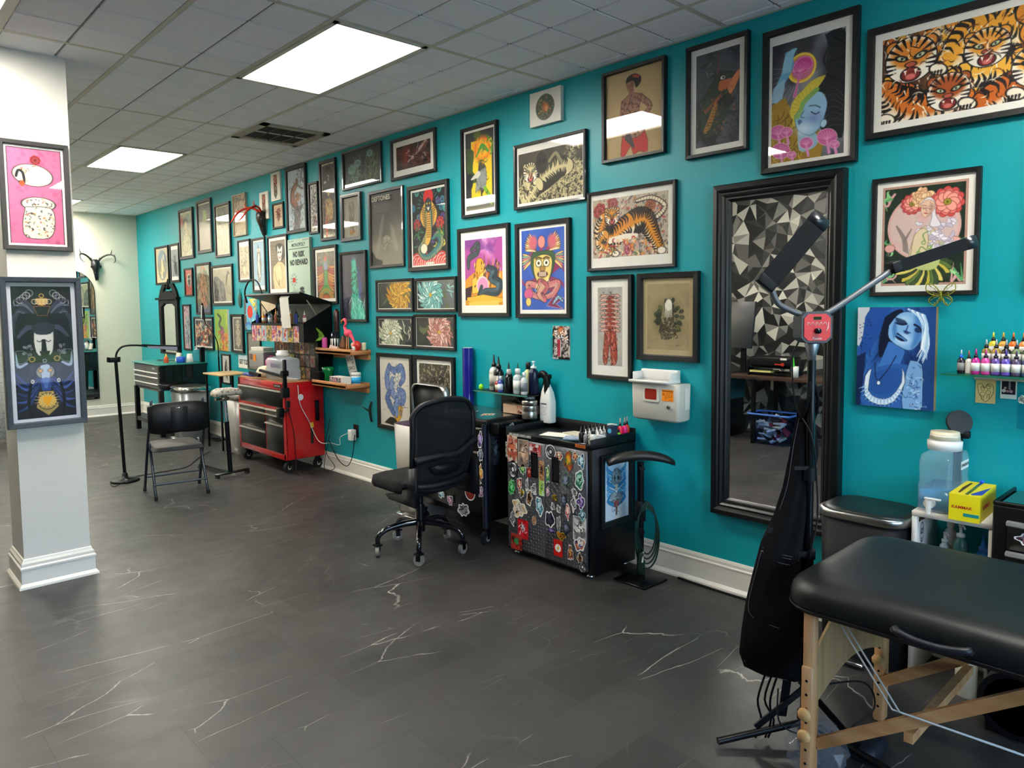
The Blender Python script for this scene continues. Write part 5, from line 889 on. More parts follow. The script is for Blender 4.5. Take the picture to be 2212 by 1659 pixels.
# ---------------------------------------------------------------- hanging everything on the teal wall
Fd = framed; Cp = canvas_pic
Fd('framed_picture', 'small gold print with a pale oval figure, farthest picture on the teal wall', 10.52, 11.07, 1.926, 2.463, a_oval, .03, .022)
Fd('framed_picture', 'narrow grey print with white bands beside the gold oval print', 10.108, 10.463, 1.941, 2.464, a_grey, .03, .022)
Fd('framed_picture', 'tall greenish cream portrait high on the far wall, orange blot at left', 9.562, 10.062, 2.230, 2.882, a_long1, .04, .025, GRY)
Fd('framed_picture', 'tall print fading from grey to dusty pink with a small green shape', 8.951, 9.421, 2.269, 2.927, a_long2, .04, .025, GRY)
Fd('framed_picture', 'tall frame with cream line drawing and grey upper half left of the pale antler-shaded panel', 8.401, 8.855, 2.187, 2.821, a_long3, .03, .025)
Fd('framed_picture', 'beige ink drawing in a thin pale frame behind the red antlers', 7.944, 8.297, 2.394, 2.866, a_pale, .016, .03, mat('frame_pale', '#a89c84', .5))
Fd('framed_picture', 'small bright red print with an oval dark figure', 9.650, 9.943, 1.742, 2.109, a_red7, .025, .022)
Fd('framed_picture', 'tall orange and green arched figure print below the high far frames', 9.061, 9.558, 1.500, 2.151, a_tall8, .03, .022)
Fd('framed_picture', 'print of a large dark feathered wing on khaki ground', 8.389, 9.018, 1.613, 2.097, a_wing, .03, .022, mw=.02)
Fd('framed_picture', 'slim tan print of curling brown ornament under the red-horned skull', 7.893, 8.216, 1.877, 2.348, a_orn, .022, .022, mw2=(.012, .05, .012, .02))
Fd('framed_picture', 'light blue print of a tall white-breasted figure', 7.515, 7.846, 1.750, 2.340, a_bird, .024, .022, GRY, mw2=(.012, .02, .012, .035))
Fd('framed_picture', 'very narrow pink print with grey streaks beside the black pier mirror', 9.780, 10.062, 1.026, 1.637, a_pink, .024, .022)
Fd('framed_picture', 'crowded red and white figures on dark ground above the green workbench top', 9.037, 9.669, 1.056, 1.474, a_dark14, .026, .022, mw=.022)
Cp('painted_canvas', 'lime green canvas with a curling grey tentacle', 8.561, 8.947, 1.065, 1.565, a_green, .025)
Fd('framed_picture', 'narrow print with a symmetrical pale bone pattern on brown', 8.134, 8.471, 1.054, 1.506, a_totem, .03, .03, mw=.02)
Cp('painted_canvas', 'sky blue canvas with a red balloon and yellow corner', 7.779, 8.076, 1.329, 1.680, a_balloon, .025)
Fd('framed_picture', 'slim black framed print of a dark feather low beside the red tool chest', 8.558, 8.813, .659, 1.024, a_feather, .02, .02, mw=.015)
Fd('framed_picture', 'plain dark grey framed sheet behind the small sharps box', 7.707, 8.055, .876, 1.308, a_plain, .02, .02, GRY)
Fd('framed_picture', 'tan print with fine lines half hidden behind the open black tool box', 7.281, 7.688, 1.224, 1.687, a_geo, .02, .02)
Cp('skateboard_print', 'small white board print with red and green pattern, lower of two alike', 7.383, 7.595, 2.523, 2.811, a_deckw, .022, '#e9e6de')
Cp('skateboard_print', 'small white board print with red and green pattern, upper of two alike', 7.098, 7.310, 2.689, 2.978, a_deckw, .022, '#e9e6de')
Fd('framed_picture', 'small tan print of a red brown beetle', 7.059, 7.311, 2.399, 2.667, a_beetle, .022, .02)
Fd('framed_picture', 'tall grey blue print of a brown lizard on a twisted tree', 6.564, 6.990, 2.321, 2.981, a_liz, .035, .025)
Fd('framed_picture', 'slim black and white print with a dark red tail, between the lizard and moon prints', 6.338, 6.525, 2.284, 2.776, a_bw, .022, .022)
Fd('framed_picture', 'very tall dark brown print of a golden figure under a moon', 6.000, 6.300, 2.200, 2.946, a_tarot, .03, .025)
Fd('framed_picture', 'dark landscape print of green jellyfish touching the ceiling line', 5.252, 5.880, 2.622, 2.966, a_jelly, .022, .025, CHR)
Fd('framed_picture', 'dark red landscape print of a writhing fish with white margins', 4.507, 5.109, 2.606, 2.939, a_rb, .026, .025, CHR, mw=.045)
Fd('framed_picture', 'small grey print with a vertical brown panel in a stepped black frame', 5.585, 5.919, 2.164, 2.585, a_bam, .035, .03, CHR)
t = Fd('framed_poster', 'tall grey band poster reading DEFTONES', 4.950, 5.466, 1.900, 2.558, a_deft, .026, .022, CHR)
mb = MB(); text(mb, 'DEFTONES', .057, TR((-.0235, .057, .585)) @ FX, mat('letter_grey', '#dcd4c2', .6), .0004, 1.0, bold=.0012); mb.obj('lettering', None, t)
Fd('framed_picture', 'bright print of a hooded cobra with roses and red waves', 4.362, 4.884, 1.850, 2.530, a_cobra, .034, .03, BLK, mw2=(.016, .016, .016, .02))
Fd('framed_picture', 'large tan print of a masked bare-chested figure', 7.002, 7.454, 1.711, 2.334, a_masked, .022, .022, mw=.035)
t = Cp('poster_canvas', 'pale green poster reading MONOPOLY, NO RISK NO REWARD', 6.507, 6.958, 1.603, 2.259, a_mono, .03, '#8fa391')
ink_ = mat('letter_dark', '#23302c', .6)
for s_, z_, q_, x_, b_ in (('MONOPOLY', .595, .05, 1, .001), ('NO RISK', .5, .075, .82, .004), ('NO REWARD', .42, .075, .82, .004)): text(MB(), s_, q_, TR((-.0305, 0, z_)) @ FX, ink_, .0004, x_, bold=b_).obj('lettering', None, t)
Fd('framed_picture', 'print of orange flame petals around a green long-necked head', 6.021, 6.463, 1.599, 2.154, a_lotus, .028, .025, mw=.03)
Fd('framed_picture', 'dark blue print with a glowing turquoise waterfall figure', 5.519, 5.963, 1.436, 2.070, a_fall, .024, .03)
Fd('framed_picture', 'yellow chrysanthemum print, upper left of the four flower prints', 4.840, 5.380, 1.526, 1.798, a_my, .022, .022, BLK, mw=.006, group='four chrysanthemum prints')
Fd('framed_picture', 'pale teal chrysanthemum print, upper right of the four flower prints', 4.287, 4.815, 1.522, 1.792, a_mt, .022, .022, BLK, mw=.006, group='four chrysanthemum prints')
Fd('framed_picture', 'cream white chrysanthemum print, lower left of the four flower prints', 4.845, 5.383, 1.220, 1.489, a_mw, .022, .022, BLK, mw=.006, group='four chrysanthemum prints')
Fd('framed_picture', 'pinkish red chrysanthemum print, lower right of the four flower prints', 4.304, 4.837, 1.224, 1.502, a_mr, .022, .022, BLK, mw=.006, group='four chrysanthemum prints')
Fd('framed_picture', 'yellow and orange panel print with a green dancer', 3.807, 4.199, 2.212, 2.861, a_surf, .024, .03, BLK, mw=.018)
Fd('framed_picture', 'sepia black and cream print of a striped tiger among waves', 2.999, 3.639, 2.215, 2.649, a_tigbw, .02, .03, CHR, mw2=(.014, .045, .014, .014))
Fd('framed_picture', 'purple and gold print of a serpent around a city', 3.700, 4.256, 1.486, 2.139, a_serp, .028, .028, BLK, mw2=(.045, .06, .045, .055))
Fd('framed_picture', 'cobalt blue print of a bespectacled mask with feathered wings', 3.136, 3.633, 1.478, 2.120, a_mask, .03, .03, BLK, mw=.022)
Cp('painted_canvas', 'small white square canvas with a round floral medallion near the ceiling', 3.199, 3.473, 2.738, 2.956, a_circle, .03, '#dcd9d0')
Fd('framed_picture', 'tan print of a tattooed woman in a red skirt', 2.420, 2.867, 2.410, 2.944, a_lady, .022, .035, BLK)
Fd('framed_picture', 'dark print of a rearing toad among grey leaves with wide white mat', 1.922, 2.284, 2.346, 2.941, a_toad, .022, .035, BLK, mw=.032)
Fd('framed_picture', 'large print of a blue-faced sleeping woman with pink mushrooms', 1.385, 1.845, 2.205, 2.899, a_mush, .03, .035, BLK, mw2=(.016, .045, .03, .016))
Fd('framed_picture', 'very large wide print of many orange tigers at the top right', .43, 1.347, 2.288, 2.776, a_tigers, .03, .035, BLK, mw=.03)
Fd('framed_picture', 'wide colour print of a roaring tiger on a dense floral ground', 2.350, 2.990, 1.769, 2.253, a_tigc, .02, .028, BLK, mw2=(.02, .03, .035, .06))
Fd('framed_picture', 'tall narrow print of a red flayed figure, left of the brown hand print', 2.651, 2.993, 1.101, 1.740, a_anat, .026, .03, BLK, mw2=(.05, .045, .05, .06))
Fd('framed_picture', 'brown paper print of leaves around a grey hand, in a black frame', 2.200, 2.608, 1.236, 1.740, a_hand, .034, .035, BLK, mw=.03, mc='#b5a27c')
Fd('framed_picture', 'green and pink print of a white-haired woman with red peonies', .891, 1.314, 1.583, 2.110, a_peony, .02, .028, BLK, mw=.024)
Cp('painted_canvas', 'blue monochrome painting of a woman tilting her head', 1.038, 1.360, 1.083, 1.534, a_blue, .03, '#a07c50', k=.7)
Fd('framed_picture', 'print of a hunched blue beast on white, low on the wall', 4.867, 5.385, .512, 1.171, a_beast, .034, .03, BLK, mw=.01)
Fd('framed_picture', 'print of dense sepia scribble low on the wall behind the bin', 4.321, 4.845, .556, 1.173, a_pattern, .034, .03, BLK, mw=.03)
Fd('framed_picture', 'black edge of a frame cut off by the right border of the photo', .35, .727, 1.585, 2.2, a_plain, .03, .035, BLK, mw=.03)
# two frames on the pillar front
TP = FY
Fd('framed_picture', 'pink framed print of a round pale figure covered in tattoo drawings, on the pillar', 0, .338, 1.904, 2.503, a_ghosty, .026, .03, GRY, mw=.012, T=((-2.652, PY0, 1.904), TP), group='frames on the pillar', k=.7)
Fd('framed_picture', 'tall dark blue print of a hatted figure with gold heart, lower on the pillar', 0, .395, .913, 1.754, a_hatman, .03, .045, mat('frame_slate', '#3a424c', .5), mw=.022, mc='#cfd0dc', T=((-2.654, PY0, .913), TP), group='frames on the pillar', k=.75)
mb = MB().m(mat('wire', '#9a948a', .3, .9)); mb.tube([(-2.67, PY0 - .012, 2.503), (-2.665, PY0 - .012, 2.53), (-2.652, PY0 - .012, 2.54), (-2.645, PY0 - .012, 2.525), (-2.655, PY0 - .012, 2.512)], .0014, 6); tag(mb.obj('picture_hook'), 'small wire loop above the pink print on the pillar', 'hook')

# ================================================================ FURNITURE AND OBJECTS
black = mat('black_metal', '#090a0b', .38, .2, spec=.35); blackp = mat('black_plastic', '#0b0b0d', .5, spec=.3); matte = mat('matte_black', '#0a0a0b', .6, bump=.3, bs=300, spec=.3)
chrome = mat('chrome', '#d8d8d8', .12, 1.); steel = mat('brushed_steel', '#a8a6a0', .3, 1.); alu = mat('drawer_pull', '#d9d6cd', .35, .7); grey = mat('grey_enamel', '#8f8f8c', .45)
whitep = mat('white_plastic', '#e6e4de', .35); offw = mat('off_white_plastic', '#cfcabd', .4); red = mat('red_enamel', '#c01318', .28, coat=.4); darkg = mat('dark_glass', '#0b0c0e', .08, spec=.8)
rubber = mat('rubber', '#1b1b1b', .8); paper = mat('paper', '#dedad0', .8); mirror_m = mat('mirror_silver', '#f2f2f2', .01, 1.)
clear = glassmat('clear_plastic', '#e4eef4', 1.0, .9, 1.45)
def part(t, name, mb, mt=None, label=None):
    o = mb.obj(name, mt, t)
    if label: o['label'] = label
    return o
def caster(t, x, y, r=.035, w_=.02, top=.09, rz=0, tire=None, parent=None):
    mb = MB().m(black); c_, s_ = math.cos(rz), math.sin(rz); ax = Vector((-s_, c_, 0)); p = Vector((x, y, r)); mb.box((x, y, top - .006), (.045, .045, .01))
    for sd in (-1, 1): mb.box(tuple(p + ax * sd * (w_ / 2 + .004) + Vector((0, 0, (top - r) / 2))), (.028, .003, top - r + .01), (0, 0, rz))
    f = mb.obj('caster', None, t); mb = MB().m(tire or rubber).cyl(p - ax * w_ / 2, p + ax * w_ / 2, r, n=18); mb.m(alu).cyl(p - ax * (w_ / 2 + .001), p + ax * (w_ / 2 + .001), r * .45, n=12); w2 = mb.obj('wheel', None, f); return f

# ---- arched mirror on the back wall
t = thing('arched_mirror', 'tall arched frameless mirror on the cream back wall', 'mirror', (-.932, 11.9, .265)); sh = [(-.31, 0), (.31, 0)] + arc(0, 1.58, .31, 0, 180, 20)
part(t, 'frame', MB().prism(sh, .018, T=FY), black); part(t, 'mirror_glass', MB().prism([(x * .97, .01 + y * .992) for x, y in sh], .002, T=TR((0, -.0182, 0)) @ FY), mirror_m)
# ---- black deer skull
def skull(name, label, base, col, horn, face_dir, spread=1., T=None, fy=1.):
    t = thing(name, label, 'animal skull', base); T = T or Matrix.Identity(4); mb = MB().m(col)
    rings = []
    for z, w_, d, cy in ((.12, .03, .03, -.03), (.1, .055, .05, -.04), (.05, .062, .06, -.05), (0, .06, .055, -.055), (-.05, .04, .045, -.06), (-.12, .028, .03, -.065), (-.17, .02, .018, -.065), (-.185, .008, .008, -.065)):
        rings.append([(math.cos(q) * w_, cy + math.sin(q) * d, z) for q in [2 * PI * k / 12 for k in range(12)]])
    mb.loft(rings, T=T)
    for sd in (-1, 1): mb.ball((0, 0, 0), (.02, .014, .022), 10, T @ TR((sd * .055, -.075, .012))); mb.tube([T @ Vector((sd * .02, -.09, -.08)), T @ Vector((sd * .018, -.085, -.16)), T @ Vector((sd * .01, -.08, -.2))], [.008, .008, .003], 6)
    part(t, 'skull', mb)
    for sd in (-1, 1):
        mb = MB(); s = spread
        P_ = lambda *p: T @ Vector((sd * p[0] * s, -.04 - (p[1] - .04) * fy, p[2]))
        mb.tube([P_(.035, .04, .08), P_(.09, .05, .15), P_(.17, .09, .19), P_(.225, .16, .17), P_(.225, .22, .1), P_(.19, .26, .06)], [.014, .013, .012, .011, .008, .002], 8)
        mb.tube([P_(.19, .1, .185), P_(.21, .1, .23), P_(.215, .09, .27)], [.009, .006, .001], 6); mb.tube([P_(.05, .045, .11), P_(.055, .06, .15)], [.008, .002], 6, sub=1); mb.tube([P_(.225, .17, .15), P_(.235, .18, .2)], [.007, .001], 6, sub=1)
        part(t, 'antler', mb, horn)
    return t
skull('deer_skull', 'black deer skull with curled antlers on the cream back wall', (-.6, 11.9, 2.2), mat('skull_black', '#15171a', .35), mat('antler_dark', '#2b2a24', .45), None)
skull('deer_skull', 'dark deer skull with bright red antlers on the teal wall', (-.005, 7.5, 2.52), mat('skull_brown', '#2a221a', .4), mat('antler_red', '#c9341a', .45), None, spread=.6, fy=1.7, T=Matrix.Rotation(-PI / 2, 4, 'Z') @ TR((0, 0, 0), (.3, 0, 0)) @ Matrix.Scale(.85, 4))
# ---- curtain at the far left
mb = MB(); cm = mat('curtain_cloth', '#d5d8d8', .7); n = cm.node_tree
v = n.nodes.new('ShaderNodeTexVoronoi'); v.feature = 'DISTANCE_TO_EDGE'; v.inputs['Scale'].default_value = 14; rp = n.nodes.new('ShaderNodeValToRGB'); rp.color_ramp.elements[0].color = (.25, .27, .28, 1); rp.color_ramp.elements[1].color = (.68, .7, .7, 1); rp.color_ramp.elements[1].position = .03
tc_ = n.nodes.new('ShaderNodeTexCoord'); n.links.new(tc_.outputs['Object'], v.inputs['Vector']); n.links.new(v.outputs['Distance'], rp.inputs[0]); n.links.new(rp.outputs[0], n.nodes['Principled BSDF'].inputs['Base Color'])
ln_ = [(-2.62 + .011 * k, 10.4 + .022 * math.sin(k * .55)) for k in range(56)]
mb.loft([[(x, y, z) for x, y in ln_] + [(x, y + .004, z) for x, y in ln_[::-1]] for z in (.03, .8, 1.9)], T=None); tag(mb.obj('curtain', cm), 'white curtain with crackled grey lines at the left edge, behind the pillar', 'curtain')
MB_ = MB().cyl((-2.7, 10.41, 1.92), (-1.95, 10.41, 1.92), .012).cyl((-2.68, 10.41, 0), (-2.68, 10.41, 1.92), .012).cyl((-1.97, 10.41, 0), (-1.97, 10.41, 1.92), .012); tag(MB_.obj('curtain_stand', black), 'black stand holding the crackled white curtain', 'stand')

# ---- black pier mirror
t = thing('pier_mirror', 'narrow black mirror with scrolled broken pediment on the teal wall', 'mirror', (0, 10.57, .95)); mb = MB(); T = FX
W = .375
inner = [(-W + .1, .02), (W - .1, .02), (W - .1, .66), (.12, .72), (.06, .7), (0, .73), (-.06, .7), (-.12, .72), (-W + .1, .66)]
def holed(mb, outer, inner_, h, T):
    'plate with a matching-count hole'
    n_ = len(outer); vs_ = [(x, y, z) for z in (0, h) for L_ in (outer, inner_) for x, y in L_]; fs = []
    for i in range(n_):
        j = (i + 1) % n_; fs += [(i, j, n_ + j, n_ + i), (2 * n_ + i, 3 * n_ + i, 3 * n_ + j, 2 * n_ + j), (i, 2 * n_ + i, 2 * n_ + j, j), (n_ + i, n_ + j, 3 * n_ + j, 3 * n_ + i)]
    return mb.add(vs_, fs, False, T)
outer = [(-W, 0), (W, 0), (W, .76), (.25, .82), (.12, .88), (0, .88), (-.12, .88), (-.25, .82), (-W, .76)]
holed(mb, outer, inner, .035, T); mb.box((0, .775, .035), (2 * W + .1, .03, .06), T=T)
for sd in (-1, 1): mb.prism([(sd * W, .79), (sd * .3, .9), (sd * .2, .98), (sd * .09, .97), (sd * .06, .92), (sd * .1, .94), (sd * .17, .9), (sd * .2, .84), (sd * .24, .79)], .03, T=T)
part(t, 'frame', mb, matte); part(t, 'mirror_glass', MB().prism(inner, .004, T=TR((-.01, 0, 0)) @ FX), mirror_m)
mb = MB(); mb.lathe([(.02, 0), (.03, .03), (.012, .06), (.02, .09), (.004, .15)], T @ Vector((0, .9, .02))); part(t, 'finial', mb, matte)
# ---- workbench
t = thing('workbench', 'black drawer workbench with green top and lower shelf at the far end', 'workbench', (0, 9.8, 0)); by0, by1, bx = -.5, .5, -.6
for x, y in ((bx + .03, by0 + .03), (bx + .03, by1 - .03), (-.05, by0 + .03), (-.05, by1 - .03)): part(t, 'leg', MB().box((x, y, .29), (.055, .055, .58)), black)
mb = MB().box((-.3, by0 + .008, .73), (.56, .012, .31)).box((-.3, by1 - .008, .73), (.56, .012, .31)).box((-.03, 0, .73), (.012, .98, .31)).box((-.3, 0, .585), (.56, .98, .015)); mb.box((bx + .03, 0, .72), (.02, .98, .32)); part(t, 'cabinet', mb, mat('bench_black', '#0f1011', .2, coat=.5))
part(t, 'lower_shelf', MB().box((-.31, 0, .15), (.56, 1.0, .05)), grey if 0 else mat('bench_grey', '#3b3b3b', .4)); part(t, 'top', MB().box((-.305, 0, .893), (.61, 1.04, .014), bev=.003), mat('green_mat', '#2f8f84', .35))
dm = mat('bench_drawer', '#5a5853', .3, .5)
for k, (y0, y1, z0, z1) in enumerate(((by0 + .03, 0, .8, .87), (0, by1 - .03, .8, .87), (by0 + .03, 0, .74, .79), (0, by1 - .03, .74, .79), (by0 + .03, by1 - .03, .66, .73), (by0 + .03, by1 - .03, .6, .65))):
    d = part(t, 'drawer', MB().box((bx + .015, (y0 + y1) / 2, (z0 + z1) / 2), (.014, y1 - y0 - .008, z1 - z0)), dm)
    if k > 1: MB().box((bx + .0, (y0 + y1) / 2, z1 - .004), (.02, y1 - y0 - .03, .018), bev=.004).obj('pull', alu, d)
text(MB(), 'KOBALT', .03, TR((bx + .006, -.3, .84)) @ FX, whitep, .001).obj('badge', None, t)
part(t, 'corner_post', MB().box((-.05, by0 + .03, .99), (.05, .05, .2)), black)
# bench top items
def tub(name, label, cat, x, y, z, r0, r1, h, col, group=None, n=20):
    o = MB().lathe([(r0 * .9, 0), (r0, .004), (r1, h), (r1 * .92, h), (r0 * .85, .008)], n=n).obj(name, col); o.location = (x, y, z); return tag(o, label, cat, group)
tub('paper_cup', 'blue square tub on the green bench top', 'tub', -.28, 9.43, .9, .055, .062, .075, mat('blue_tub', '#1558c9', .4), n=4); tub('foam_cup', 'stack of white foam cups upside down on the green bench top', 'cups', -.18, 9.4, .9, .05, .03, .11, whitep)
def bottle(name, label, x, y, z, r, h, body, cap='#1a1a1c', nozzle='cone', lab=None, group='bottles', sq=1, neck=.35, cat='bottle', capc=None, liq=None, tip=None, rz=0):
    'bottle with body, cap and, where the photo shows one, a label band'
    t = thing(name, label, cat, (x, y, z), rz, group); bm_ = body if not isinstance(body, str) else mat('bottle_' + body[1:], body, .25)
    hb = h * (.66 if nozzle == 'cone' else .78)
    part(t, 'body', MB().lathe([(r * .9, 0), (r, .004), (r, hb * .8), (r * .85, hb * .9), (r * neck, hb), (r * neck, hb * 1.03)], n=14, sq=sq), bm_)
    if lab: MB().lathe([(r * 1.015, hb * .18), (r * 1.015, hb * .68)], n=14, sq=sq).obj('paper_label', mat('lab_' + lab[1:], lab, .6), t)
    cm_ = mat('cap_' + cap[1:], cap, .4)
    if nozzle == 'cone': pr = [(r * .5, hb), (r * .5, hb + h * .09), (r * .3, hb + h * .1), (r * .1, h), (0, h)]
    elif nozzle == 'flip': pr = [(r * .55, hb), (r * .55, h * .98), (r * .4, h), (0, h)]
    elif nozzle == 'pump': pr = [(r * .6, hb), (r * .6, hb + h * .06), (r * .2, hb + h * .07), (r * .2, h * .96), (r * .35, h * .97), (r * .35, h), (0, h)]
    elif nozzle == 'wide': pr = [(r * 1.02, hb * .95), (r * 1.02, h), (0, h)]
    else: pr = [(r * .5, hb), (r * .5, h), (0, h)]
    part(t, 'cap', MB().lathe(pr, n=14, sq=sq), cm_)
    if tip: part(t, 'tip', MB().lathe([(r * .28, h * .8), (r * .14, h), (0, h * 1.01)], n=10), mat('cap_' + tip[1:], tip, .4))
    if nozzle == 'pump': part(t, 'spout', MB().tube([(0, 0, h * .98), (-r * .6, -r * .5, h * .99), (-r * .9, -r * .8, h * .95)], r * .14, 6), cm_)
    return t
bottle('squeeze_bottle', 'small clear bottle of orange liquid with yellow cap on the green bench top', -.42, 9.55, .9, .03, .12, '#d8582a', '#e8c02a')
bottle('spray_bottle', 'clear spray bottle at the corner of the green bench top', -.1, 9.38, .9, .035, .2, clear, '#e0e0dc', 'pump', group=None)
tag(MB().box((-.2, 9.75, .955), (.02, .14, .11), (0, .2, 0)).obj('note_card', paper), 'white card of small writing leaning on the green bench top', 'card')
tag(MB().tube([(-.3, 10.2, .903), (-.25, 10.0, .906), (-.33, 9.9, .904), (-.2, 9.82, .906)], .004, 6).tube([(-.3, 10.2, .903), (-.36, 10.05, .906), (-.3, 9.95, .912)], .004, 6).obj('cable', blackp), 'loose black cable on the green bench top', 'cable')

# ---- black floor lamp near the pillar
t = thing('floor_lamp', 'black round-based floor lamp with long flat swing arm beside the pillar', 'floor lamp', (-1.61, 7.17, 0))
part(t, 'base', MB().lathe([(.125, 0), (.125, .012), (.11, .022), (.03, .028), (.022, .075), (.016, .08)], n=36), black); part(t, 'pole', MB().cyl((0, 0, .05), (-.03, 0, 1.1), .0145), black)
mb = MB().box((-.045, 0, 1.12), (.09, .04, .045), bev=.006)
for k in (-1, 1): mb.cyl((-.09, .02 * k, 1.1), (-.09, .02 * k, 1.145), .01, n=8).cyl((-.005, .02 * k, 1.1), (-.005, .02 * k, 1.145), .01, n=8)
part(t, 'clamp', mb, black); part(t, 'arm', MB().tube([(-.03, 0, 1.1), (-.02, 0, 1.18), (.03, 0, 1.235), (.12, 0, 1.245), (.22, 0, 1.235)], .009, 8), black)
mb = MB().loft([[(.2, -.018, 1.228), (.2, .018, 1.228), (.2, .018, 1.252), (.2, -.018, 1.252)], [(.35, -.04, 1.2), (.35, .04, 1.2), (.35, .04, 1.238), (.35, -.04, 1.238)], [(.53, -.045, 1.17), (.53, .045, 1.17), (.53, .045, 1.225), (.53, -.045, 1.225)]], smooth=False)
hd = part(t, 'lamp_head', mb, blackp); MB().loft([[(.24, -.0465 + .02, 1.214), (.24, -.044 + .02, 1.232)], [(.36, -.043, 1.2), (.36, -.043, 1.225)], [(.5, -.0475, 1.18), (.5, -.0475, 1.215)]], smooth=False, cap=False, close=False).obj('light_strip', mat('lamp_strip', '#a9a8bc', .4), hd)
tag(MB().tube([(-1.61, 7.06, .03), (-1.75, 7.0, .004), (-1.68, 7.25, .004), (-1.3, 7.3, .004), (-1.0, 7.35, .004), (-.75, 7.7, .004), (-.5, 8.0, .004)], .0035, 6, sub=6).obj('power_cord', blackp), 'thin black cord from the floor lamp across the floor', 'cord')

# ---- folding chair
t = thing('folding_chair', 'black folding chair seen from behind beside the floor lamp', 'chair', (-1.405, 6.4, 0), -.14); fr = mat('chair_steel', '#3c434e', .35, .6); pl = mat('chair_plastic', '#0e1014', .5)
for sd in (-1, 1):
    part(t, 'leg', MB().tube([(sd * .225, .22, 0), (sd * .222, 0, .42), (sd * .215, -.1, .62), (sd * .2, -.14, .82)], .0115, 8), fr)
    part(t, 'leg', MB().tube([(sd * .205, -.2, 0), (sd * .2, .02, .4), (sd * .2, .08, .43)], .0115, 8), fr)
    part(t, 'foot_cap', MB().cyl((sd * .225, .22, 0), (sd * .225, .214, .03), .014).cyl((sd * .205, -.2, 0), (sd * .205, -.195, .03), .014), rubber)
part(t, 'stretcher', MB().cyl((-.225, .17, .13), (.225, .17, .13), .008), fr); part(t, 'stretcher', MB().cyl((-.205, -.155, .12), (.205, -.155, .12), .008), fr)
prof = rrect(.41, .42, .07, 4); part(t, 'seat', MB().loft([[(x * (1 - .06 * k), .02 + y, .405 + .012 * k - .02 * math.cos(y * 5) + .012 * (k > 1)) for x, y in prof] for k in (0, .6, 1.5, 2)]), mat('chair_seat', '#3c3a38', .6))
rings = []
for k in range(11):
    u = (k - 5) / 5; w_ = .5; x = u * .235; hgt = .27 * (1 - .22 * abs(u) ** 4); yc = -.15 - .035 * (1 - u * u); c_ = .665
    rings.append([(x, yc - .012, c_ - hgt / 2 + .02 * (1 - abs(u))), (x, yc - .02, c_), (x, yc - .012 - .01, c_ + hgt / 2), (x, yc + .012, c_ + hgt / 2 + .004), (x, yc + .008, c_), (x, yc + .012, c_ - hgt / 2 + .02 * (1 - abs(u)))])
b_ = part(t, 'backrest', MB().loft(rings), pl); mb = MB().m(pl).box((0, -.2065, .665), (.13, .006, .2), bev=.003); mb.obj('back_panel', None, b_); MB().box((0, -.212, .755), (.05, .004, .008), bev=.002).obj('emblem', chrome, b_)

# ---- bins
def bin_(name, label, x0, x1, y0, y1, h, body, lidm, rim=steel, group=None, open_=False, taper=.04, lidh=.06):
    t = thing(name, label, 'trash can', ((x0 + x1) / 2, (y0 + y1) / 2, 0), 0, group); w_, d = x1 - x0, y1 - y0; r = min(w_, d) * .28
    part(t, 'body', MB().loft([[(x, y, z) for x, y in rrect(w_ - q, d - q, r)] for z, q in ((0, taper + .01), (.01, taper), (h - lidh, 0))]), body)
    if not open_:
        part(t, 'rim', MB().loft([[(x, y, z) for x, y in rrect(w_ + q, d + q, r)] for z, q in ((h - lidh, .0), (h - lidh, .012), (h - .012, .014), (h - .008, .004))]), rim)
        part(t, 'lid', MB().loft([[(x, y, z) for x, y in rrect(w_ + q, d + q, r)] for z, q in ((h - .01, .004), (h, -.03), (h + .001, -.06))]), lidm)
    part(t, 'pedal', MB().box((-w_ / 2 - .03, 0, .025), (.06, .12, .014), bev=.004), chrome)
    return t
bin_('trash_can', 'tall grey bin with chrome rim under the far workbench', -.5, -.12, 8.84, 9.28, .64, mat('bin_grey', '#77797a', .35, .4), steel, chrome)
bin_('trash_can', 'slim grey bin squeezed beside the red tool chest', -.40, -.06, 7.5, 7.82, .66, mat('bin_grey2', '#8b8a86', .35, .3), grey, grey)
bin_('trash_can', 'black bin with steel-rimmed flat lid right of the big mirror', -.355, -.045, 1.045, 1.4, .665, matte, mat('bin_lid', '#1c2322', .4), steel, taper=.02, lidh=.042)
t = bin_('trash_can', 'grey bin with purple liner and raised lid behind the office chair', -.42, -.1, 4.22, 4.62, .68, mat('bin_grey3', '#8a8680', .4, .3), None, open_=True, lidh=0)
part(t, 'liner', MB().loft([[(x, y, .683) for x, y in rrect(.31, .39, .09)], [(x, y, .68) for x, y in rrect(.27, .35, .08)]]), mat('purple_liner', '#4a2c52', .5))
T = TR((.11, 0, .69), (0, -.05, 0)) @ FX
l_ = part(t, 'lid', MB().loft([[(x, .14 + y, z) for x, y in rrect(.4, .28, .07)] for z in (0, .03)], T=T), blackp); MB().loft([[(x, .14 + y, z) for x, y in rrect(.4 + q, .28 + q, .07)] for z, q in ((-.005, .01), (.05, .012), (.05, -.006), (.03, -.006))], cap=False, T=T).obj('rim', steel, l_)

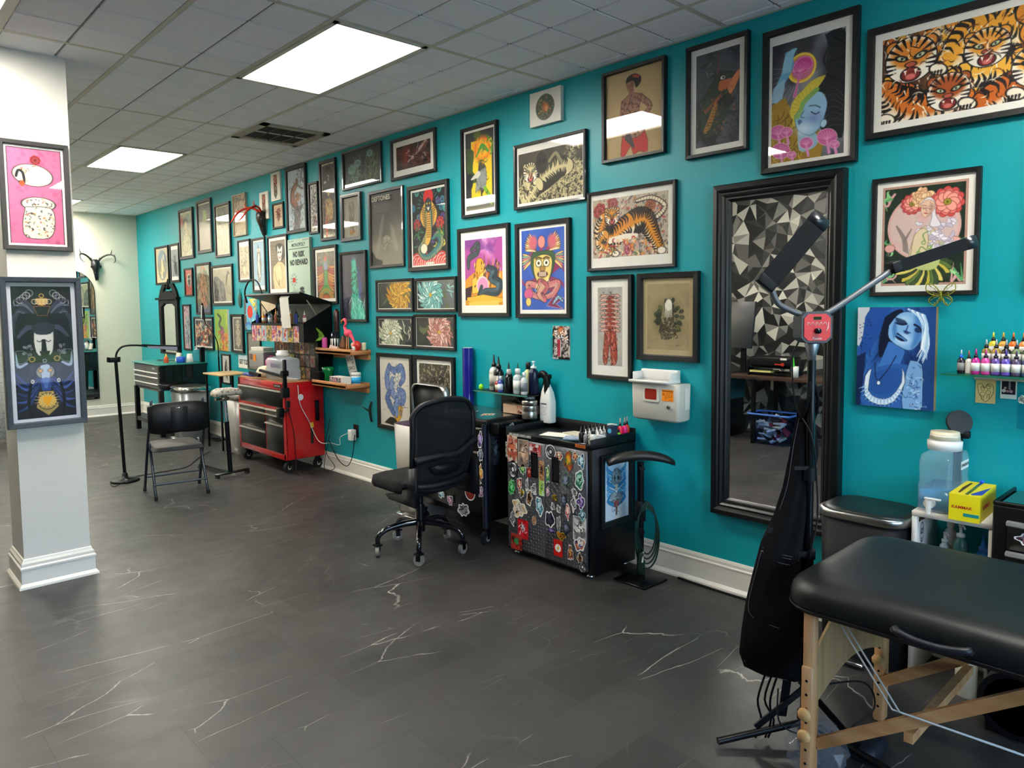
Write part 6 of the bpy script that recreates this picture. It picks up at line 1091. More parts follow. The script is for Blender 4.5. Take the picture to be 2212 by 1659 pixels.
# ---- arm rest stand with patterned cushion
def cushion(t, c, w_, d, h, mt, name='cushion', sag=.03, rz=0):
    rings = []
    for k, (q, z) in enumerate(((-.02, 0), (0, .01), (0, h * .6), (-.02, h * .9), (-.05, h))): rings.append([(x, y, z - sag * (2 * x / w_) ** 2) for x, y in rrect(w_ + q, d + q, d * .22, 5)])
    return part(t, name, MB().loft(rings, T=TR(c, (0, 0, rz))), mt)
t = thing('armrest_stand', 'chrome and black arm rest stand with patterned grey cushion before the red chest', 'arm rest', (-.81, 6.67, 0), .12); pat = mat('cushion_pattern', '#9a9388', .7)
n = pat.node_tree; ck = n.nodes.new('ShaderNodeTexVoronoi'); ck.inputs['Scale'].default_value = 45; rp = n.nodes.new('ShaderNodeValToRGB'); rp.color_ramp.elements[0].color = (*lin('#6d675f'), 1); rp.color_ramp.elements[1].color = (*lin('#b9b2a4'), 1); rp.color_ramp.elements[0].position = .3; rp.color_ramp.elements[1].position = .45
tc_ = n.nodes.new('ShaderNodeTexCoord'); n.links.new(tc_.outputs['Object'], ck.inputs['Vector']); n.links.new(ck.outputs['Distance'], rp.inputs[0]); n.links.new(rp.outputs[0], n.nodes['Principled BSDF'].inputs['Base Color'])
mb = MB().box((0, 0, .035), (.34, .035, .02), bev=.004).box((-.15, 0, .015), (.03, .04, .03)).box((.15, 0, .015), (.03, .04, .03)).box((-.03, .28, .03), (.03, .56, .02)).box((-.03, .55, .012), (.04, .03, .024)); part(t, 'base', mb, mat('gunmetal', '#55534f', .25, .9))
part(t, 'pole', MB().cyl((-.02, 0, .04), (-.04, 0, .52), .022), black); part(t, 'inner_pole', MB().cyl((-.04, 0, .52), (-.05, 0, .72), .014), chrome)
part(t, 'clamp', MB().box((-.05, 0, .735), (.07, .04, .035), bev=.004).cyl((-.05, 0, .75), (-.05, 0, .79), .018).tube([(-.08, 0, .735), (-.14, -.01, .735), (-.15, -.01, .735)], [.008, .008, .02], 10, sub=1), mat('brass_grey', '#8c8578', .3, .8)); cushion(t, (-.03, 0, .785), .26, .17, .055, pat, rz=-.1)
t = thing('side_table', 'small tan-topped side table left of the red chest, behind the arm rest stand', 'side table', (-.24, 8.12, 0)); part(t, 'top', MB().box((0, 0, .84), (.36, .46, .018), bev=.003), woodmat('tan_top', '#b99a6a', '#cdb080', (3, 8, 3)))
for x in (-.15, .15):
    for y in (-.2, .2): part(t, 'leg', MB().box((x, y, .415), (.02, .02, .83)), black)
# ---- thin gooseneck lamp by the wall
t = thing('gooseneck_lamp', 'thin black gooseneck lamp standing by the teal wall behind the bin', 'floor lamp', (-.1, 8.64, 0)); part(t, 'base', MB().box((-.02, .01, .008), (.2, .2, .016), bev=.004), black)
part(t, 'pole', MB().cyl((0, 0, 0), (0, .04, 1.0), .01), black); part(t, 'neck', MB().tube([(0, .04, 1.0), (0, .06, 1.17), (-.01, .2, 1.3), (-.01, .36, 1.38), (-.02, .4, 1.46)], .007, 8), black); h_ = part(t, 'lamp_head', MB().cyl((-.02, .4, 1.44), (-.02, .44, 1.64), .017, .012, 10), blackp); MB().box((-.038, .42, 1.54), (.004, .02, .16), (.2, 0, 0)).obj('light_strip', whitep, h_)
tag(MB().tube([(-.1, 8.25, .05), (-.09, 8.2, .25), (-.1, 8.3, .33), (-.12, 8.35, .2), (-.1, 8.3, .05)], .006, 6).obj('hose_loop', offw), 'pale cord loop standing by the baseboard behind the grey bin', 'cord')

# ---- red tool chest
cx0, cx1, cy0, cy1, cz0, cz1 = -.425, -.015, 6.34, 7.37, .13, .865
t = thing('tool_chest', 'red rolling tool chest with black drawers and wooden top', 'tool chest', ((cx0 + cx1) / 2, (cy0 + cy1) / 2, 0)); X_ = (cx1 - cx0) / 2; Y_ = (cy1 - cy0) / 2
part(t, 'body', MB().box((.01, 0, (cz0 + cz1) / 2), (2 * X_ - .02, 2 * Y_, cz1 - cz0), bev=.006), red); part(t, 'worktop', MB().box((0, .0, cz1 + .006), (2 * X_ - .03, 2 * Y_ - .04, .012)), woodmat('chest_top', '#b98a5a', '#cfa878', (3, 8, 3)))
mb = MB()
for a, b, c_, d in ((0, .4975, cz0, cz0 + .07),): pass
mb = MB().box((-X_ + .005, 0, cz1 - .035), (.012, 2 * Y_ - .006, .07), bev=.002).box((-X_ + .005, 0, cz0 + .03), (.012, 2 * Y_ - .006, .06), bev=.002)
for y in (-Y_ + .018, Y_ - .018): mb.box((-X_ + .005, y, (cz0 + cz1) / 2), (.012, .036, cz1 - cz0 - .01))
mb.box((-X_ + .005, -.115, .4), (.012, .024, .42)).box((-X_ + .005, 0, .615), (.012, 2 * Y_ - .03, .022)); part(t, 'face_frame', mb, red)
dk = mat('drawer_black', '#131314', .4, spec=.35)
def drawer(t, y0, y1, z0, z1, x, mt=dk, pull=alu, ph=.02):
    d = part(t, 'drawer', MB().box((x, (y0 + y1) / 2, (z0 + z1) / 2), (.012, y1 - y0, z1 - z0), bev=.002), mt)
    if pull: MB().add([(x - .006, y0, z1), (x - .026, y0, z1 - .003), (x - .026, y0, z1 - ph * .6), (x - .006, y0, z1 - ph), (x - .006, y1, z1), (x - .026, y1, z1 - .003), (x - .026, y1, z1 - ph * .6), (x - .006, y1, z1 - ph)], [(0, 1, 5, 4), (1, 2, 6, 5), (2, 3, 7, 6), (0, 3, 2, 1), (4, 5, 6, 7)]).obj('pull', pull, d)
    return d
drawer(t, -Y_ + .04, Y_ - .04, .63, .79, -X_ - .002)
for z0, z1 in ((.555, .6), (.37, .55), (.19, .365)): drawer(t, -.1, Y_ - .04, z0, z1, -X_ - .002)
for z0, z1 in ((.555, .6), (.47, .55), (.19, .465)): drawer(t, -Y_ + .04, -.13, z0, z1, -X_ - .002)
part(t, 'lock', MB().cyl((-X_ - .001, 0, cz1 - .03), (-X_ - .008, 0, cz1 - .03), .009), chrome); part(t, 'badge', MB().box((-X_ - .003, -Y_ + .13, cz1 - .034), (.006, .15, .034)), blackp)
text(MB(), 'CRAFTSMAN', .022, TR((-X_ - .0065, -Y_ + .13, cz1 - .034)) @ FX, alu, .0006).obj('lettering', None, t)
for x, y in ((-X_ + .05, -Y_ + .06), (-X_ + .05, Y_ - .06), (X_ - .05, -Y_ + .06), (X_ - .05, Y_ - .06)): caster(t, x, y, .052, .03, .13, .3)
part(t, 'side_handle', MB().box((.12, -Y_ - .02, .58), (.03, .03, .2), bev=.006), black); part(t, 'warning_sticker', MB().box((.07, -Y_ - .001, .36), (.03, .002, .2)), mat('sticker_dark', '#2a2522', .5)); part(t, 'warning_sticker', MB().box((.07, -Y_ - .002, .44), (.035, .002, .05)), mat('sticker_yellow', '#e3b52a', .5)); part(t, 'round_sticker', MB().cyl((-.04, -Y_ - .001, .72), (-.04, -Y_ - .003, .72), .03), mat('sticker_white', '#d9dde2', .5))
# phone arm clamped to the chest
t = thing('phone_arm', 'black jointed phone holder clamped to the near corner of the red chest', 'holder', (-.43, 6.33, .7)); part(t, 'clamp', MB().box((0, -.02, .08), (.07, .05, .09), bev=.006).box((.02, -.03, -.03), (.03, .03, .06)), blackp)
part(t, 'post', MB().box((0, -.02, .24), (.03, .03, .3), bev=.003), black); part(t, 'arm', MB().box((0, .25, .245), (.025, .5, .022), (.07, 0, 0)).box((-.01, .6, .22), (.03, .22, .03), (.07, 0, 0)), black); part(t, 'joint', MB().cyl((-.03, -.02, .26), (.03, -.02, .26), .028), black)
part(t, 'holder', MB().box((-.06, -.03, -.1), (.05, .07, .09), bev=.006).tube([(-.05, -.02, -.1), (0, -.03, -.09), (.03, -.03, -.08)], .012, 8), black)
# ---- black top box with lid, bottles and photo cards
t = thing('top_tool_box', 'open black top tool box covered in photo cards above the red chest', 'tool box', (0, 6.7, .88)); mb = MB()
bz = .37
mb.box((-.16, 0, bz + .085), (.3, 1.1, .17)); part(t, 'body', mb, black)
for y in (-.555, .555): part(t, 'side_panel', MB().add([(-.31, y, bz), (-.01, y, bz), (-.01, y, bz + .34), (-.31, y, bz + .175), (-.31, y + .006, bz), (-.01, y + .006, bz), (-.01, y + .006, bz + .34), (-.31, y + .006, bz + .175)], [(0, 1, 2, 3), (4, 7, 6, 5), (0, 4, 5, 1), (1, 5, 6, 2), (2, 6, 7, 3), (3, 7, 4, 0)]), black)
part(t, 'back_panel', MB().box((-.015, 0, bz + .25), (.012, 1.1, .2)), mat('grey_liner', '#4a4b4c', .5))
part(t, 'lid', MB().box((-.2, -.02, .78), (.34, 1.16, .014), (0, .28, 0)), black)
part(t, 'lower_cabinet', MB().box((-.09, -.1, .19), (.15, .9, .37)), black)
for y in (-.5, .5): part(t, 'gas_strut', MB().cyl((-.05, y, bz + .12), (-.24, y, .7 + .06), .006), alu)
rnd = random.Random(8)
def card(c, seed, cols):
    c.fill(cols[0]); c.seed(seed); c.tex(cols[1], 3, seed, .45, .6, .8); c.E(.5, c.a * .45, .22, .4, cols[2], soft=.2); c.E(.5, c.a * .2, .12, .14, '#d8a98c'); c.ink(22, (.1, .1, .9, c.a), .3, .06, cols, 2)
PAL = [['#d9b9a0', '#7a4a9a', '#c0392b'], ['#c9c2a8', '#e07a3c', '#5a3c7a'], ['#8fb0c9', '#d9c2a8', '#b8343c'], ['#d0a24a', '#5c7c4c', '#3c3a5c'], ['#6a5a50', '#a08c7c', '#8c4a3c'], ['#4c443e', '#8c7a6c', '#5c6470']]
T0 = lambda x, y, z: TR((x, y, z)) @ FX
for k in range(9):
    cv = Cv(1.6, 14); card(cv, k + 3, PAL[k % 4]); o = bpy.data.objects.new('photo_card', cv.emit_mesh('photo_card', .108, .155, ART, T0(-.313, .49 - k * .113, bz + .07))); C.objects.link(o); o.parent = t
for r_ in range(3):
    for k in range(8):
        if r_ == 2 and k > 6: continue
        cv = Cv(1.3, 14); card(cv, k + 30 + 9 * r_, PAL[4 + (k + r_) % 2] if rnd.random() < .75 else PAL[rnd.randrange(4)]); o = bpy.data.objects.new('photo_card', cv.emit_mesh('photo_card', .095, .11, ART, T0(-.167, .29 - k * .105, .3 - .12 * r_))); C.objects.link(o); o.parent = t
part(t, 'paper_list', MB().loft([[(-.33, -.16, .8), (-.33, -.34, .8)], [(-.345, -.16, .78), (-.345, -.34, .78)], [(-.33, -.17, .5), (-.33, -.35, .5)]], smooth=False, cap=False, close=False), paper)
cols = ['#3a4a9c', '#b05a7a', '#d98a2a', '#c9c9c4', '#5a8fb0', '#2a6a5a', '#8a4a3a', '#e0c9a0', '#7a3a8a', '#cf7a2a', '#d8d8d4', '#4a6a3a']
for k in range(14): bottle('ink_bottle', 'small ink bottle in the row on the open black tool box', -.27 + .05 * (k % 2), 7.2 - k * .07, .88 + bz + .171, .017, .12 + .02 * (k % 3 == 0), cols[k % 12], ['#222326', '#d8d8d4', '#e0a03a', '#2a5a5a'][k % 4], group='ink bottles on the tool box', lab='#d9d5ca' if k % 3 else None)
tag(MB().tube([(-.27, 7.44, 1.63), (-.28, 7.46, 1.75), (-.28, 7.33, 1.86), (-.28, 7.15, 1.84), (-.28, 7.04, 1.7)], [.012, .009, .008, .008, .008], 8).obj('gooseneck_light', blackp), 'black curved lamp neck rising over the open black tool box', 'lamp')
# things on the chest
def jug(name, label, x, y, z, sx, sy, h, capm, water, rz=0, cat='water jug', tint='#b4d6ea', al=.22):
    t = thing(name, label, cat, (x, y, z), rz); r = min(sx, sy) * .22
    gl = mat('jug_' + tint[1:], tint, .08, alpha=al, spec=.8)
    part(t, 'body', MB().loft([[(a, b, c_) for a, b in rrect(sx * q, sy * q, r * q)] for c_, q in ((0, .9), (.012, 1), (h * .42, 1.0), (h * .5, .95), (h * .8, .98), (h * .92, .9), (h * .97, .6), (h, .5))], cap=False), gl)
    if water: part(t, 'water', MB().loft([[(a, b, c_) for a, b in rrect(sx * .97, sy * .97, r)] for c_ in (.012, water)]), mat('water', '#4aa8e4', .06, alpha=.6))
    part(t, 'cap', MB().lathe([(.062, h - .006), (.064, h + .03), (.054, h + .032), (.054, h + .055), (0, h + .056)], n=28), capm); return t
t = jug('water_jug', 'clear rectangular jug with handwriting on the red chest', -.3, 6.6, .878, .2, .4, .225, whitep, 0, tint='#c0ccd6', al=.5)
text(MB(), 'lLE NARO', .05, TR((-.103, -.06, .14)) @ FX, mat('marker_blue', '#2c4a7a', .6), .0005).obj('lettering', None, t)
t = thing('sharps_container', 'small grey sharps box on the wall left of the black tool box', 'sharps container', (0, 7.5, .93)); part(t, 'body', MB().box((-.09, 0, .09), (.15, .36, .18), bev=.008), grey); part(t, 'lid', MB().box((-.09, 0, .2), (.12, .3, .045), bev=.006), offw); part(t, 'warning_label', MB().box((-.167, .03, .11), (.003, .06, .07)), mat('bio_orange', '#e88a1c', .5)); part(t, 'window', MB().box((-.167, .12, .12), (.003, .07, .06)), mat('window_dark', '#6b4c48', .3)); part(t, 'back_plate', MB().box((-.008, 0, .08), (.014, .3, .14)), grey)
tag(MB().loft([[(x * q, y * q, z) for x, y in rrect(.14, .2, .05)] for z, q in ((0, .5), (.02, .9), (.06, 1), (.1, .7), (.115, .2))]).obj('plush_cover', mat('cream_cloth', '#dccdb0', .9), loc=(-.32, 6.95, .878)), 'cream cloth lump on the red chest beside the jug', 'cloth')
tag(MB().loft([[(x * q, y * q, z) for x, y in rrect(.14, .2, .05)] for z, q in ((0, .7), (.06, 1), (.15, .9), (.2, .4))]).obj('gift_bag', mat('magenta_foil', '#c01d84', .25, .4), loc=(-.12, 7.18, .878)), 'crumpled magenta foil bag behind the jug', 'bag')
tag(MB().box((0, 0, .015), (.16, .22, .03), bev=.01).obj('blue_tray', mat('blue_tray', '#1f2f9a', .35), loc=(-.32, 7.2, .878)), 'dark blue tray at the far end of the red chest', 'tray')
# ---- wooden shelves
wd = woodmat('shelf_wood', '#a8683a', '#c98f5a', (4, 2, 20)); 
def wshelf(label, y0, y1, d, z):
    t = thing('wall_shelf', label, 'shelf', (0, (y0 + y1) / 2, z)); h = (y1 - y0) / 2; part(t, 'board', MB().box((-d / 2, 0, 0), (d, 2 * h, .034), bev=.004), wd); part(t, 'cleat', MB().box((-.012, 0, -.02), (.024, 2 * h - .02, .09)), wd); part(t, 'lip', MB().box((-d + .006, 0, .014), (.012, 2 * h, .045), bev=.003), wd); return t
wshelf('upper pine shelf with the flamingo beside the black tool box', 5.5, 6.12, .21, 1.165); wshelf('lower pine shelf with green jar and blue-labelled tub', 5.53, 6.13, .25, .868)
S1, S2 = 1.183, .886
t = thing('flamingo_figure', 'pink flamingo figurine on the upper pine shelf', 'figurine', (-.12, 5.68, S1)); pk = mat('flamingo_pink', '#ee4f6e', .5)
part(t, 'body', MB().ball((0, 0, .155), (.03, .055, .035), 14).tube([(0, .03, .17), (0, .06, .21), (0, .035, .24), (0, .05, .275), (0, .075, .27)], [.02, .013, .011, .015, .012], 8).tube([(0, -.03, .15), (0, -.09, .09), (0, -.1, .05)], [.02, .012, .004], 8), pk); part(t, 'beak', MB().tube([(0, .08, .272), (0, .11, .26), (0, .115, .24)], [.011, .009, .002], 8), mat('beak', '#d9962a', .5))
for y in (0, .03): part(t, 'leg', MB().cyl((0, y, 0), (0, y, .13), .005), mat('leg_wood', '#c98a5a', .6))
def blob(name, label, cat, loc, r, mt, group=None): return tag(MB().ball((0, 0, r[2]), r, 14).obj(name, mt, loc=loc), label, cat, group)
t = thing('monster_ball', 'round red doll head with eyes at the end of the upper pine shelf', 'toy', (-.1, 5.575, S1)); part(t, 'head', MB().ball((0, 0, .045), (.04, .05, .045), 16), mat('doll_red', '#c02c28', .35)); part(t, 'face', MB().ball((-.02, .02, .05), (.026, .026, .026), 12), mat('doll_face', '#e8b09c', .5)); part(t, 'eye', MB().ball((-.045, -.015, .022), .02, 12), whitep); part(t, 'pupil', MB().ball((-.06, -.018, .024), .009, 10), mat('purple_iris', '#4a1c5a', .3))
t = thing('lidded_glass', 'two clear printed tumblers on the upper pine shelf', 'tumbler', (-.1, 5.95, S1)); part(t, 'glass', MB().lathe([(.035, 0), (.04, .01), (.038, .16)], n=18), mat('tumbler', '#23262c', .15)); part(t, 'print_band', MB().lathe([(.0405, .01), (.0405, .1)], n=9), whitep)
t = thing('ornate_bottle', 'tall dark red brown bottle standing behind the tumbler', 'bottle', (-.06, 5.98, S1)); part(t, 'body', MB().lathe([(.028, 0), (.03, .02), (.026, .22), (.03, .34), (.012, .37), (0, .372)], n=14), mat('oxblood', '#3a1a14', .3))
t = thing('plant_cutting', 'green leafy cutting in a pink jar on the upper pine shelf', 'plant', (-.15, 6.05, S1)); part(t, 'jar', MB().lathe([(.024, 0), (.026, .01), (.024, .1), (.02, .11)], n=14), mat('pink_jar', '#c9509c', .2))
mb = MB()
for a, b, l in ((2.6, .5, .16), (2.0, .15, .15), (3.6, -.25, .12), (1.2, .6, .1)):
    d = Vector((-.25 * abs(math.cos(a)), abs(math.sin(a)) * .8 + .2, b)).normalized(); p0 = Vector((0, 0, .12)); sdv = d.cross(Vector((1, 0, 0))).normalized()
    mb.add([p0, p0 + d * l * .5 + sdv * .018, p0 + d * l, p0 + d * l * .5 - sdv * .018, p0 + d * l * .5 + Vector((.004, 0, 0))], [(0, 1, 4), (1, 2, 4), (2, 3, 4), (3, 0, 4)])
part(t, 'leaf', mb, mat('leaf', '#7fae3a', .5))
tag(MB().loft([[(x * q, y * q, z) for x, y in rrect(.06, .09, .02)] for z, q in ((0, 1), (.05, .9), (.1, .5), (.13, .2))]).obj('carved_head', mat('carved_brown', '#6a3c22', .6), loc=(-.1, 5.8, S1)), 'brown carved figure behind the flamingo legs', 'figurine')
tag(MB().box((0, 0, .02), (.06, .09, .035), (.2, .3, .4)).obj('card_box', mat('pale_pink_card', '#dcb8ac', .6), loc=(-.15, 5.86, S1 - .005)), 'small pale pink card box on the upper pine shelf', 'box')
tag(MB().lathe([(.018, 0), (.02, .02), (.016, .05), (.02, .07), (0, .075)], n=12).obj('bone_figure', mat('bone', '#cfc4a4', .6), loc=(-.06, 5.52, S1)), 'small bone coloured totem at the near end of the upper pine shelf', 'figurine')
t = thing('candy_jar', 'green glass jar with flared top on the lower pine shelf', 'jar', (-.16, 5.98, S2)); part(t, 'jar', MB().lathe([(.035, 0), (.04, .02), (.035, .07), (.05, .09), (.06, .135), (.056, .135), (.045, .09)], n=24), mat('green_glass', '#0f8f4a', .08, tr=.4)); part(t, 'contents', MB().ball((0, 0, .035), (.033, .033, .03), 10), mat('dark_sweets', '#16241a', .3))
t = thing('hand_lettered_sign', 'white board with black hand lettering leaning on the wall above the lower pine shelf', 'sign', (-.05, 5.74, S2)); T = TR((0, 0, .13), (0, -.12, 0)) @ FX @ Matrix.Rotation(.16, 4, 'Z'); part(t, 'board', MB().box((0, 0, 0), (.13, .25, .008), T=T), whitep)
ikm = mat('ink_black', '#15161a', .6)
for s_, x_, y_, z_ in (('BAD', 0, .09, .06), ('M', .035, .04, .05), ('SWO', 0, .0, .05), ('ORD', .02, -.05, .05), ('LVA', -.02, -.09, .045)): text(MB(), s_, z_, T @ TR((x_, y_, .0045)), ikm, .0005).obj('lettering', None, t)
t = thing('ointment_tub', 'white lidded tub with bright blue label on the lower pine shelf', 'tub', (-.1, 5.6, S2)); part(t, 'body', MB().lathe([(.038, 0), (.042, .006), (.042, .07), (.04, .075)], n=22), whitep); part(t, 'paper_label', MB().lathe([(.0428, .008), (.0428, .062)], n=22), mat('label_blue', '#2aa3d8', .5)); part(t, 'lid', MB().lathe([(.043, .074), (.044, .098), (.04, .104), (0, .105)], n=22), whitep)
cv = Cv(.4, 40, '#8d8a90'); cv.seed(3).ink(120, (0, 0, 1, .4), .12, .025, ['#b8343c', '#2a2a34', '#c9c4c0', '#7a8a9a'], 3)
t = thing('sticker_box', 'small box covered in red and grey stickers on the lower pine shelf', 'box', (-.19, 5.72, S2)); part(t, 'box', MB().box((0, 0, .033), (.1, .2, .065)), paper); o = bpy.data.objects.new('sticker_front', cv.emit_mesh('sticker_front', .196, .06, ART, TR((-.0515, 0, .033)) @ FX)); C.objects.link(o); o.parent = t
tag(MB().box((0, 0, .045), (.05, .08, .09), (0, -.15, 0)).obj('speaker_block', blackp, loc=(-.2, 6.07, S2)), 'small black block at the far end of the lower pine shelf', 'box')
# ---- wall bits
t = thing('wall_outlet', 'black outlet plate with white plug-in adapter low on the teal wall', 'outlet', (0, 5.78, .43)); part(t, 'plate', MB().box((-.004, 0, 0), (.008, .08, .12), bev=.002), blackp); part(t, 'adapter', MB().box((-.035, .02, -.035), (.055, .06, .1), bev=.006), whitep)
tag(MB().tube([(-.05, 5.8, .42), (-.07, 5.95, .36), (-.05, 6.0, .28), (-.04, 6.18, .27), (-.1, 6.3, .28), (-.2, 6.315, .5), (-.28, 6.315, .66), (-.3, 6.31, .84)], .0035, 6, sub=6).obj('charging_cable', whitep), 'white cable from the adapter up the side of the red chest', 'cable')
tag(MB().tube([(-.03, 5.76, .4), (-.05, 5.78, .2), (-.06, 5.86, .1), (-.06, 6.02, .14), (-.05, 6.2, .3)], .004, 6, sub=6).tube([(-.02, 6.22, .5), (-.06, 6.25, .2), (-.05, 6.1, .05), (-.08, 6.25, .02), (-.04, 6.2, .35)], .003, 6, sub=6).obj('power_cord', blackp), 'tangle of black cords behind the red chest', 'cord')
tag(MB().tube([(-.41, 6.325, .68), (-.35, 6.32, .4), (-.34, 6.315, .16), (-.36, 6.25, .005), (-.2, 6.2, .004), (-.1, 6.25, .004)], .003, 6, sub=6).obj('power_cord', blackp), 'thin black cord hanging down the near side of the red chest', 'cord')
tag(MB().tube([(-.015, 5.49, .73), (-.03, 5.5, .66), (-.02, 5.49, .55)], [.006, .014, .01], 8).tube([(-.03, 5.495, .64), (-.05, 5.54, .665), (-.05, 5.6, .68)], [.01, .006, .002], 8).ball((-.02, 5.49, .72), .012, 8).obj('branch_hook', mat('bronze', '#2f3328', .4, .6)), 'dark cast branch shaped hook on the teal wall under the pine shelves', 'hook')
tag(MB().loft([[(-.008, y, z), (-.02, y, z)] for y, z in ()] or [[(-.006, 8.22 + math.cos(q) * .045, 1.665 + math.sin(q) * .09) for q in [2 * PI * k / 12 for k in range(12)]], [(-.016, 8.22 + math.cos(q) * .035, 1.665 + math.sin(q) * .075) for q in [2 * PI * k / 12 for k in range(12)]]]).cyl((-.01, 8.22, 1.74), (-.01, 8.22, 1.8), .003).obj('hanging_charm', mat('charm', '#3a5a50', .5, .4)), 'small dark metal hand charm hanging on the far teal wall', 'ornament')
cv = Cv(.53, 44, '#d9dcd4'); cv.grad('#a9c4d8', .5, .3, .5, 0)
t = thing('license_plate', 'white vehicle plate reading GET TLD on the teal wall', 'license plate', (0, 8.187, .956)); o = bpy.data.objects.new('plate', cv.emit_mesh('plate', .282, .149, ART, TR((-.006, 0, 0)) @ FX)); C.objects.link(o); o.parent = t
part(t, 'backing', MB().box((-.003, 0, 0), (.004, .284, .151)), alu); text(MB(), 'GET TLD', .075, TR((-.007, 0, -.005)) @ FX, mat('plate_blue', '#25324a', .5), .001, .8, bold=.002).obj('lettering', None, t)

# ---------------------------------------------------------------- stickers
def sticker(t, T, w_, h_, seed, cols, kind='blob', border='#e8e8e4', txt_=None, n=None):
    a = h_ / w_; n = n or max(10, int(min(46, w_ * 420))); c = Cv(a, n, cols[0]); r = c.seed(seed).r; X, Y = c.X, c.Y
    if kind == 'blob':
        th = np.arctan2((Y - a / 2) / a, X - .5); rad = np.hypot(X - .5, (Y - a / 2) / a); lim = .36 + .06 * np.sin(th * r.choice([2, 3, 4]) + r.random() * 6) + .04 * np.sin(th * r.choice([5, 7]) + r.random() * 6); sd = lim - rad
    elif kind == 'round': sd = .46 - np.hypot(X - .5, (Y - a / 2) / a)
    else: sd = np.minimum(np.minimum(X, 1 - X), np.minimum(Y, a - Y)) + .0
    bw = .06 if kind != 'rect' else .04
    c.tex(cols[1], 3, seed, .4, .6, .8); c.E(.5, a * .45, .2, .2 * a, cols[2 % len(cols)], soft=.3)
    if kind == 'round': c.ring(.5, a / 2, .36, .03, cols[1]); c.E(.5, a / 2, .2, .2 * a, cols[1]); c.E(.5, a / 2, .12, .12 * a, cols[0])
    elif kind != 'bolt': c.ink(16, (.15, a * .15, .85, a * .85), .3, .035, cols[1:] + ['#1a1a1e'], 2)
    if kind == 'bolt':
        c.fill('#c4201c'); c.E(.5, a * .5, .34, .34, '#f0efe6'); c.P([(.58, a * .3), (.38, a * .54), (.5, a * .54), (.42, a * .72), (.64, a * .46), (.52, a * .46)], '#e8c21c', edge='#8a6a10', ew=.01)
    if border: c.mix(np.clip((bw - sd) / c.px, 0, 1), border)
    o = bpy.data.objects.new('sticker', c.emit_mesh('sticker', w_, h_, ARTG, T, mask=(sd > -.02) if kind in ('blob', 'round') else None)); C.objects.link(o); o.parent = t; return o
SC = [['#b8352a', '#7c241c', '#e8c9a8'], ['#3f8f4a', '#1f5a30', '#c9e08a'], ['#e0822a', '#3a2a24', '#f0c46a'], ['#5a9ab0', '#1f3f58', '#c9e6ea'], ['#2a2c34', '#4c5262', '#8c94a8'], ['#c98aa4', '#8a3a60', '#f0d4dc'], ['#8a5a3a', '#c9a070', '#3a241a'], ['#6a4a90', '#2a1c48', '#b8a0d8'], ['#d8d4c8', '#4a4a4c', '#8c8c8a'], ['#e0c23a', '#2a2a20', '#8a6a1c']]

# ---------------------------------------------------------------- office chair
t = thing('office_chair', 'black mesh-backed swivel office chair on chromed casters', 'office chair', (-.81, 3.72, 0), -.02); chb = mat('chair_black', '#131418', .5, spec=.35); gl_ = mat('base_gloss', '#15171c', .12, .4, coat=.6); fab = mat('seat_fabric', '#0a0a0c', .85, bump=.4, bs=600)
for k in range(5):
    a = math.radians(-128 + 72 * k); d = Vector((math.cos(a), math.sin(a), 0)); P_ = lambda r, z: tuple(d * r + Vector((0, 0, z)))
    part(t, 'base_arm', MB().tube([P_(.02, .19), P_(.12, .185), P_(.22, .165), P_(.275, .125), P_(.28, .08)], [.022, .02, .018, .017, .014], 10), gl_)
    caster(t, *P_(.28, 0)[:2], .034, .022, .078, a + 1.2, tire=mat('tire_grey', '#8a8378', .5))
part(t, 'gas_lift', MB().cyl((0, 0, .13), (0, 0, .3), .03).cyl((0, 0, .3), (0, 0, .42), .02), gl_); part(t, 'mechanism', MB().box((0, 0, .405), (.2, .24, .035), bev=.008), blackp)
rings = []
for z, q in ((.415, -.1), (.43, -.02), (.455, 0), (.485, -.015), (.505, -.1)): rings.append([(x, y + .03, z + .02 * (abs(x) / .25) ** 2 * (z > .47) - .05 * max(0, (y - .12)) * 2) for x, y in rrect(.49 + q, .48 + q, .12, 6)])
part(t, 'seat', MB().loft(rings), fab)
def bk(u, v):   # backrest surface: u -1..1 across, v 0..1 up
    w_ = .195 + .035 * math.sin(v * 2.4); return Vector((u * w_, -.235 - .07 * v + .05 * u * u - .035 * math.sin(v * PI), .46 + .53 * v - .03 * (abs(u) ** 3) * (v > .9)))
def strip(mb, path, r, n=8): mb.tube([bk(*p) for p in path], r, n, sub=3)
mb = MB(); U = [(-.85, 0)] + [(-1, .08 + .84 * i / 6) for i in range(7)] + [(-.8, 1), (-.4, 1.02), (0, 1.03), (.4, 1.02), (.8, 1)] + [(1, .92 - .84 * i / 6) for i in range(7)] + [(.85, 0), (.4, -.02), (0, -.03), (-.4, -.02), (-.85, 0)]
strip(mb, U, .018); fr_ = part(t, 'backrest', mb, chb)
mb = MB(); N_ = 12
mb.add([bk(-.97 + 1.94 * i / N_, .0 + 1. * j / N_) for j in range(N_ + 1) for i in range(N_ + 1)], [(j * (N_ + 1) + i, j * (N_ + 1) + i + 1, (j + 1) * (N_ + 1) + i + 1, (j + 1) * (N_ + 1) + i) for j in range(N_) for i in range(N_)], True)
mesh_m = mat('chair_mesh', '#0b0c10', .85, alpha=.96); mb.obj('mesh_panel', mesh_m, fr_)
mb = MB(); off = Vector((0, -.025, 0)); bkk = [bk(u, v) + off for u, v in [(-1, .36), (-.7, .38), (-.3, .4), (0, .39), (.3, .4), (.7, .47), (1, .5)]]; mb.tube(bkk, [.03, .022, .02, .022, .02, .022, .028], 10); bkk = [bk(u, v) + off for u, v in [(-1, .05), (-.5, .04), (0, .05), (.5, .06), (1, .08)]]; mb.tube(bkk, .022, 10); part(t, 'back_brace', mb, chb)
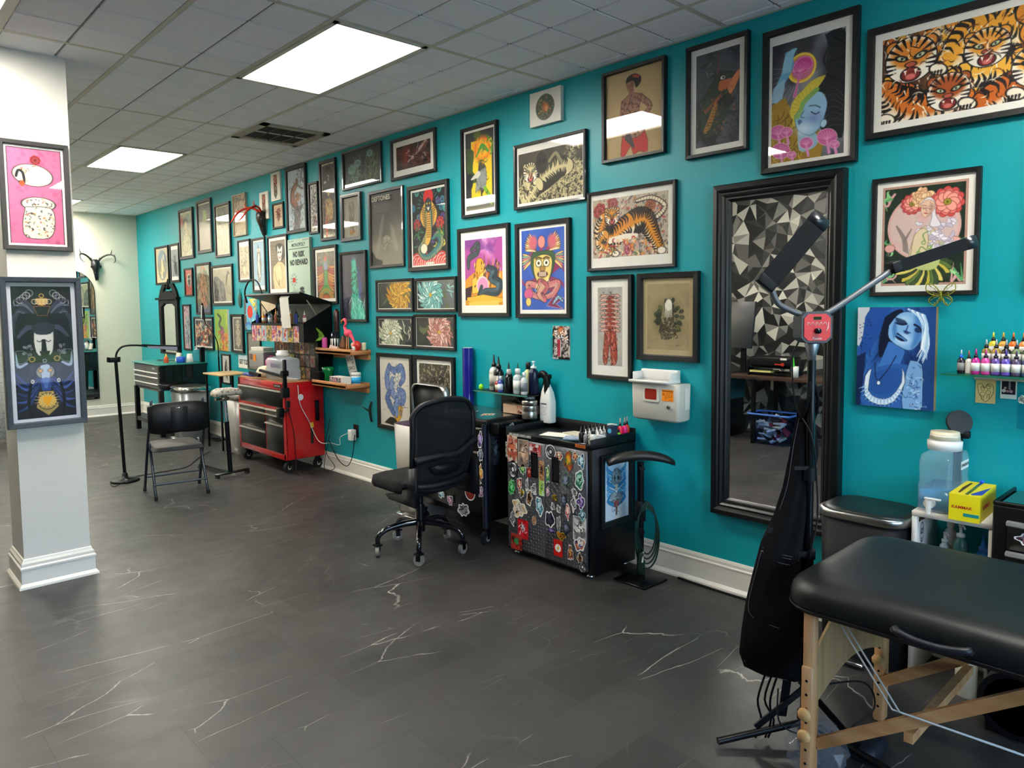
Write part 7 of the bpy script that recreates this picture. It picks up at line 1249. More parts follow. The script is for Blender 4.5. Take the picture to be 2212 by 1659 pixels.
mb = MB(); mb.loft([[tuple(bk(u, .16 + .14 * s_) + Vector((0, -.03 + q, 0))) for u, s_ in [(-.6, .8), (-.3, .95), (.3, .95), (.6, .8), (.4, .1), (0, 0), (-.4, .1)]] for q in (0, .012)]); part(t, 'lumbar_support', mb, chb)
for sd in (-1, 1): part(t, 'side_bracket', MB().loft([[(sd * .235 + q, -.3, .38), (sd * .235 + q, -.3, .62), (sd * .235 + q, -.22, .6), (sd * .235 + q, -.16, .44), (sd * .235 + q, .02, .41), (sd * .235 + q, -.02, .385)] for q in (-.012, .012)]), chb); part(t, 'knob', MB().cyl((sd * .247, -.2, .5), (sd * .285, -.2, .5), .024, n=8), blackp)

# ---------------------------------------------------------------- black drawer cart
gb = mat('cart_black', '#090a0b', .38, spec=.4)
t = thing('tool_cart', 'black rolling drawer cart with stickers behind the office chair', 'tool cart', (-.24, 3.84, 0)); X_, Y_ = .22, .36
part(t, 'body', MB().box((.02, 0, .47), (2 * X_ - .04, 2 * Y_ - .02, .64), bev=.004), gb)
part(t, 'top_tray', MB().box((0, 0, .805), (2 * X_, 2 * Y_ + .02, .045), bev=.01), gb); part(t, 'top_mat', MB().box((0, 0, .8295), (2 * X_ - .03, 2 * Y_ - .03, .004)), mat('cart_top', '#3a4040', .12, coat=.5))
for y in (-Y_ + .01, Y_ - .01): part(t, 'corner_post', MB().cyl((-X_ + .005, y, .12), (-X_ + .005, y, .8), .018), mat('post_navy', '#15182a', .3, coat=.4))
for z0, z1 in ((.7, .775), (.62, .695), (.53, .615), (.42, .525), (.2, .41)):
    d = part(t, 'drawer', MB().box((-X_ + .012, 0, (z0 + z1) / 2), (.014, 2 * Y_ - .06, z1 - z0 - .006), bev=.002), mat('drawer_brown', '#1b1a18', .3, coat=.3)); MB().box((-X_ - .002, 0, z1 - .012), (.016, 2 * Y_ - .08, .012), bev=.003).obj('pull', mat('pull_dark', '#3a362e', .3, .6), d)
for x, y in ((-X_ + .02, -Y_ + .02), (-X_ + .02, Y_ - .02), (X_ - .04, -Y_ + .02), (X_ - .04, Y_ - .02)): caster(t, x, y, .048, .03, .12, .2)
part(t, 'side_tray', MB().box((-.06, -Y_ - .035, .775), (.24, .09, .07), bev=.008), gb)
for k, (x, y, z, w_, h_, kd) in enumerate(((-.236, -.33, .7, .06, .14, 'blob'), (-.236, -.33, .6, .06, .12, 'blob'), (-.236, -.33, .48, .06, .15, 'blob'), (-.236, -.33, .36, .06, .1, 'blob'), (-.226, -.21, .33, .11, .11, 'round'), (-.226, -.14, .2, .14, .13, 'blob'), (-.226, .0, .24, .08, .09, 'blob'), (-.226, .1, .27, .09, .09, 'blob'), (-.226, -.14, .66, .04, .07, 'blob'))): sticker(t, TR((x, y, z)) @ FX, w_, h_, k + 3, SC[[7, 4, 2, 5, 0, 8, 5, 3, 8][k]], kd)
sticker(t, TR((-.06, -Y_ - .0815, .775)) @ FY, .07, .06, 14, SC[8]); sticker(t, TR((-.12, -Y_ + .0095 - .004, .62)) @ FY, .07, .19, 4, SC[4], 'rect', None); sticker(t, TR((-.05, -.2, .8325)), .14, .1, 5, SC[2]); sticker(t, TR((-.1, .1, .8325)), .16, .12, 9, SC[0]); sticker(t, TR((-.02, .0, .8325)), .1, .1, 2, SC[4])
# shelf over the cart with its bottles
t = thing('wall_shelf', 'thin dark shelf holding many squeeze bottles above the black cart', 'shelf', (0, 3.62, .968)); part(t, 'board', MB().box((-.1, 0, 0), (.2, .54, .008)), black); part(t, 'back_panel', MB().box((-.008, -.04, -.07), (.012, .44, .14)), mat('panel_brown', '#2c2823', .3)); part(t, 'glass_edge', MB().box((-.2, 0, 0), (.004, .54, .01)), mat('green_edge', '#3a7a6a', .2))
Z = .973; B_ = bottle; G_ = 'bottles on the thin dark shelf'
B_('squeeze_bottle', 'tall translucent white bottle with black tip at the left end of the dark shelf', -.1, 3.78, Z, .034, .25, '#cdd0c8', '#17181a', lab='#b9b9ae', group=G_)
B_('ink_bottle', 'tall glossy black bottle next to the tall translucent one', -.12, 3.71, Z, .036, .24, '#101114', '#0c0c0e', lab='#9a978e', group=G_)
B_('dropper_bottle', 'small red bottle with white label on the dark shelf', -.16, 3.68, Z, .018, .11, '#b52a22', '#d8c9c4', lab='#d9cdb8', group=G_); B_('dropper_bottle', 'small blue and white bottle on the dark shelf', -.17, 3.64, Z, .02, .11, '#3c4a9a', '#c9d4e8', 'flip', lab='#d4dae2', group=G_)
B_('ink_bottle', 'dark bottle with black cap behind the small blue one', -.08, 3.65, Z, .028, .2, '#1c2430', '#121214', group=G_); B_('cosmetic_bottle', 'black pouch shaped bottle with white logo on the dark shelf', -.14, 3.585, Z, .034, .16, '#121214', '#c9c6bc', 'flip', group=G_, sq=.7)
B_('spray_bottle', 'clear bottle with dark green cone cap on the dark shelf', -.09, 3.55, Z, .026, .2, clear, '#14302a', group=G_); B_('squeeze_bottle', 'squat clear bottle with white cap in the middle of the dark shelf', -.15, 3.49, Z, .032, .17, '#b9c4c4', '#e4e4de', 'flip', lab='#dcdcd4', group=G_)
B_('squeeze_bottle', 'clear yellowish bottle with black cap and white handle on the dark shelf', -.08, 3.46, Z, .032, .21, '#c9cf9a', '#1a1a1c', 'flip', group=G_); B_('pump_bottle', 'navy bottle with white foam pump on the dark shelf', -.09, 3.4, Z, .034, .22, '#161c3a', '#e6e6e2', 'pump', group=G_); B_('pump_bottle', 'small white pump bottle in front of the navy pump bottle', -.16, 3.42, Z, .022, .15, '#dcdedd', '#e8e8e6', 'flip', lab='#7a8088', group=G_)
tag(MB().ball((0, 0, .022), (.018, .018, .022), 12).obj('lime_cap', mat('lime', '#8fe01c', .4), loc=(-.17, 3.84, Z)), 'small lime green ball at the far end of the dark shelf', 'ball'); tag(MB().tube([(-.07, 3.38, Z + .12), (-.07, 3.33, Z + .14), (-.07, 3.3, Z + .1), (-.07, 3.3, Z)], [.02, .022, .02, .02], 8).obj('black_jug_handle', blackp), 'black bottle with curved handle at the near end of the dark shelf', 'bottle')
t = thing('glove_box', 'flat kraft cardboard box with black gloves bunched on top, under the dark shelf', 'box', (-.1, 3.5, .832)); part(t, 'box', MB().box((0, 0, .034), (.12, .25, .06)), mat('kraft', '#b99a80', .7)); sticker(t, TR((-.0605, -.05, .034)) @ FX, .08, .05, 3, [ '#b99a80', '#a04a3a', '#c9a58c'], 'rect', None)
mb = MB(); r = random.Random(2)
for k in range(9): p = Vector((r.uniform(-.03, .03), r.uniform(-.08, .05), .068)); mb.tube([p, p + Vector((r.uniform(-.02, .02), r.uniform(-.04, .04), .03)), p + Vector((r.uniform(-.04, .0), r.uniform(-.07, .07), .01))], [.01, .014, .006], 6)
part(t, 'gloves', mb, mat('nitrile', '#131315', .35))
t = thing('steel_canister', 'ribbed brushed steel canister on the near end of the black cart', 'canister', (-.22, 3.45 - .18, .8)); 
for o_ in [t]: o_.location = (-.14, 3.39, .815)
part(t, 'body', MB().lathe([(.05, 0), (.052, .004), (.052, .045), (.049, .05), (.052, .055), (.052, .085), (.05, .09)], n=28), steel); part(t, 'lid', MB().lathe([(.053, .09), (.054, .118), (.05, .124), (0, .125)], n=28), steel)
B_('squeeze_bottle', 'translucent wash bottle with white neck behind the steel canister', -.06, 3.47, .815, .04, .2, '#b9c8c0', '#d8dcd4', 'flip', group=None)
t = thing('spray_bottle', 'large white spray bottle with black trigger at the end of the black cart', 'spray bottle', (-.06, 3.3, .79)); part(t, 'body', MB().loft([[(x, y + .01 * (1 - q), z) for x, y in rrect(.07 * q, .1 * q, .02 * q)] for z, q in ((0, .95), (.006, 1), (.14, 1), (.2, .8), (.245, .45), (.255, .4))]), whitep)
part(t, 'trigger', MB().box((0, .0, .275), (.028, .032, .05), bev=.004).box((0, .01, .305), (.03, .07, .03), bev=.006).box((0, .03, .27), (.012, .012, .05), (.3, 0, 0)), blackp)
cv = Cv(1.6, 30, '#e2e2de'); cv.seed(2); cv.P([(.1, .2), (.8, .2), (.8, .32), (.1, .32)], '#4a4c52'); [cv.txt(.1, .45 + .09 * k, .75, .02, '#8a8c92', .03) for k in range(10)]; o = bpy.data.objects.new('paper_label', cv.emit_mesh('paper_label', .075, .12, ART, TR((-.0355, 0, .085)) @ FX)); C.objects.link(o); o.parent = t
tag(MB().cyl((-.05, 4.12, .81), (-.05, 4.12, 1.255), .042, n=24).m(whitep).cyl((-.05, 4.12, 1.2551), (-.05, 4.12, 1.2575), .036, n=24).obj('film_roll', mat('blue_film', '#1c1c8c', .15, coat=.5)), 'upright roll of deep blue plastic film against the teal wall', 'roll')
# ---------------------------------------------------------------- sticker covered cabinet
t = thing('steel_cabinet', 'black two-door steel cabinet with diamond plate doors covered in stickers', 'cabinet', (-.225, 2.968, 0)); X_, Y_ = .205, .348
cb = mat('cabinet_black', '#0e0e0f', .45, bump=.2, bs=500, spec=.35)
part(t, 'body', MB().box((.004, 0, .39), (2 * X_ - .012, 2 * Y_, .73), bev=.003), cb); part(t, 'top', MB().box((0, 0, .752), (2 * X_ - .004, 2 * Y_ - .004, .012)), mat('cabinet_top', '#232727', .3, coat=.3))
mb = MB().box((-X_ + .004, 0, .762), (.01, 2 * Y_, .028), bev=.002); part(t, 'front_rim', mb, cb); part(t, 'side_rim', MB().box((0, -Y_ + .004, .775), (2 * X_, .008, .06), bev=.002), cb); part(t, 'side_rim', MB().box((0, Y_ - .004, .775), (2 * X_, .008, .06), bev=.002), cb); part(t, 'back_rim', MB().box((X_ - .004, 0, .785), (.008, 2 * Y_, .08), bev=.002), cb)
dp_ = mat('diamond_plate', '#75767a', .35, .75)
for sd in (-1, 1):
    yc = sd * .1625; mb = MB().m(dp_).box((-X_ - .004, yc, .392), (.012, .322, .69), bev=.002); k = 0
    for i in range(15):
        for j in range(33):
            y = yc - .148 + i * .0212; z = .062 + j * .0206
            if abs(y - yc) > .15 or z > .725: continue
            a = PI / 4 if (i + j) % 2 else -PI / 4; Tm = TR((-X_ - .0105, y, z)) @ FX @ Matrix.Rotation(a, 4, 'Z'); l, q = .0095, .0026
            mb.add([(-l, 0, 0), (0, -q, 0), (l, 0, 0), (0, q, 0), (0, 0, .0016)], [(0, 1, 4), (1, 2, 4), (2, 3, 4), (3, 0, 4)], False, Tm)
    d = part(t, 'door', mb)
    Th = TR((-X_ - .011, sd * .085, .6)) @ FX; hm = MB().m(blackp); holed(hm, [(-.026, -.075), (.026, -.075), (.026, .075), (-.026, .075)], [(-.015, -.062), (.015, -.062), (.015, .062), (-.015, .062)], .006, Th); hm.m(mat('recess', '#060606', .9)).quad(*[Th @ Vector(p) for p in ((-.015, -.062, .001), (.015, -.062, .001), (.015, .062, .001), (-.015, .062, .001))]); hm.obj('handle', None, d)
for x in (-X_ + .05, X_ - .05):
    for y in (-Y_ + .05, Y_ - .05): part(t, 'foot', MB().lathe([(.024, 0), (.026, .006), (.012, .014), (.012, .03)], (x, y, 0), 16), chrome)
text(MB(), '@DANIELRBEDARD', .022, TR((-X_ - .0015, .22, .762)) @ FX, whitep, .0006).obj('lettering', None, t); b_ = part(t, 'badge', MB().box((-X_ - .002, -.27, .762), (.004, .075, .018)), mat('badge_orange', '#c9682a', .4)); text(MB(), 'GLADIATOR', .012, TR((-X_ - .0045, -.275, .762)) @ FX, blackp, .0004).obj('lettering', None, b_)
SX = -X_ - .0135   # sticker positions: u right 0..1 over both doors, v down 0..1
def stk(u, v, w_, h_, seed, ci, kind='blob', border='#e8e8e4', rot=0): 
    ch = [o for o in t.children if o.name.startswith('door')]
    return sticker(t, TR((SX - .0002 * (seed % 3), max(-.322 + w_ / 2, min(.322 - w_ / 2, .325 - .65 * u)), .735 - .69 * v)) @ FX @ Matrix.Rotation(rot, 4, 'Z'), w_, h_, seed, ci if isinstance(ci, list) else SC[ci], kind, border)
LS = [(.075, .09, .09, .17, 1, ['#cdbfae', '#9a3a28', '#c9694a'], 'rect', None), (.225, .11, .09, .17, 2, ['#7a6a60', '#c99a7a', '#e0c0a4'], 'rect', '#d8d4cc'), (.38, .06, .1, .07, 3, ['#e2dedc', '#b03a34', '#8c2a2a'], 'rect', None), (.08, .275, .085, .12, 4, ['#dcdcd8', '#1c1c1e', '#3a3a3c'], 'round', '#202022'), (.215, .255, .07, .075, 5, 1), (.3, .27, .035, .06, 6, 0, 'rect'), (.46, .23, .045, .12, 7, 6, 'rect'), (.06, .44, .065, .14, 8, ['#2fae4c', '#145a2a', '#8fe09a'], 'blob', '#7fd88c'), (.17, .4, .055, .13, 9, 0), (.27, .39, .04, .11, 10, 8), (.36, .41, .06, .09, 11, 8), (.46, .38, .045, .1, 12, ['#9acd3a', '#c9d8c0', '#5a8a3a'], 'rect'), (.2, .47, .05, .08, 13, 9), (.3, .5, .07, .12, 14, 6), (.43, .55, .08, .15, 15, 3), (.16, .62, .16, .14, 16, ['#c98a3a', '#e8d8c0', '#a8a49c'], 'blob', '#efe6d0', -.3), (.07, .73, .06, .11, 17, 8), (.21, .8, .09, .12, 18, ['#d8202a', '#b0141c', '#e8e0dc'], 'rect', None), (.36, .69, .04, .06, 19, 6, 'round'), (.12, .965 - .03, .1, .1, 20, ['#5a2420', '#c9382a', '#3c8a4a'], 'rect', None),
 (.575, .05, .085, .09, 21, ['#d8d8d4', '#2a2a2c', '#4a4a4c'], 'round'), (.68, .07, .06, .08, 22, ['#e07a3a', '#8a3a1c', '#f0e0d0']), (.79, .1, .08, .15, 23, ['#b04a2a', '#3a6a3a', '#e0a82a'], 'blob', None), (.87, .05, .05, .07, 24, ['#a8562c', '#5a2c1c', '#e0a070']), (.955, .08, .07, .11, 25, 3), (.54, .25, .045, .14, 26, 1), (.76, .27, .09, .12, 27, 4, 'blob', '#5a7a5a'), (.92, .24, .1, .13, 28, ['#4a9a7a', '#2a5a4a', '#a8d8c0']), (.54, .4, .04, .07, 29, 5), (.62, .44, .055, .05, 30, 9, 'blob', None), (.73, .44, .055, .1, 31, 4, 'blob', None), (.86, .35, .06, .05, 32, 8), (.85, .45, .05, .12, 33, 8), (.94, .42, .08, .11, 34, 7), (.95, .53, .06, .08, 35, 3, 'blob', '#a8dcd8'), (.6, .52, .045, .06, 36, 8), (.67, .53, .045, .06, 37, 8), (.78, .53, .045, .12, 38, ['#d88a84', '#b84a50', '#f0d0c4']), (.56, .64, .09, .15, 39, ['#16171c', '#2a2c38', '#3c3c4c']), (.67, .66, .045, .13, 40, 8), (.76, .68, .07, .1, 41, 4, 'blob', None), (.93, .65, .1, .14, 42, ['#c9c9c5', '#5a5a5c', '#e8e8e4'], 'rect'), (.58, .735, .06, .05, 43, 7, 'blob', None), (.7, .755, .09, .06, 44, ['#d88a1c', '#2a2418', '#b8641c'], 'blob', '#c9a02a'), (.66, .87, .07, .1, 45, 0, 'bolt', None), (.93, .78, .1, .12, 46, ['#c9643a', '#3a5aa0', '#e8e0d8']), (.81, .88, .055, .12, 47, ['#b82a1c', '#4a2420', '#d8a048']), (.92, .9, .05, .09, 48, 6), (.955, .955 + .01, .06, .07, 49, ['#dcdcd8', '#1c1c1e', '#3a3a3c'], 'round', '#202022')]
for q in LS: stk(*q)
sticker(t, TR((-X_ + .0 - .0015, .3465 - .006, .66)) @ FX, .02, .1, 3, SC[8], 'rect')
# framed print hung on the cabinet's near side
framed('framed_picture', 'black framed pale blue print of skulls and horns on the side of the sticker cabinet', 0, .29, .285, .705, a_skulls, .032, .022, BLK, mw=.0, T=((-.215, 2.619, .285), FY), group='framed prints on furniture', k=.7)
# bottles and papers on the cabinet
Zc = .7585; G_ = 'small ink bottles on the sticker cabinet'
k = 0
for i in range(6):
    for j in range(3): B_('ink_bottle', 'small clear-capped ink bottle in the cluster on the sticker cabinet', -.34 + i * .033, 2.7 + j * .036, Zc, .0135, .075 + .012 * j, ['#b9b7b2', '#8c8a90', '#a89a94', '#2a2a2c'][k % 4] if j < 2 else '#1c1a1c', ['#d4d2ce', '#1a1a1c'][j == 2], group=G_); k += 1
for k, (y, x, cc) in enumerate(((2.655, -.1, '#e8203c'), (2.65, -.075 + .012, '#ee1f7a'), (2.66, -.035, '#ff4a2c'))): B_('ink_bottle', ['bright red ink bottle', 'hot pink ink bottle', 'orange red ink bottle'][k] + ' in the row of three on the sticker cabinet', -.125 + k * .036, y, Zc, .016, .135, cc, '#1a1a1c', tip='#e8a8a0', group='three bright ink bottles')
t2 = thing('ink_box', 'small navy blue ink carton on the sticker cabinet', 'box', (-.2, 2.655, Zc)); part(t2, 'box', MB().box((0, 0, .05), (.045, .04, .1)), mat('navy_card', '#26364e', .5)); part(t2, 'emblem', MB().cyl((-.0228, 0, .07), (-.0235, 0, .07), .014), mat('cyan', '#5ab4d8', .5))
tag(MB().box((0, 0, .05), (.03, .05, .1)).obj('white_carton', whitep, loc=(-.155, 2.69, Zc)), 'narrow white carton beside the navy ink box', 'box'); B_('ink_bottle', 'tiny lime green bottle with black cap beside the red ones', -.15, 2.645, Zc, .012, .07, '#9ae04a', '#1a1a1c', 'flip', group=None); B_('squeeze_bottle', 'round translucent white pot at the left of the ink cluster', -.345, 2.655 + .02, Zc, .022, .085, '#cdd0c4', '#1a1a1c', 'flip', group=None)
t2 = thing('card_holder', 'wire rack holding white cards on the sticker cabinet', 'card holder', (-.36, 2.66, Zc)); part(t2, 'rack', MB().tube([(0, -.03, .003), (.05, 0, .003), (.03, .04, .05), (-.02, .02, .04), (-.03, -.02, .003), (.02, -.01, .05)], .0022, 5, sub=1), blackp); part(t2, 'cards', MB().box((.035, -.012, .035), (.06, .012, .055), (.4, .2, -.3)), paper)
for k, (x, y, rz, w_, d, lab, m_) in enumerate(((-.24, 3.02, .3, .13, .24, 'white sheets of paper on the sticker cabinet', paper), (-.17, 2.93, -.2, .1, .22, 'cream envelope lying under the bottles end of the cabinet', mat('envelope', '#cfc4b0', .7)), (-.3, 2.84, .5, .1, .15, 'loose white paper with blue print on the sticker cabinet', mat('blueprint', '#aab4cc', .7)))): tag(MB().box((0, 0, .003 + .002 * k), (w_, d, .002 + .002 * k)).obj('paper_sheet', m_, loc=(x, y, Zc + .001 + .004 * k)), lab, 'paper').rotation_euler = (0, 0, rz)
tag(MB().tube([(-.4, 2.8, Zc + .004), (-.36, 2.72, Zc + .004)], .003, 6).obj('pen', whitep), 'thin white pen near the front of the sticker cabinet top', 'pen')
# arm rest stand in front of it
t = thing('armrest_stand', 'black leather arm rest on a square base beside the sticker cabinet', 'arm rest', (-.225, 2.435, 0)); part(t, 'base', MB().box((0, 0, .006), (.215, .215, .012), bev=.003), black); part(t, 'pole', MB().cyl((0, 0, 0), (0, 0, .68), .02), black); part(t, 'sleeve', MB().box((0, 0, .4), (.045, .045, .12), bev=.004).cyl((0, 0, .012), (0, 0, .03), .028), blackp); part(t, 'knob', MB().cyl((-.02, -.02, .3), (-.05, -.05, .3), .014, n=8).cyl((-.02, -.02, .655), (-.05, -.05, .655), .014, n=8), blackp)
mb = MB(); rings = []
for k in range(11):
    u = (k - 5) / 5; w_ = .055 * (1 - .25 * abs(u) ** 3); rings.append([(u * .185, -w_, .70 - .035 * u * u), (u * .185, w_, .70 - .035 * u * u), (u * .185, w_ * .9, .735 - .035 * u * u - .012 * abs(u) ** 4), (u * .185, 0, .745 - .035 * u * u - .016 * abs(u) ** 4), (u * .185, -w_ * .9, .735 - .035 * u * u - .012 * abs(u) ** 4)])
part(t, 'cushion', mb.loft(rings, T=Matrix.Rotation(-.75, 4, 'Z')), mat('dark_leather', '#1e1c1b', .42, bump=.3, bs=300))
mb = MB(); cg = mat('cord_green', '#13352c', .5)
for k in range(4): mb.tube([(-.232 + .74 * s_, 2.408 - .67 * s_, z_) for s_, z_ in [(.02 + (.05 + .006 * k) * math.sin(q * PI / 4), .31 - .02 * k + (.15 + .008 * k) * math.cos(q * PI / 4)) for q in range(9)]], .0045, 7, sub=4)
mb.box((-.25, 2.41, .09), (.03, .035, .08), bev=.004).box((-.27, 2.4, .15), (.02, .02, .06), (.3, 0, 0), bev=.003); mb.m(whitep).box((-.262, 2.39, .155), (.02, .003, .06), (0, .3, .3)); tag(mb.obj('extension_cord', cg), 'dark green extension cord looped on the arm rest stand', 'extension cord')
tag(MB().tube([(-.05, 2.3, .006), (-.06, 2.0, .006), (-.055, 1.7, .006), (-.07, 1.5, .006)], .006, 6, sub=5).obj('power_cord', blackp), 'black cord lying along the near baseboard', 'cord')
# ---------------------------------------------------------------- big sharps container
t = thing('sharps_container', 'large off-white wall sharps container with red window, orange label and lock', 'sharps container', (0, 2.41, .905))
part(t, 'body', MB().loft([[(x, y, z) for x, y in rrect(.125 + q, .315 + q, .02)] for z, q in ((0, -.02), (.012, 0), (.205, .006), (.212, .0))], T=TR((-.068, 0, 0))), offw)
part(t, 'lid_tray', MB().loft([[(x, y, z) for x, y in rrect(.12 + q, .27, .02)] for z, q in ((.212, .02), (.222, .03), (.226, .03))], T=TR((-.09, .03, 0))), whitep); mb = MB()
mb.box((-.03, .03, .252), (.03, .25, .06), bev=.006).box((-.08, .15, .245), (.09, .012, .05), bev=.003).box((-.08, -.095, .245), (.09, .012, .05), bev=.003); part(t, 'drop_lid', mb, whitep)
Th = TR((-.1335, .02, .15)) @ FX; hm = MB(); holed(hm, rrect(.105, .085, .01, 3), rrect(.082, .062, .008, 3), .007, Th); part(t, 'window_frame', hm, offw); part(t, 'window', MB().prism(rrect(.082, .062, .008, 3), .003, T=Th), mat('bio_red', '#96261a', .25)); MB().prism([(.005, -.03), (.038, -.03), (.038, .018), (.005, .018)], .0035, T=Th)
cv = Cv(.85, 34, '#f08a1c'); cv.seed(1); cv.S([(.05, .12), (.95, .12)], .025, '#7a3a10', 1, 0); cv.ring(.14, .35, .06, .018, '#5a2a0c'); [cv.txt(.27, .25 + .1 * k, .65, .02, '#6a3410', .03) for k in range(6)]; o = bpy.data.objects.new('warning_label', cv.emit_mesh('warning_label', .075, .064, ART, TR((-.1345, -.09, .15)) @ FX)); C.objects.link(o); o.parent = t
part(t, 'lock', MB().cyl((-.132, -.1, .085), (-.143, -.1, .085), .011).cyl((-.143, -.1, .085), (-.147, -.1, .085), .006), chrome); part(t, 'side_label', MB().box((-.05, -.1615, .13), (.05, .001, .12)), paper)
# blister pack on the wall
cv = Cv(1.5, 60, '#1c1a1c'); cv.seed(7); cv.tex('#c9c4c0', 4, 3, .5, .6, .9); cv.E(.5, .2, .2, .16, '#d86a2c', soft=.4); cv.ink(60, (.1, .15, .9, .6), .16, .03, ['#e8e6e4', '#2a2628', '#c98a64'], 2); cv.P([(.1, .6), (.5, .62), (.5, 1.4), (.1, 1.4)], '#e6dcdc'); cv.P([(.26, .62), (.46, .62), (.44, 1.38), (.28, 1.38)], '#c4384c'); cv.ink(60, (.55, .6, .95, 1.42), .12, .02, ['#2a2628', '#e8d8cc', '#a88a78'], 2); cv.ink(30, (.1, .65, .3, 1.4), .08, .018, ['#2a2628'], 2)
t = thing('blister_pack', 'small carded toy package hanging alone on the teal wall', 'package', (0, 3.228, 1.21)); o = bpy.data.objects.new('card', cv.emit_mesh('card', .15, .218, ART, TR((-.006, 0, .108)) @ FX)); C.objects.link(o); o.parent = t; part(t, 'backing', MB().box((-.003, 0, .108), (.005, .15, .218)), paper); part(t, 'bubble', MB().box((-.026, .015, .075), (.04, .1, .13), bev=.012), glassmat('blister_clear', '#f4f4f4', 1, .9, 1.3))

# ---------------------------------------------------------------- big wall mirror
t = thing('wall_mirror', 'tall rectangular mirror in a wide ridged black frame', 'mirror', (0, 1.7645, .424)); T = TR((0, 0, .878)) @ FX; W, Hh = .3385, .878
def R4(a, b, z): return [(-a, -b, z), (a, -b, z), (a, b, z), (-a, b, z)]
prf = [(0, .002), (0, .045), (.006, .055), (.03, .062), (.04, .058), (.046, .05), (.05, .05), (.058, .053), (.066, .046), (.07, .038), (.078, .038), (.084, .03), (.092, .024), (.094, .012)]
part(t, 'frame', MB().loft([R4(W - d, Hh - d, z) for d, z in prf], smooth=False, cap=False, T=T), mat('mirror_frame', '#070708', .38, spec=.5, bs=20)); part(t, 'mirror_glass', MB().quad(*[T @ Vector(p) for p in R4(W - .09, Hh - .09, .016)]), mirror_m)
# ---------------------------------------------------------------- double-headed tattoo lamp on a pole
LX, LY = -1.04, 1.12; t = thing('tripod_lamp', 'two-headed black work lamp with red control box on a tall pole', 'lamp', (LX, LY, 0), -.736); g2 = mat('arm_grey', '#5c6066', .4, .3)
part(t, 'pole', MB().cyl((0, 0, .06), (0, 0, 1.36), .0145), mat('pole_black', '#101114', .15, .5, coat=.4)); part(t, 'lower_pole', MB().cyl((0, 0, .06), (0, 0, .67), .018), blackp); part(t, 'collar', MB().lathe([(.012, 1.355), (.016, 1.385), (.024, 1.415), (.02, 1.425)]), mat('collar_silver', '#9a9da4', .3, .8)); part(t, 'pole_clamp', MB().cyl((0, 0, .94), (0, 0, .985), .024).box((-.035, -.01, .985), (.05, .012, .012)), blackp); part(t, 'pole_clamp', MB().cyl((0, 0, .66), (0, 0, .69), .024).box((-.03, -.01, .68), (.04, .02, .02)), blackp)
oc = [(-.035, -.053), (.035, -.053), (.052, -.036), (.052, .036), (.035, .053), (-.035, .053), (-.052, .036), (-.052, -.036)]
Tb = TR((0, 0, 1.475)) @ FY; part(t, 'control_box', MB().prism(oc, .07, T=Tb, off=-.035), mat('box_grey', '#3b3e44', .4)); fb = part(t, 'control_face', MB().prism([(x * .86, y * .86) for x, y in oc], .003, T=Tb, off=.0355), mat('face_red', '#d01422', .3, coat=.4)); MB().prism([(-.013, .026), (.013, .026), (.013, .036), (-.013, .036)], .002, T=Tb, off=.038).obj('display', darkg, fb); MB().lathe([(.01, 0), (.009, .014), (0, .015)], T=Tb @ TR((.0, -.012, .0385)), n=16).obj('dial', mat('dial', '#2a2c34', .2, .6), fb)
text(MB(), 'Fusion', .012, Tb @ TR((0, -.038, .0392)), whitep, .0003).obj('lettering', None, fb); cv = MB().m(whitep)
for k in range(5): cv.tube([Tb @ Vector((-.035 + .014 * k, .008 + .004 * math.sin(k * 2), .0392)), Tb @ Vector((-.03 + .014 * k, .018, .0392)), Tb @ Vector((-.024 + .014 * k, .006, .0392))], .0007, 4, sub=3)
for k in range(5): cv.tube([Tb @ Vector((.026 + .003 * k, -.02 + .01 * k, .0392)), Tb @ Vector((.038, .0 + .006 * k, .0392))], .0006, 4, sub=1)
cv.obj('script', None, fb)
part(t, 'arm', MB().tube([(-.035, 0, 1.515), (-.07, 0, 1.53), (-.115, 0, 1.553), (-.135, 0, 1.585), (-.15, 0, 1.625)], .0105, 10), g2); part(t, 'arm', MB().tube([(.035, 0, 1.515), (.08, 0, 1.54), (.2, 0, 1.62), (.29, 0, 1.68)], .0105, 10), g2)
def head(p0, p1, w_, th, flip):
    p0, p1 = Vector(p0), Vector(p1); d = (p1 - p0); L = d.length; ang = math.atan2(d.z, d.x); Tm = TR(tuple(p0)) @ Matrix.Rotation(-ang, 4, 'Y')
    prof_ = lambda q: [(0, -th / 2, -w_ / 2 * q), (0, th / 2, -w_ / 2 * q * .7), (0, th / 2, w_ / 2 * q * .7), (0, -th / 2, w_ / 2 * q)]
    h = part(t, 'lamp_head', MB().loft([[(x, y, z) for _, y, z in prof_(q)] for x, q in ((0, .85), (.02, 1), (L * .86, 1))], smooth=False, T=Tm), mat('head_black', '#08090a', .6, spec=.25))
    MB().loft([[(x, y * q, z * q) for _, y, z in prof_(1.04)] for x, q in ((L * .85, 1), (L * .93, 1.02), (L * .98, .9), (L, .6))], T=Tm).obj('end_cap', mat('cap_pewter', '#55565a', .3, .8), h); MB().box((L * .02, 0, 0), (.035, th * 1.1, w_ * .95), bev=.005, T=Tm).obj('hinge', blackp, h); return h
head((-.165, .0, 1.625), (.025, .01, 1.855), .072, .03, 0); head((.27, 0, 1.675), (.55, 0, 1.765), .042, .05, 1)
part(t, 'cable', MB().tube([(-.03, .03, 1.43), (-.055, .03, 1.36), (-.04, .03, 1.2), (-.005, -.02, 1.1), (.015, -.02, .95), (.02, -.02, .8), (-.01, -.03, .66), (-.03, -.04, .45), (-.05, -.06, .3)], .0028, 6, sub=6), blackp)
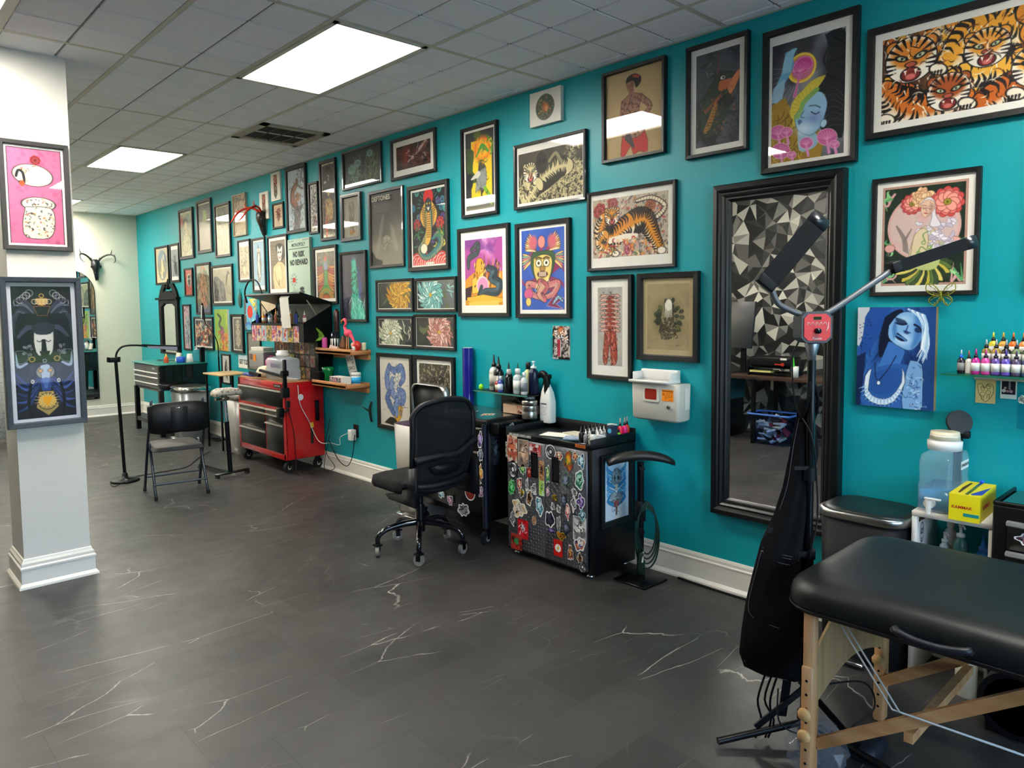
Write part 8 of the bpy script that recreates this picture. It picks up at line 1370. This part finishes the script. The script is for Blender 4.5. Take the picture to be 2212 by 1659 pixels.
for k, a in enumerate((188, 68, -52)):
    a = math.radians(a); d = Vector((math.cos(a), math.sin(a), 0)); part(t, 'leg', MB().cyl(tuple(d * .02 + Vector((0, 0, .06))), tuple(d * .33 + Vector((0, 0, .02))), .013), black); part(t, 'brace', MB().box(tuple(d * .1 + Vector((0, 0, .12))), (.22, .006, .024), (0, .6, a)), black)
part(t, 'hub', MB().cyl((0, 0, .03), (0, 0, .1), .028).cyl((0, 0, .2), (0, 0, .24), .026), blackp)
# ---------------------------------------------------------------- denim apron hanging on the pole
K1, K2 = .0016, .001673
def ax(px, py): return (px - 1757) * K1, 1.421 - (py - 740) * K2
Lf = [(1738, 862), (1735, 900), (1722, 975), (1708, 1050), (1690, 1110), (1662, 1170), (1644, 1240), (1630, 1300), (1621, 1360), (1616, 1410), (1626, 1440), (1660, 1456)]; Rt = [(1772, 862), (1776, 900), (1786, 930), (1774, 975), (1773, 1050), (1772, 1110), (1774, 1170), (1778, 1240), (1784, 1300), (1788, 1360), (1790, 1410), (1788, 1440), (1780, 1462)]
rings = []
for k in range(12):
    xl, z = ax(*Lf[k]); xr, _ = ax(*Rt[k]); w_ = xr - xl; dep = .03 + .05 * min(1, k / 6); rg_ = []
    for i in range(25): u = i / 24; rg_.append((xl + w_ * u, .035 - dep * math.sin(u * PI) * .7 + .008 * math.sin(u * 15 + k * .3) * min(1, k / 4) , z))
    for i in range(24, -1, -1): u = i / 24; rg_.append((xl + .004 + (w_ - .008) * u, .045 + dep * math.sin(u * PI) * .8 + .01 * math.sin(u * 11 + k * .25) * min(1, k / 4), z + .002))
    rings.append(rg_)
den = mat('denim_black', '#08080a', .85, bump=.5, bs=700, spec=.2); t = thing('apron', 'black denim work apron hanging from the lamp pole', 'apron', (LX, LY, 0), -.736); part(t, 'cloth', MB().loft(rings), den)
def front(px, py):
    x, z = ax(px, py); k = max(0, min(10.99, np.interp(py, [p[1] for p in Lf], range(12)))); i = int(k); xl = ax(Lf[i][0] + (Lf[i + 1][0] - Lf[i][0]) * (k - i), py)[0]; xr = ax(Rt[i][0] + (Rt[i + 1][0] - Rt[i][0]) * (k - i), py)[0]
    x = min(max(x, xl + .006), xr - .004); u = (x - xl) / (xr - xl); dep = .03 + .05 * min(1, k / 6); return (x, .035 - dep * math.sin(u * PI) * .7 + .008 * math.sin(u * 15 + k * .3) * min(1, k / 4) - .0015, z)
sm_ = mat('stitch', '#6a6a74', .7); mb = MB()
for pth in ([(1700, 1095), (1716, 1040), (1728, 960), (1734, 900)], [(1662, 1178), (1700, 1186), (1733, 1190)], [(1663, 1184), (1700, 1192), (1733, 1196)], [(1646, 1185), (1640, 1240), (1634, 1300), (1640, 1325), (1690, 1342), (1735, 1350)], [(1646, 1185), (1690, 1202), (1735, 1208)], [(1622, 1425), (1660, 1450), (1730, 1456)]): mb.tube([front(*p) for p in pth], .0008, 4, sub=5)
part(t, 'stitching', mb, sm_); part(t, 'strap', MB().tube([front(1740, 905), (-.02, -.02, 1.22), (0, .0, 1.3), (.02, -.01, 1.22), front(1768, 905)], .006, 6), den); part(t, 'buckle_tab', MB().box(front(1683, 1140), (.028, .004, .02), (0, .1, 0)), blackp)
for x0, q in ((-.145, .0), (-.12, .02), (-.1, -.01)): part(t, 'strap', MB().tube([(x0, 0, .24), (x0 - .03, -.01, .15), (x0 - .02 + q, -.02, .08), (x0 - .04 + q, -.02, .015)], .004, 5), den)
part(t, 'strap', MB().box((-.075, -.005, .17), (.03, .003, .17), (0, .12, 0)), den)
tag(MB().tube([(LX - .17, LY + .02, .24), (LX - .19, LY + .0, .13), (LX - .1, LY - .06, .09), (LX - .02, LY - .02, .2)], .0028, 6, sub=6).tube([(LX + .05, LY - .05, .2), (LX + .16, LY - .14, .2), (LX + .2, LY - .16, .1), (LX + .1, LY - .12, .05)], .0035, 6, sub=6).obj('power_cord', blackp), 'thin black cord looping under the apron hem', 'cord')
# clear bag with cables at the foot of the pole
mb = MB(); r = random.Random(4); rings = []
for z, q in ((0.002, .75), (.03, 1), (.07, .9), (.11, .6), (.14, .25)): rings.append([(math.cos(2 * PI * k / 26) * .13 * q * (1 + r.uniform(-.14, .14)), math.sin(2 * PI * k / 26) * .095 * q * (1 + r.uniform(-.14, .14)), z + r.uniform(-.006, .006) * (z > .01)) for k in range(26)])
t = thing('plastic_bag', 'crumpled clear plastic bag of cables at the foot of the lamp pole', 'bag', (-1.13, 1.04, 0)); part(t, 'bag', mb.loft(rings, smooth=False), mat('crinkle', '#aab0b8', .06, alpha=.12, spec=1.)); mb = MB()
for k in range(7): mb.tube([(r.uniform(-.08, .08), r.uniform(-.05, .05), .02 + .012 * k)] + [(r.uniform(-.09, .09), r.uniform(-.06, .06), .02 + .012 * k) for _ in range(4)], .004, 6, sub=4)
part(t, 'cable_coil', mb, mat('cable_mix', '#3a3e4c', .4)); tag(MB().loft([[(x * q, y * q, z) for x, y in rrect(.16, .1, .03)] for z, q in ((0, .8), (.02, 1), (.05, .9), (.065, .5))]).obj('dark_pouch', mat('pouch_navy', '#10131c', .6), loc=(-.98, .93, 0)), 'dark navy pouch on the floor beside the clear bag', 'pouch')
# ---------------------------------------------------------------- massage table
t = thing('massage_table', 'black padded folding massage table with wooden legs', 'massage table', (-1.02, .2, 0)); X_ = .352; vinyl = mat('black_vinyl', '#161717', .45, bump=.12, bs=900, spec=.45)
y1, y0 = .86, -.85
def tbl(q, z, r): return [(x, y + (y0 + y1) / 2, z) for x, y in rrect(2 * (X_ - q), (y1 - y0) - 2 * q, r, 8)]
part(t, 'cushion', MB().loft([tbl(.004, .6, .1), tbl(0, .61, .105), tbl(-.004, .64, .11), tbl(.0, .665, .11), tbl(.01, .682, .105), tbl(.03, .695, .095), tbl(.07, .701, .07), tbl(.12, .702, .05)]), vinyl)
part(t, 'piping', MB().tube([Vector(p) for p in tbl(-.003, .612, .105)] + [Vector(tbl(-.003, .612, .105)[0])], .0035, 5, sub=1), blackp)
wl = woodmat('beech', '#b98554', '#d0a171', (12, 12, 1.5)); wl2 = woodmat('beech_lengthwise', '#b07c4c', '#c99a6a', (12, 1.5, 12)); kn = mat('knob_beech', '#d2a468', .4)
for sx in (-1, 1):
    for sy in (.782, -.72):
        x = sx * .3; s_ = 1 if sy > 0 else -1; l = part(t, 'leg', MB().box((x, sy, .43), (.034, .034, .35), bev=.003), wl); lo = MB().m(wl).box((x - .018 * sx * 0, sy - .028 * s_ * 0 + .0, .21), (.05, .036, .42), bev=.004)
        for k in range(8): lo.m(darkg).cyl((x - .0255, sy, .06 + .045 * k), (x - .0262, sy, .06 + .045 * k), .0045, n=10)
        lo.m(rubber).box((x, sy, .004), (.048, .036, .008)); lw = part(t, 'lower_leg', lo)
        for z in (.2, .27) if sx < 0 else (.24,): MB().lathe([(.012, 0), (.02, .004), (.022, .012), (.018, .02), (0, .021)], T=TR((x - .026, sy, z)) @ Matrix.Rotation(-PI / 2, 4, 'Y'), n=9).obj('knob', kn, lw)
    part(t, 'brace', MB().box((sx * .3 + sx * -.02, .47, .365), (.02, .72, .035), (-.605, 0, 0)), wl2); part(t, 'brace', MB().box((sx * .3 + sx * -.045, -.1, .44), (.02, .6, .035), (.5, 0, 0)), wl2)
y_ = .775; n_ = 14; up = [(-.27 + .54 * i / n_, .47 + .11 * math.sin(PI * i / n_)) for i in range(n_ + 1)]; lo = [(-.27 + .54 * i / n_, .29 + .06 * math.sin(PI * i / n_)) for i in range(n_ + 1)]
part(t, 'end_panel', MB().loft([[(x, y_ + q, z) for x, z in up + lo[::-1]] for q in (-.004, .004)], smooth=False), woodmat('ply', '#a9895e', '#bb9b70', (14, 14, 1))); up2 = [(x, y_ - 1.5, z) for x, z in up]
part(t, 'crossbar', MB().box((0, .782, .585), (.62, .03, .03)), wl); part(t, 'crossbar', MB().box((0, .5, .30), (.58, .025, .03)), wl)
rp_ = mat('rope', '#c9c6be', .7)
for q in (0, .02): part(t, 'cable', MB().tube([(-.3, .69 + q, .6), (-.305, .52 + q, .375), (-.3, .22 + q, .38)], .003, 6, sub=1), rp_); part(t, 'cable', MB().tube([(.28, .6 + q, .6), (.28, .48 + q, .38), (.28, .2 + q, .3)], .003, 6, sub=1), rp_)
part(t, 'carry_handle', MB().tube([(-.357, .52, .645), (-.37, .51, .638), (-.378, .46, .63), (-.378, .4, .63), (-.368, .345, .638), (-.357, .34, .643)], [.008, .011, .012, .012, .011, .008], 8), mat('strap_navy', '#11141c', .5))
for y in (.525, .335): part(t, 'handle_rivet', MB().cyl((-.356, y, .638), (-.364, y, .638), .008), chrome)
t = thing('floor_box', 'black box with a plum 650 LBS tag on the floor under the massage table', 'box', (-.27, .47, 0)); part(t, 'body', MB().box((0, 0, .1), (.16, .44, .2), bev=.01), blackp); tg = part(t, 'tag', MB().box((-.081, .12, .135), (.002, .16, .04)), mat('tag_plum', '#5a1c3c', .5)); text(MB(), '650 LBS.', .03, TR((-.0825, .12, .135)) @ FX, whitep, .0003, .9).obj('lettering', None, tg)
# ---------------------------------------------------------------- white stand with jug and boxes
wb = mat('white_laminate', '#dcd8ce', .4); t = thing('white_side_shelf', 'white laminate side shelf between the black bin and the drawer chest', 'shelf unit', (-.155, .885, 0)); part(t, 'top', MB().box((0, 0, .69), (.27, .29, .022), bev=.002), wb)
for y in (.135, -.135): p_ = part(t, 'side_panel', MB().box((0, y, .339), (.265, .02, .678), bev=.002), wb)
part(t, 'lower_shelf', MB().box((0, 0, .42), (.26, .25, .018)), wb); cv = Cv(1.9, 34, '#dcdad4'); cv.ring(.5, .95, .4, .03, '#1a1a1c', ry=.8); cv.seed(2).ink(30, (.25, .5, .75, 1.1), .25, .03, ['#1a1a1c'], 2); cv.E(.5, 1.5, .1, .1, '#1a1a1c'); o = bpy.data.objects.new('oval_sticker', cv.emit_mesh('oval_sticker', .05, .095, ART, TR((-.07, .1245, .6)) @ FY)); C.objects.link(o); o.parent = t; sticker(t, TR((-.05, .1245, .665)) @ FY, .12, .03, 3, ['#1c1a18', '#c9a04a', '#8a3a2c'], 'rect', None); sticker(t, TR((-.05, .1245, .16)) @ FY, .08, .09, 3, ['#1c1a18', '#c9442a', '#4a4a4a'], 'blob', None)
t = jug('water_dispenser', 'large clear blue water jug with white tap and two lids on the white side shelf', -.155, .955, .702, .25, .13, .25, whitep, .09)
part(t, 'lid_ring', MB().lathe([(.056, .2865), (.052, .318), (.04, .32), (0, .32)], n=28), mat('cream_lid', '#d8cdae', .4)); part(t, 'tap', MB().cyl((-.125, .01, .04), (-.148, .01, .04), .02).cyl((-.148, .01, .052), (-.15, .01, -.0), .012, .009, 12).box((-.15, -.005, .062), (.012, .06, .008), bev=.002), whitep); T = TR((.03, -.0665, .185)) @ FY; part(t, 'paper_label', MB().box((0, 0, 0), (.1, .034, .001), T=T), whitep); text(MB(), 'KWADRON', .018, T @ TR((0, 0, .0012)), mat('label_navy', '#1c2a4a', .5), .0004).obj('lettering', None, t)
cv = Cv(2.4, 40, '#e8d41c')
t = thing('paper_box', 'yellow cardboard dispenser box reading KAMMAK on the white side shelf', 'box', (-.19, .84, .702), .04); yl_ = mat('kammak_yellow', '#ecd812', .5)
part(t, 'box', MB().box((0, 0, .052), (.27, .104, .104)), yl_); T = TR((-.1355, 0, .05)) @ FX; text(MB(), 'KAMMAK', .0165, T @ TR((-.008, .003, 0)), mat('kammak_red', '#b82a1c', .5), .0004, bold=.0003).obj('lettering', None, t); part(t, 'teal_band', MB().box((.024, -.024, 0), (.052, .013, .001), T=T), mat('band_teal', '#1c8a86', .5)); T = TR((-.03, -.0525, .05)) @ FY; text(MB(), 'KAMMAK', .026, T, mat('kammak_red'), .0004, bold=.0003).obj('lettering', None, t)
part(t, 'slot', MB().loft([[(-.1, .03, .1045), (-.1, .022, .1045)], [(0, .036, .1045), (0, .022, .1045)], [(.1, .03, .1045), (.1, .022, .1045)]], cap=False, close=False, smooth=False), mat('slot_dark', '#3a2c0c', .8)); part(t, 'cutter_bar', MB().box((0, -.005, .107), (.25, .012, .006), bev=.002), glassmat('bar_clear', '#c4d8ee', 1, .8)); part(t, 'cutter_knob', MB().box((.12, -.005, .112), (.016, .016, .012), bev=.003), mat('knob_blue', '#1c5ae0', .3)); part(t, 'blue_flap', MB().add([(-.12, -.02, .1045), (-.1, -.05, .1045), (.06, -.05, .1045), (-.1, -.014, .1045)], [(0, 1, 2, 3)]), mat('flap_blue', '#1f3f9c', .5))
t = thing('round_mount', 'round black disc on a stand behind the water jug', 'phone mount', (-.04, .94, .702)); part(t, 'disc', MB().cyl((-.0, 0, .345), (-.012, -.01, .349), .05, n=36), mat('disc_black', '#232120', .6)); part(t, 'post', MB().box((.01, 0, .15), (.02, .03, .3)).box((0, 0, .295), (.03, .09, .03), bev=.004), blackp)
for k, (x, y, r, h, c_, nz_, lab) in enumerate(((-.2, .93, .022, .1, '#c9d0cc', 'pump', 'clear capped foam pump bottle inside the white side shelf'), (-.22, .87, .026, .15, '#3a6a64', 'pump', 'green liquid foam bottle with white pump inside the white side shelf'), (-.13, .93, .026, .16, '#d8d6d0', 'flip', 'white bottle at the back inside the white side shelf'))): bottle('foam_bottle', lab, x, y, .43, r, h + .08, c_, '#d6d4ce', nz_, group=None)
bottle('spray_bottle', 'blue cone-shaped spray bottle under the yellow box', -.2, .795, .43, .035, .2, '#1f66b0', '#1f66b0', 'cone', group=None, neck=.3)
t = thing('disinfectant_can', 'white labelled canister standing on the floor under the massage table', 'canister', (-.3, .815, 0)); part(t, 'body', MB().lathe([(.036, 0), (.038, .005), (.038, .2), (.03, .21)], n=22), mat('can_cream', '#c9c6b4', .5)); part(t, 'lid', MB().lathe([(.032, .21), (.032, .24), (0, .242)], n=22), whitep)
# ---------------------------------------------------------------- glass shelf with inks
t = thing('glass_shelf', 'green-edged glass shelf crowded with ink bottles at the right', 'shelf', (0, .6, 1.255)); part(t, 'glass', MB().box((-.09, 0, .004), (.18, .74, .008)), glassmat('shelf_glass', '#a8e0c8', 1, .6)); part(t, 'edge', MB().box((-.1805, 0, .004), (.002, .74, .008)), mat('glass_edge', '#1f6a52', .15)); part(t, 'rail', MB().box((-.02, -.03, -.012), (.04, .64, .022), bev=.004), alu)
Zs = 1.2635; G_ = 'ink bottles on the glass shelf'; cl = ['#e6d23a', '#e0a03a', '#f07020', '#f09050', '#e0c890', '#c9c9b8']; r3 = ['#8a7a2a', '#b08a2a', '#2c2a2c', '#7a8a5a', '#4a5a3a', '#3a4a5a']; r1 = ['#c02a8c', '#d84a9c', '#6a4a9c', '#6a50b8', '#5a4a6a', '#4a5a8a', '#3a6a9a']
for row, cs_, x, dz, y0_ in ((2, cl, -.05, .066, .822), (1, r3, -.085, .038, .837), (0, r1, -.125, .0, .862)):
    if row: t = thing('riser', ['', 'low clear riser under the middle row of inks', 'tall clear riser under the back row of inks'][row], 'riser', (x, .62, Zs)); part(t, 'step', MB().box((0, 0, dz - .003), (.034, .46, .004)).box((.015, 0, dz / 2), (.003, .46, dz - .006)), clear)
    for k, c_ in enumerate(cs_): bottle('ink_bottle', 'ink bottle with black collar in the ' + ['front', 'middle', 'back'][row] + ' row on the glass shelf', x, y0_ - .034 * k, Zs + dz, .016, .1, c_, '#15151a', lab='#dcdad4', tip=c_ if row != 1 else '#b9bcc0', group=['front', 'middle', 'back'][row] + ' row of inks on the glass shelf')
bottle('ink_bottle', 'dark ink bottle with bright blue cap at the left end of the glass shelf', -.12, .915, Zs, .014, .095, '#2a2226', '#1c6ae0', lab='#8a8a84', tip='#c4d4e4', group=None); bottle('ink_bottle', 'white labelled ink bottle next to the blue-capped one on the glass shelf', -.12, .888, Zs, .013, .092, '#d8d0c4', '#1a1216', tip='#c9605a', group=None)
canvas_pic('child_drawing', 'tan card with a black line drawing of two figures under the glass shelf', .819, .89, 1.132, 1.24, a_drawing, .004, '#d3b981', k=1.3, group='cards under the glass shelf', cat='drawing'); canvas_pic('instant_photo', 'white bordered instant photo under the glass shelf', .747, .803, 1.157, 1.238, a_polaroid, .003, '#e9e7e2', k=1.4, group='cards under the glass shelf', cat='photo')
t = thing('acrylic_holder', 'clear acrylic holder at the right edge under the glass shelf', 'holder', (0, .65, 1.05)); part(t, 'box', MB().box((-.05, 0, .072), (.1, .15, .145), bev=.006), clear); sticker(t, TR((-.102, .055, .12)) @ FX, .035, .05, 4, SC[8])
bp_ = mat('butterfly_brass', '#8a8a2c', .35, .7); t = thing('butterfly_ornament', 'pierced olive metal butterfly at the lower corner of the peony print', 'ornament', (-.035, 1.02, 1.585))
for sd in (-1, 1):
    wing = lambda pts: part(t, 'wing', MB().m(bp_).tube([Vector((-.004 * i, -sd * x, z)) for i, (x, z) in enumerate(pts)], .0022, 5, sub=4), None)
    mb = MB().m(bp_)
    for P2 in ([(0, 0), (.02, .035), (.05, .05), (.055, .02), (.03, .0), (0, 0)], [(0, 0), (.03, -.005), (.045, -.025), (.025, -.045), (.01, -.03), (0, 0)]):
        mb.tube([(-.01 * x / .05, -sd * x, z) for x, z in P2], .0022, 5, sub=4); cxm = sum(p[0] for p in P2) / len(P2); czm = sum(p[1] for p in P2) / len(P2)
        for p in P2[1:-1]: mb.tube([(-.0, 0, 0), (-.01 * p[0] / .05, -sd * p[0], p[1])], .0014, 4, sub=1); mb.tube([(-.005, -sd * (cxm + (p[0] - cxm) * .5), czm + (p[1] - czm) * .5), (-.01 * p[0] / .05, -sd * p[0], p[1])], .0014, 4, sub=1)
    part(t, 'wing', mb)
part(t, 'body', MB().tube([(-.002, 0, .02), (-.004, 0, 0), (-.002, 0, -.03)], [.002, .004, .002], 6), bp_)
# ---------------------------------------------------------------- drawer chest at the right edge
t = thing('drawer_chest', 'black drawer chest with pale pulls and green top at the right edge', 'tool chest', (-.18, .37, 0)); X_, Y_ = .15, .37; part(t, 'body', MB().box((0, 0, .44), (2 * X_, 2 * Y_, .7), bev=.008), gb); part(t, 'top_mat', MB().box((.0, 0, .7925), (2 * X_ - .03, 2 * Y_ - .04, .004)), mat('top_green', '#2a5f58', .2, coat=.3)); part(t, 'top_rim', MB().box((-X_ + .006, 0, .797), (.012, 2 * Y_, .016), bev=.003).box((0, Y_ - .006, .797), (2 * X_, .012, .016), bev=.003), gb)
for z0, z1 in ((.63, .74), (.52, .625), (.41, .515), (.2, .4)): drawer(t, -Y_ + .04, Y_ - .05, z0, z1, -X_ - .004, gb, alu, .024)
sticker(t, TR((-X_ - .011, Y_ - .12, .68)) @ FX, .1, .07, 5, ['#4a2c38', '#8a4a44', '#a8a0a4']); sticker(t, TR((-X_ - .011, Y_ - .11, .56)) @ FX, .05, .05, 8, SC[4], 'blob', None); part(t, 'side_can', MB().cyl((-.13, Y_ + .03, .66), (-.13, Y_ + .1, .66), .022, n=16), blackp) if 0 else None
for x in (-.1, .1):
    for y in (-.3, .3): caster(t, x, y, .04, .025, .1)
t = thing('speaker', 'black round floor speaker under the massage table at the right edge', 'speaker', (-.52, .6, 0)); part(t, 'housing', MB().cyl((.06, 0, .13), (-.02, 0, .13), .12, n=32).box((.05, 0, .04), (.1, .2, .08), bev=.01), blackp); part(t, 'cone', MB().lathe([(.1, 0), (.085, -.012), (.03, -.03), (.03, -.02), (0, -.016)], T=TR((-.02, 0, .13)) @ Matrix.Rotation(-PI / 2, 4, 'Y'), n=28), darkg)
# ---------------------------------------------------------------- things across the room, seen in the big mirror
t = thing('desk', 'dark wood desk against the patterned wallpaper, seen in the big mirror', 'desk', (-4.32, 3.72, 0)); part(t, 'top', MB().box((0, 0, .735), (.6, 1.3, .03)), woodmat('walnut', '#3b2a20', '#54392a', (3, 1.5, 3)))
for x in (-.26, .26):
    for y in (-.58, .3): part(t, 'leg', MB().box((x, y, .36), (.04, .04, .72)), black)
t = thing('printer', 'black printer with a red-ringed control on a paper tray, reflected in the mirror', 'printer', (-4.35, 3.92, .751)); part(t, 'tray', MB().box((0, 0, .09), (.3, .5, .01)).box((0, .245, .045), (.3, .01, .09)).box((0, -.245, .045), (.3, .01, .09)).box((0, 0, .03), (.3, .5, .006)), blackp); part(t, 'housing', MB().box((0, 0, .155), (.26, .48, .11), bev=.02), blackp); part(t, 'control', MB().cyl((.13, -.15, .13), (.134, -.15, .13), .02).box((.131, -.1, .13), (.004, .08, .014)), mat('control_red', '#c0301c', .4)); part(t, 'white_tag', MB().box((.131, -.16, .19), (.003, .07, .02)), paper); part(t, 'papers', MB().box((.05, .1, .045), (.2, .25, .02)), mat('yellow_paper', '#cfc87a', .7))
t = thing('monitor', 'dark monitor at the far end of the reflected desk', 'monitor', (-4.38, 4.32, .751)); part(t, 'screen', MB().box((.03, .02, .56), (.03, .42, .54), (0, -.12, .35), bev=.005), mat('screen_grey', '#2c2e31', .3)); part(t, 'stand', MB().box((0, 0, .16), (.03, .06, .32)).box((0, 0, .006), (.16, .2, .012)), blackp)
tag(MB().box((-4.42, 4.1, .79), (.2, .14, .075)).box((-4.42, 4.1, .86), (.2, .14, .004)).obj('clear_organizer', mat('organizer', '#8f9496', .2)), 'pale desk organizer left of the reflected printer', 'organizer')
t = thing('pen_cup', 'white pen cup with a green marker on the reflected desk', 'pen cup', (-4.2, 3.62, .751)); part(t, 'cup', MB().lathe([(.035, 0), (.04, .12), (.036, .12), (.03, .01)], n=18), whitep); part(t, 'marker', MB().cyl((0, 0, .02), (.01, .02, .22), .01), mat('marker_green', '#4ad82a', .4))
t = thing('storage_tote', 'translucent blue plastic tote of papers under the reflected desk', 'tote', (-4.2, 3.84, 0)); bl = glassmat('tote_blue', '#86aee6', .8, .75); part(t, 'bin', MB().loft([rrect3 for rrect3 in [[(x, y, z) for x, y in rrect(.28 + q, .42 + q, .03)] for z, q in ((.004, 0), (.33, .05))]], cap=False), bl); part(t, 'rim', MB().loft([[(x, y, z) for x, y in rrect(.335 + q, .475 + q, .03)] for z, q in ((.325, 0), (.325, .02), (.345, .02), (.345, 0))], cap=False), mat('tote_rim', '#4a76c4', .4)); mb = MB(); r = random.Random(6)
for k in range(26): mb.m([paper, paper, mat('tote_red', '#8a2434', .6), mat('tote_cream', '#d8cfa8', .6), blackp][k % 5]).box((r.uniform(-.09, .09), r.uniform(-.15, .15), .04 + .009 * k), (.09, .11, .02), (r.uniform(-.8, .8), r.uniform(-.8, .8), r.uniform(0, 3)))
tag(mb.obj('scrap_papers', None, None, (-4.2, 3.84, 0)), 'loose papers and packets filling the blue tote', 'papers', None, 'stuff')
tag(MB().box((-4.33, 4.52, .22), (.5, .2, .44)).obj('low_cabinet', gb), 'black low cabinet at the end of the reflected desk', 'cabinet'); tag(MB().box((-4.36, 4.5, .58), (.42, .2, .27)).obj('teal_crate', mat('crate_teal', '#1c4a52', .5)), 'teal crate on the black low cabinet in the reflection', 'crate')
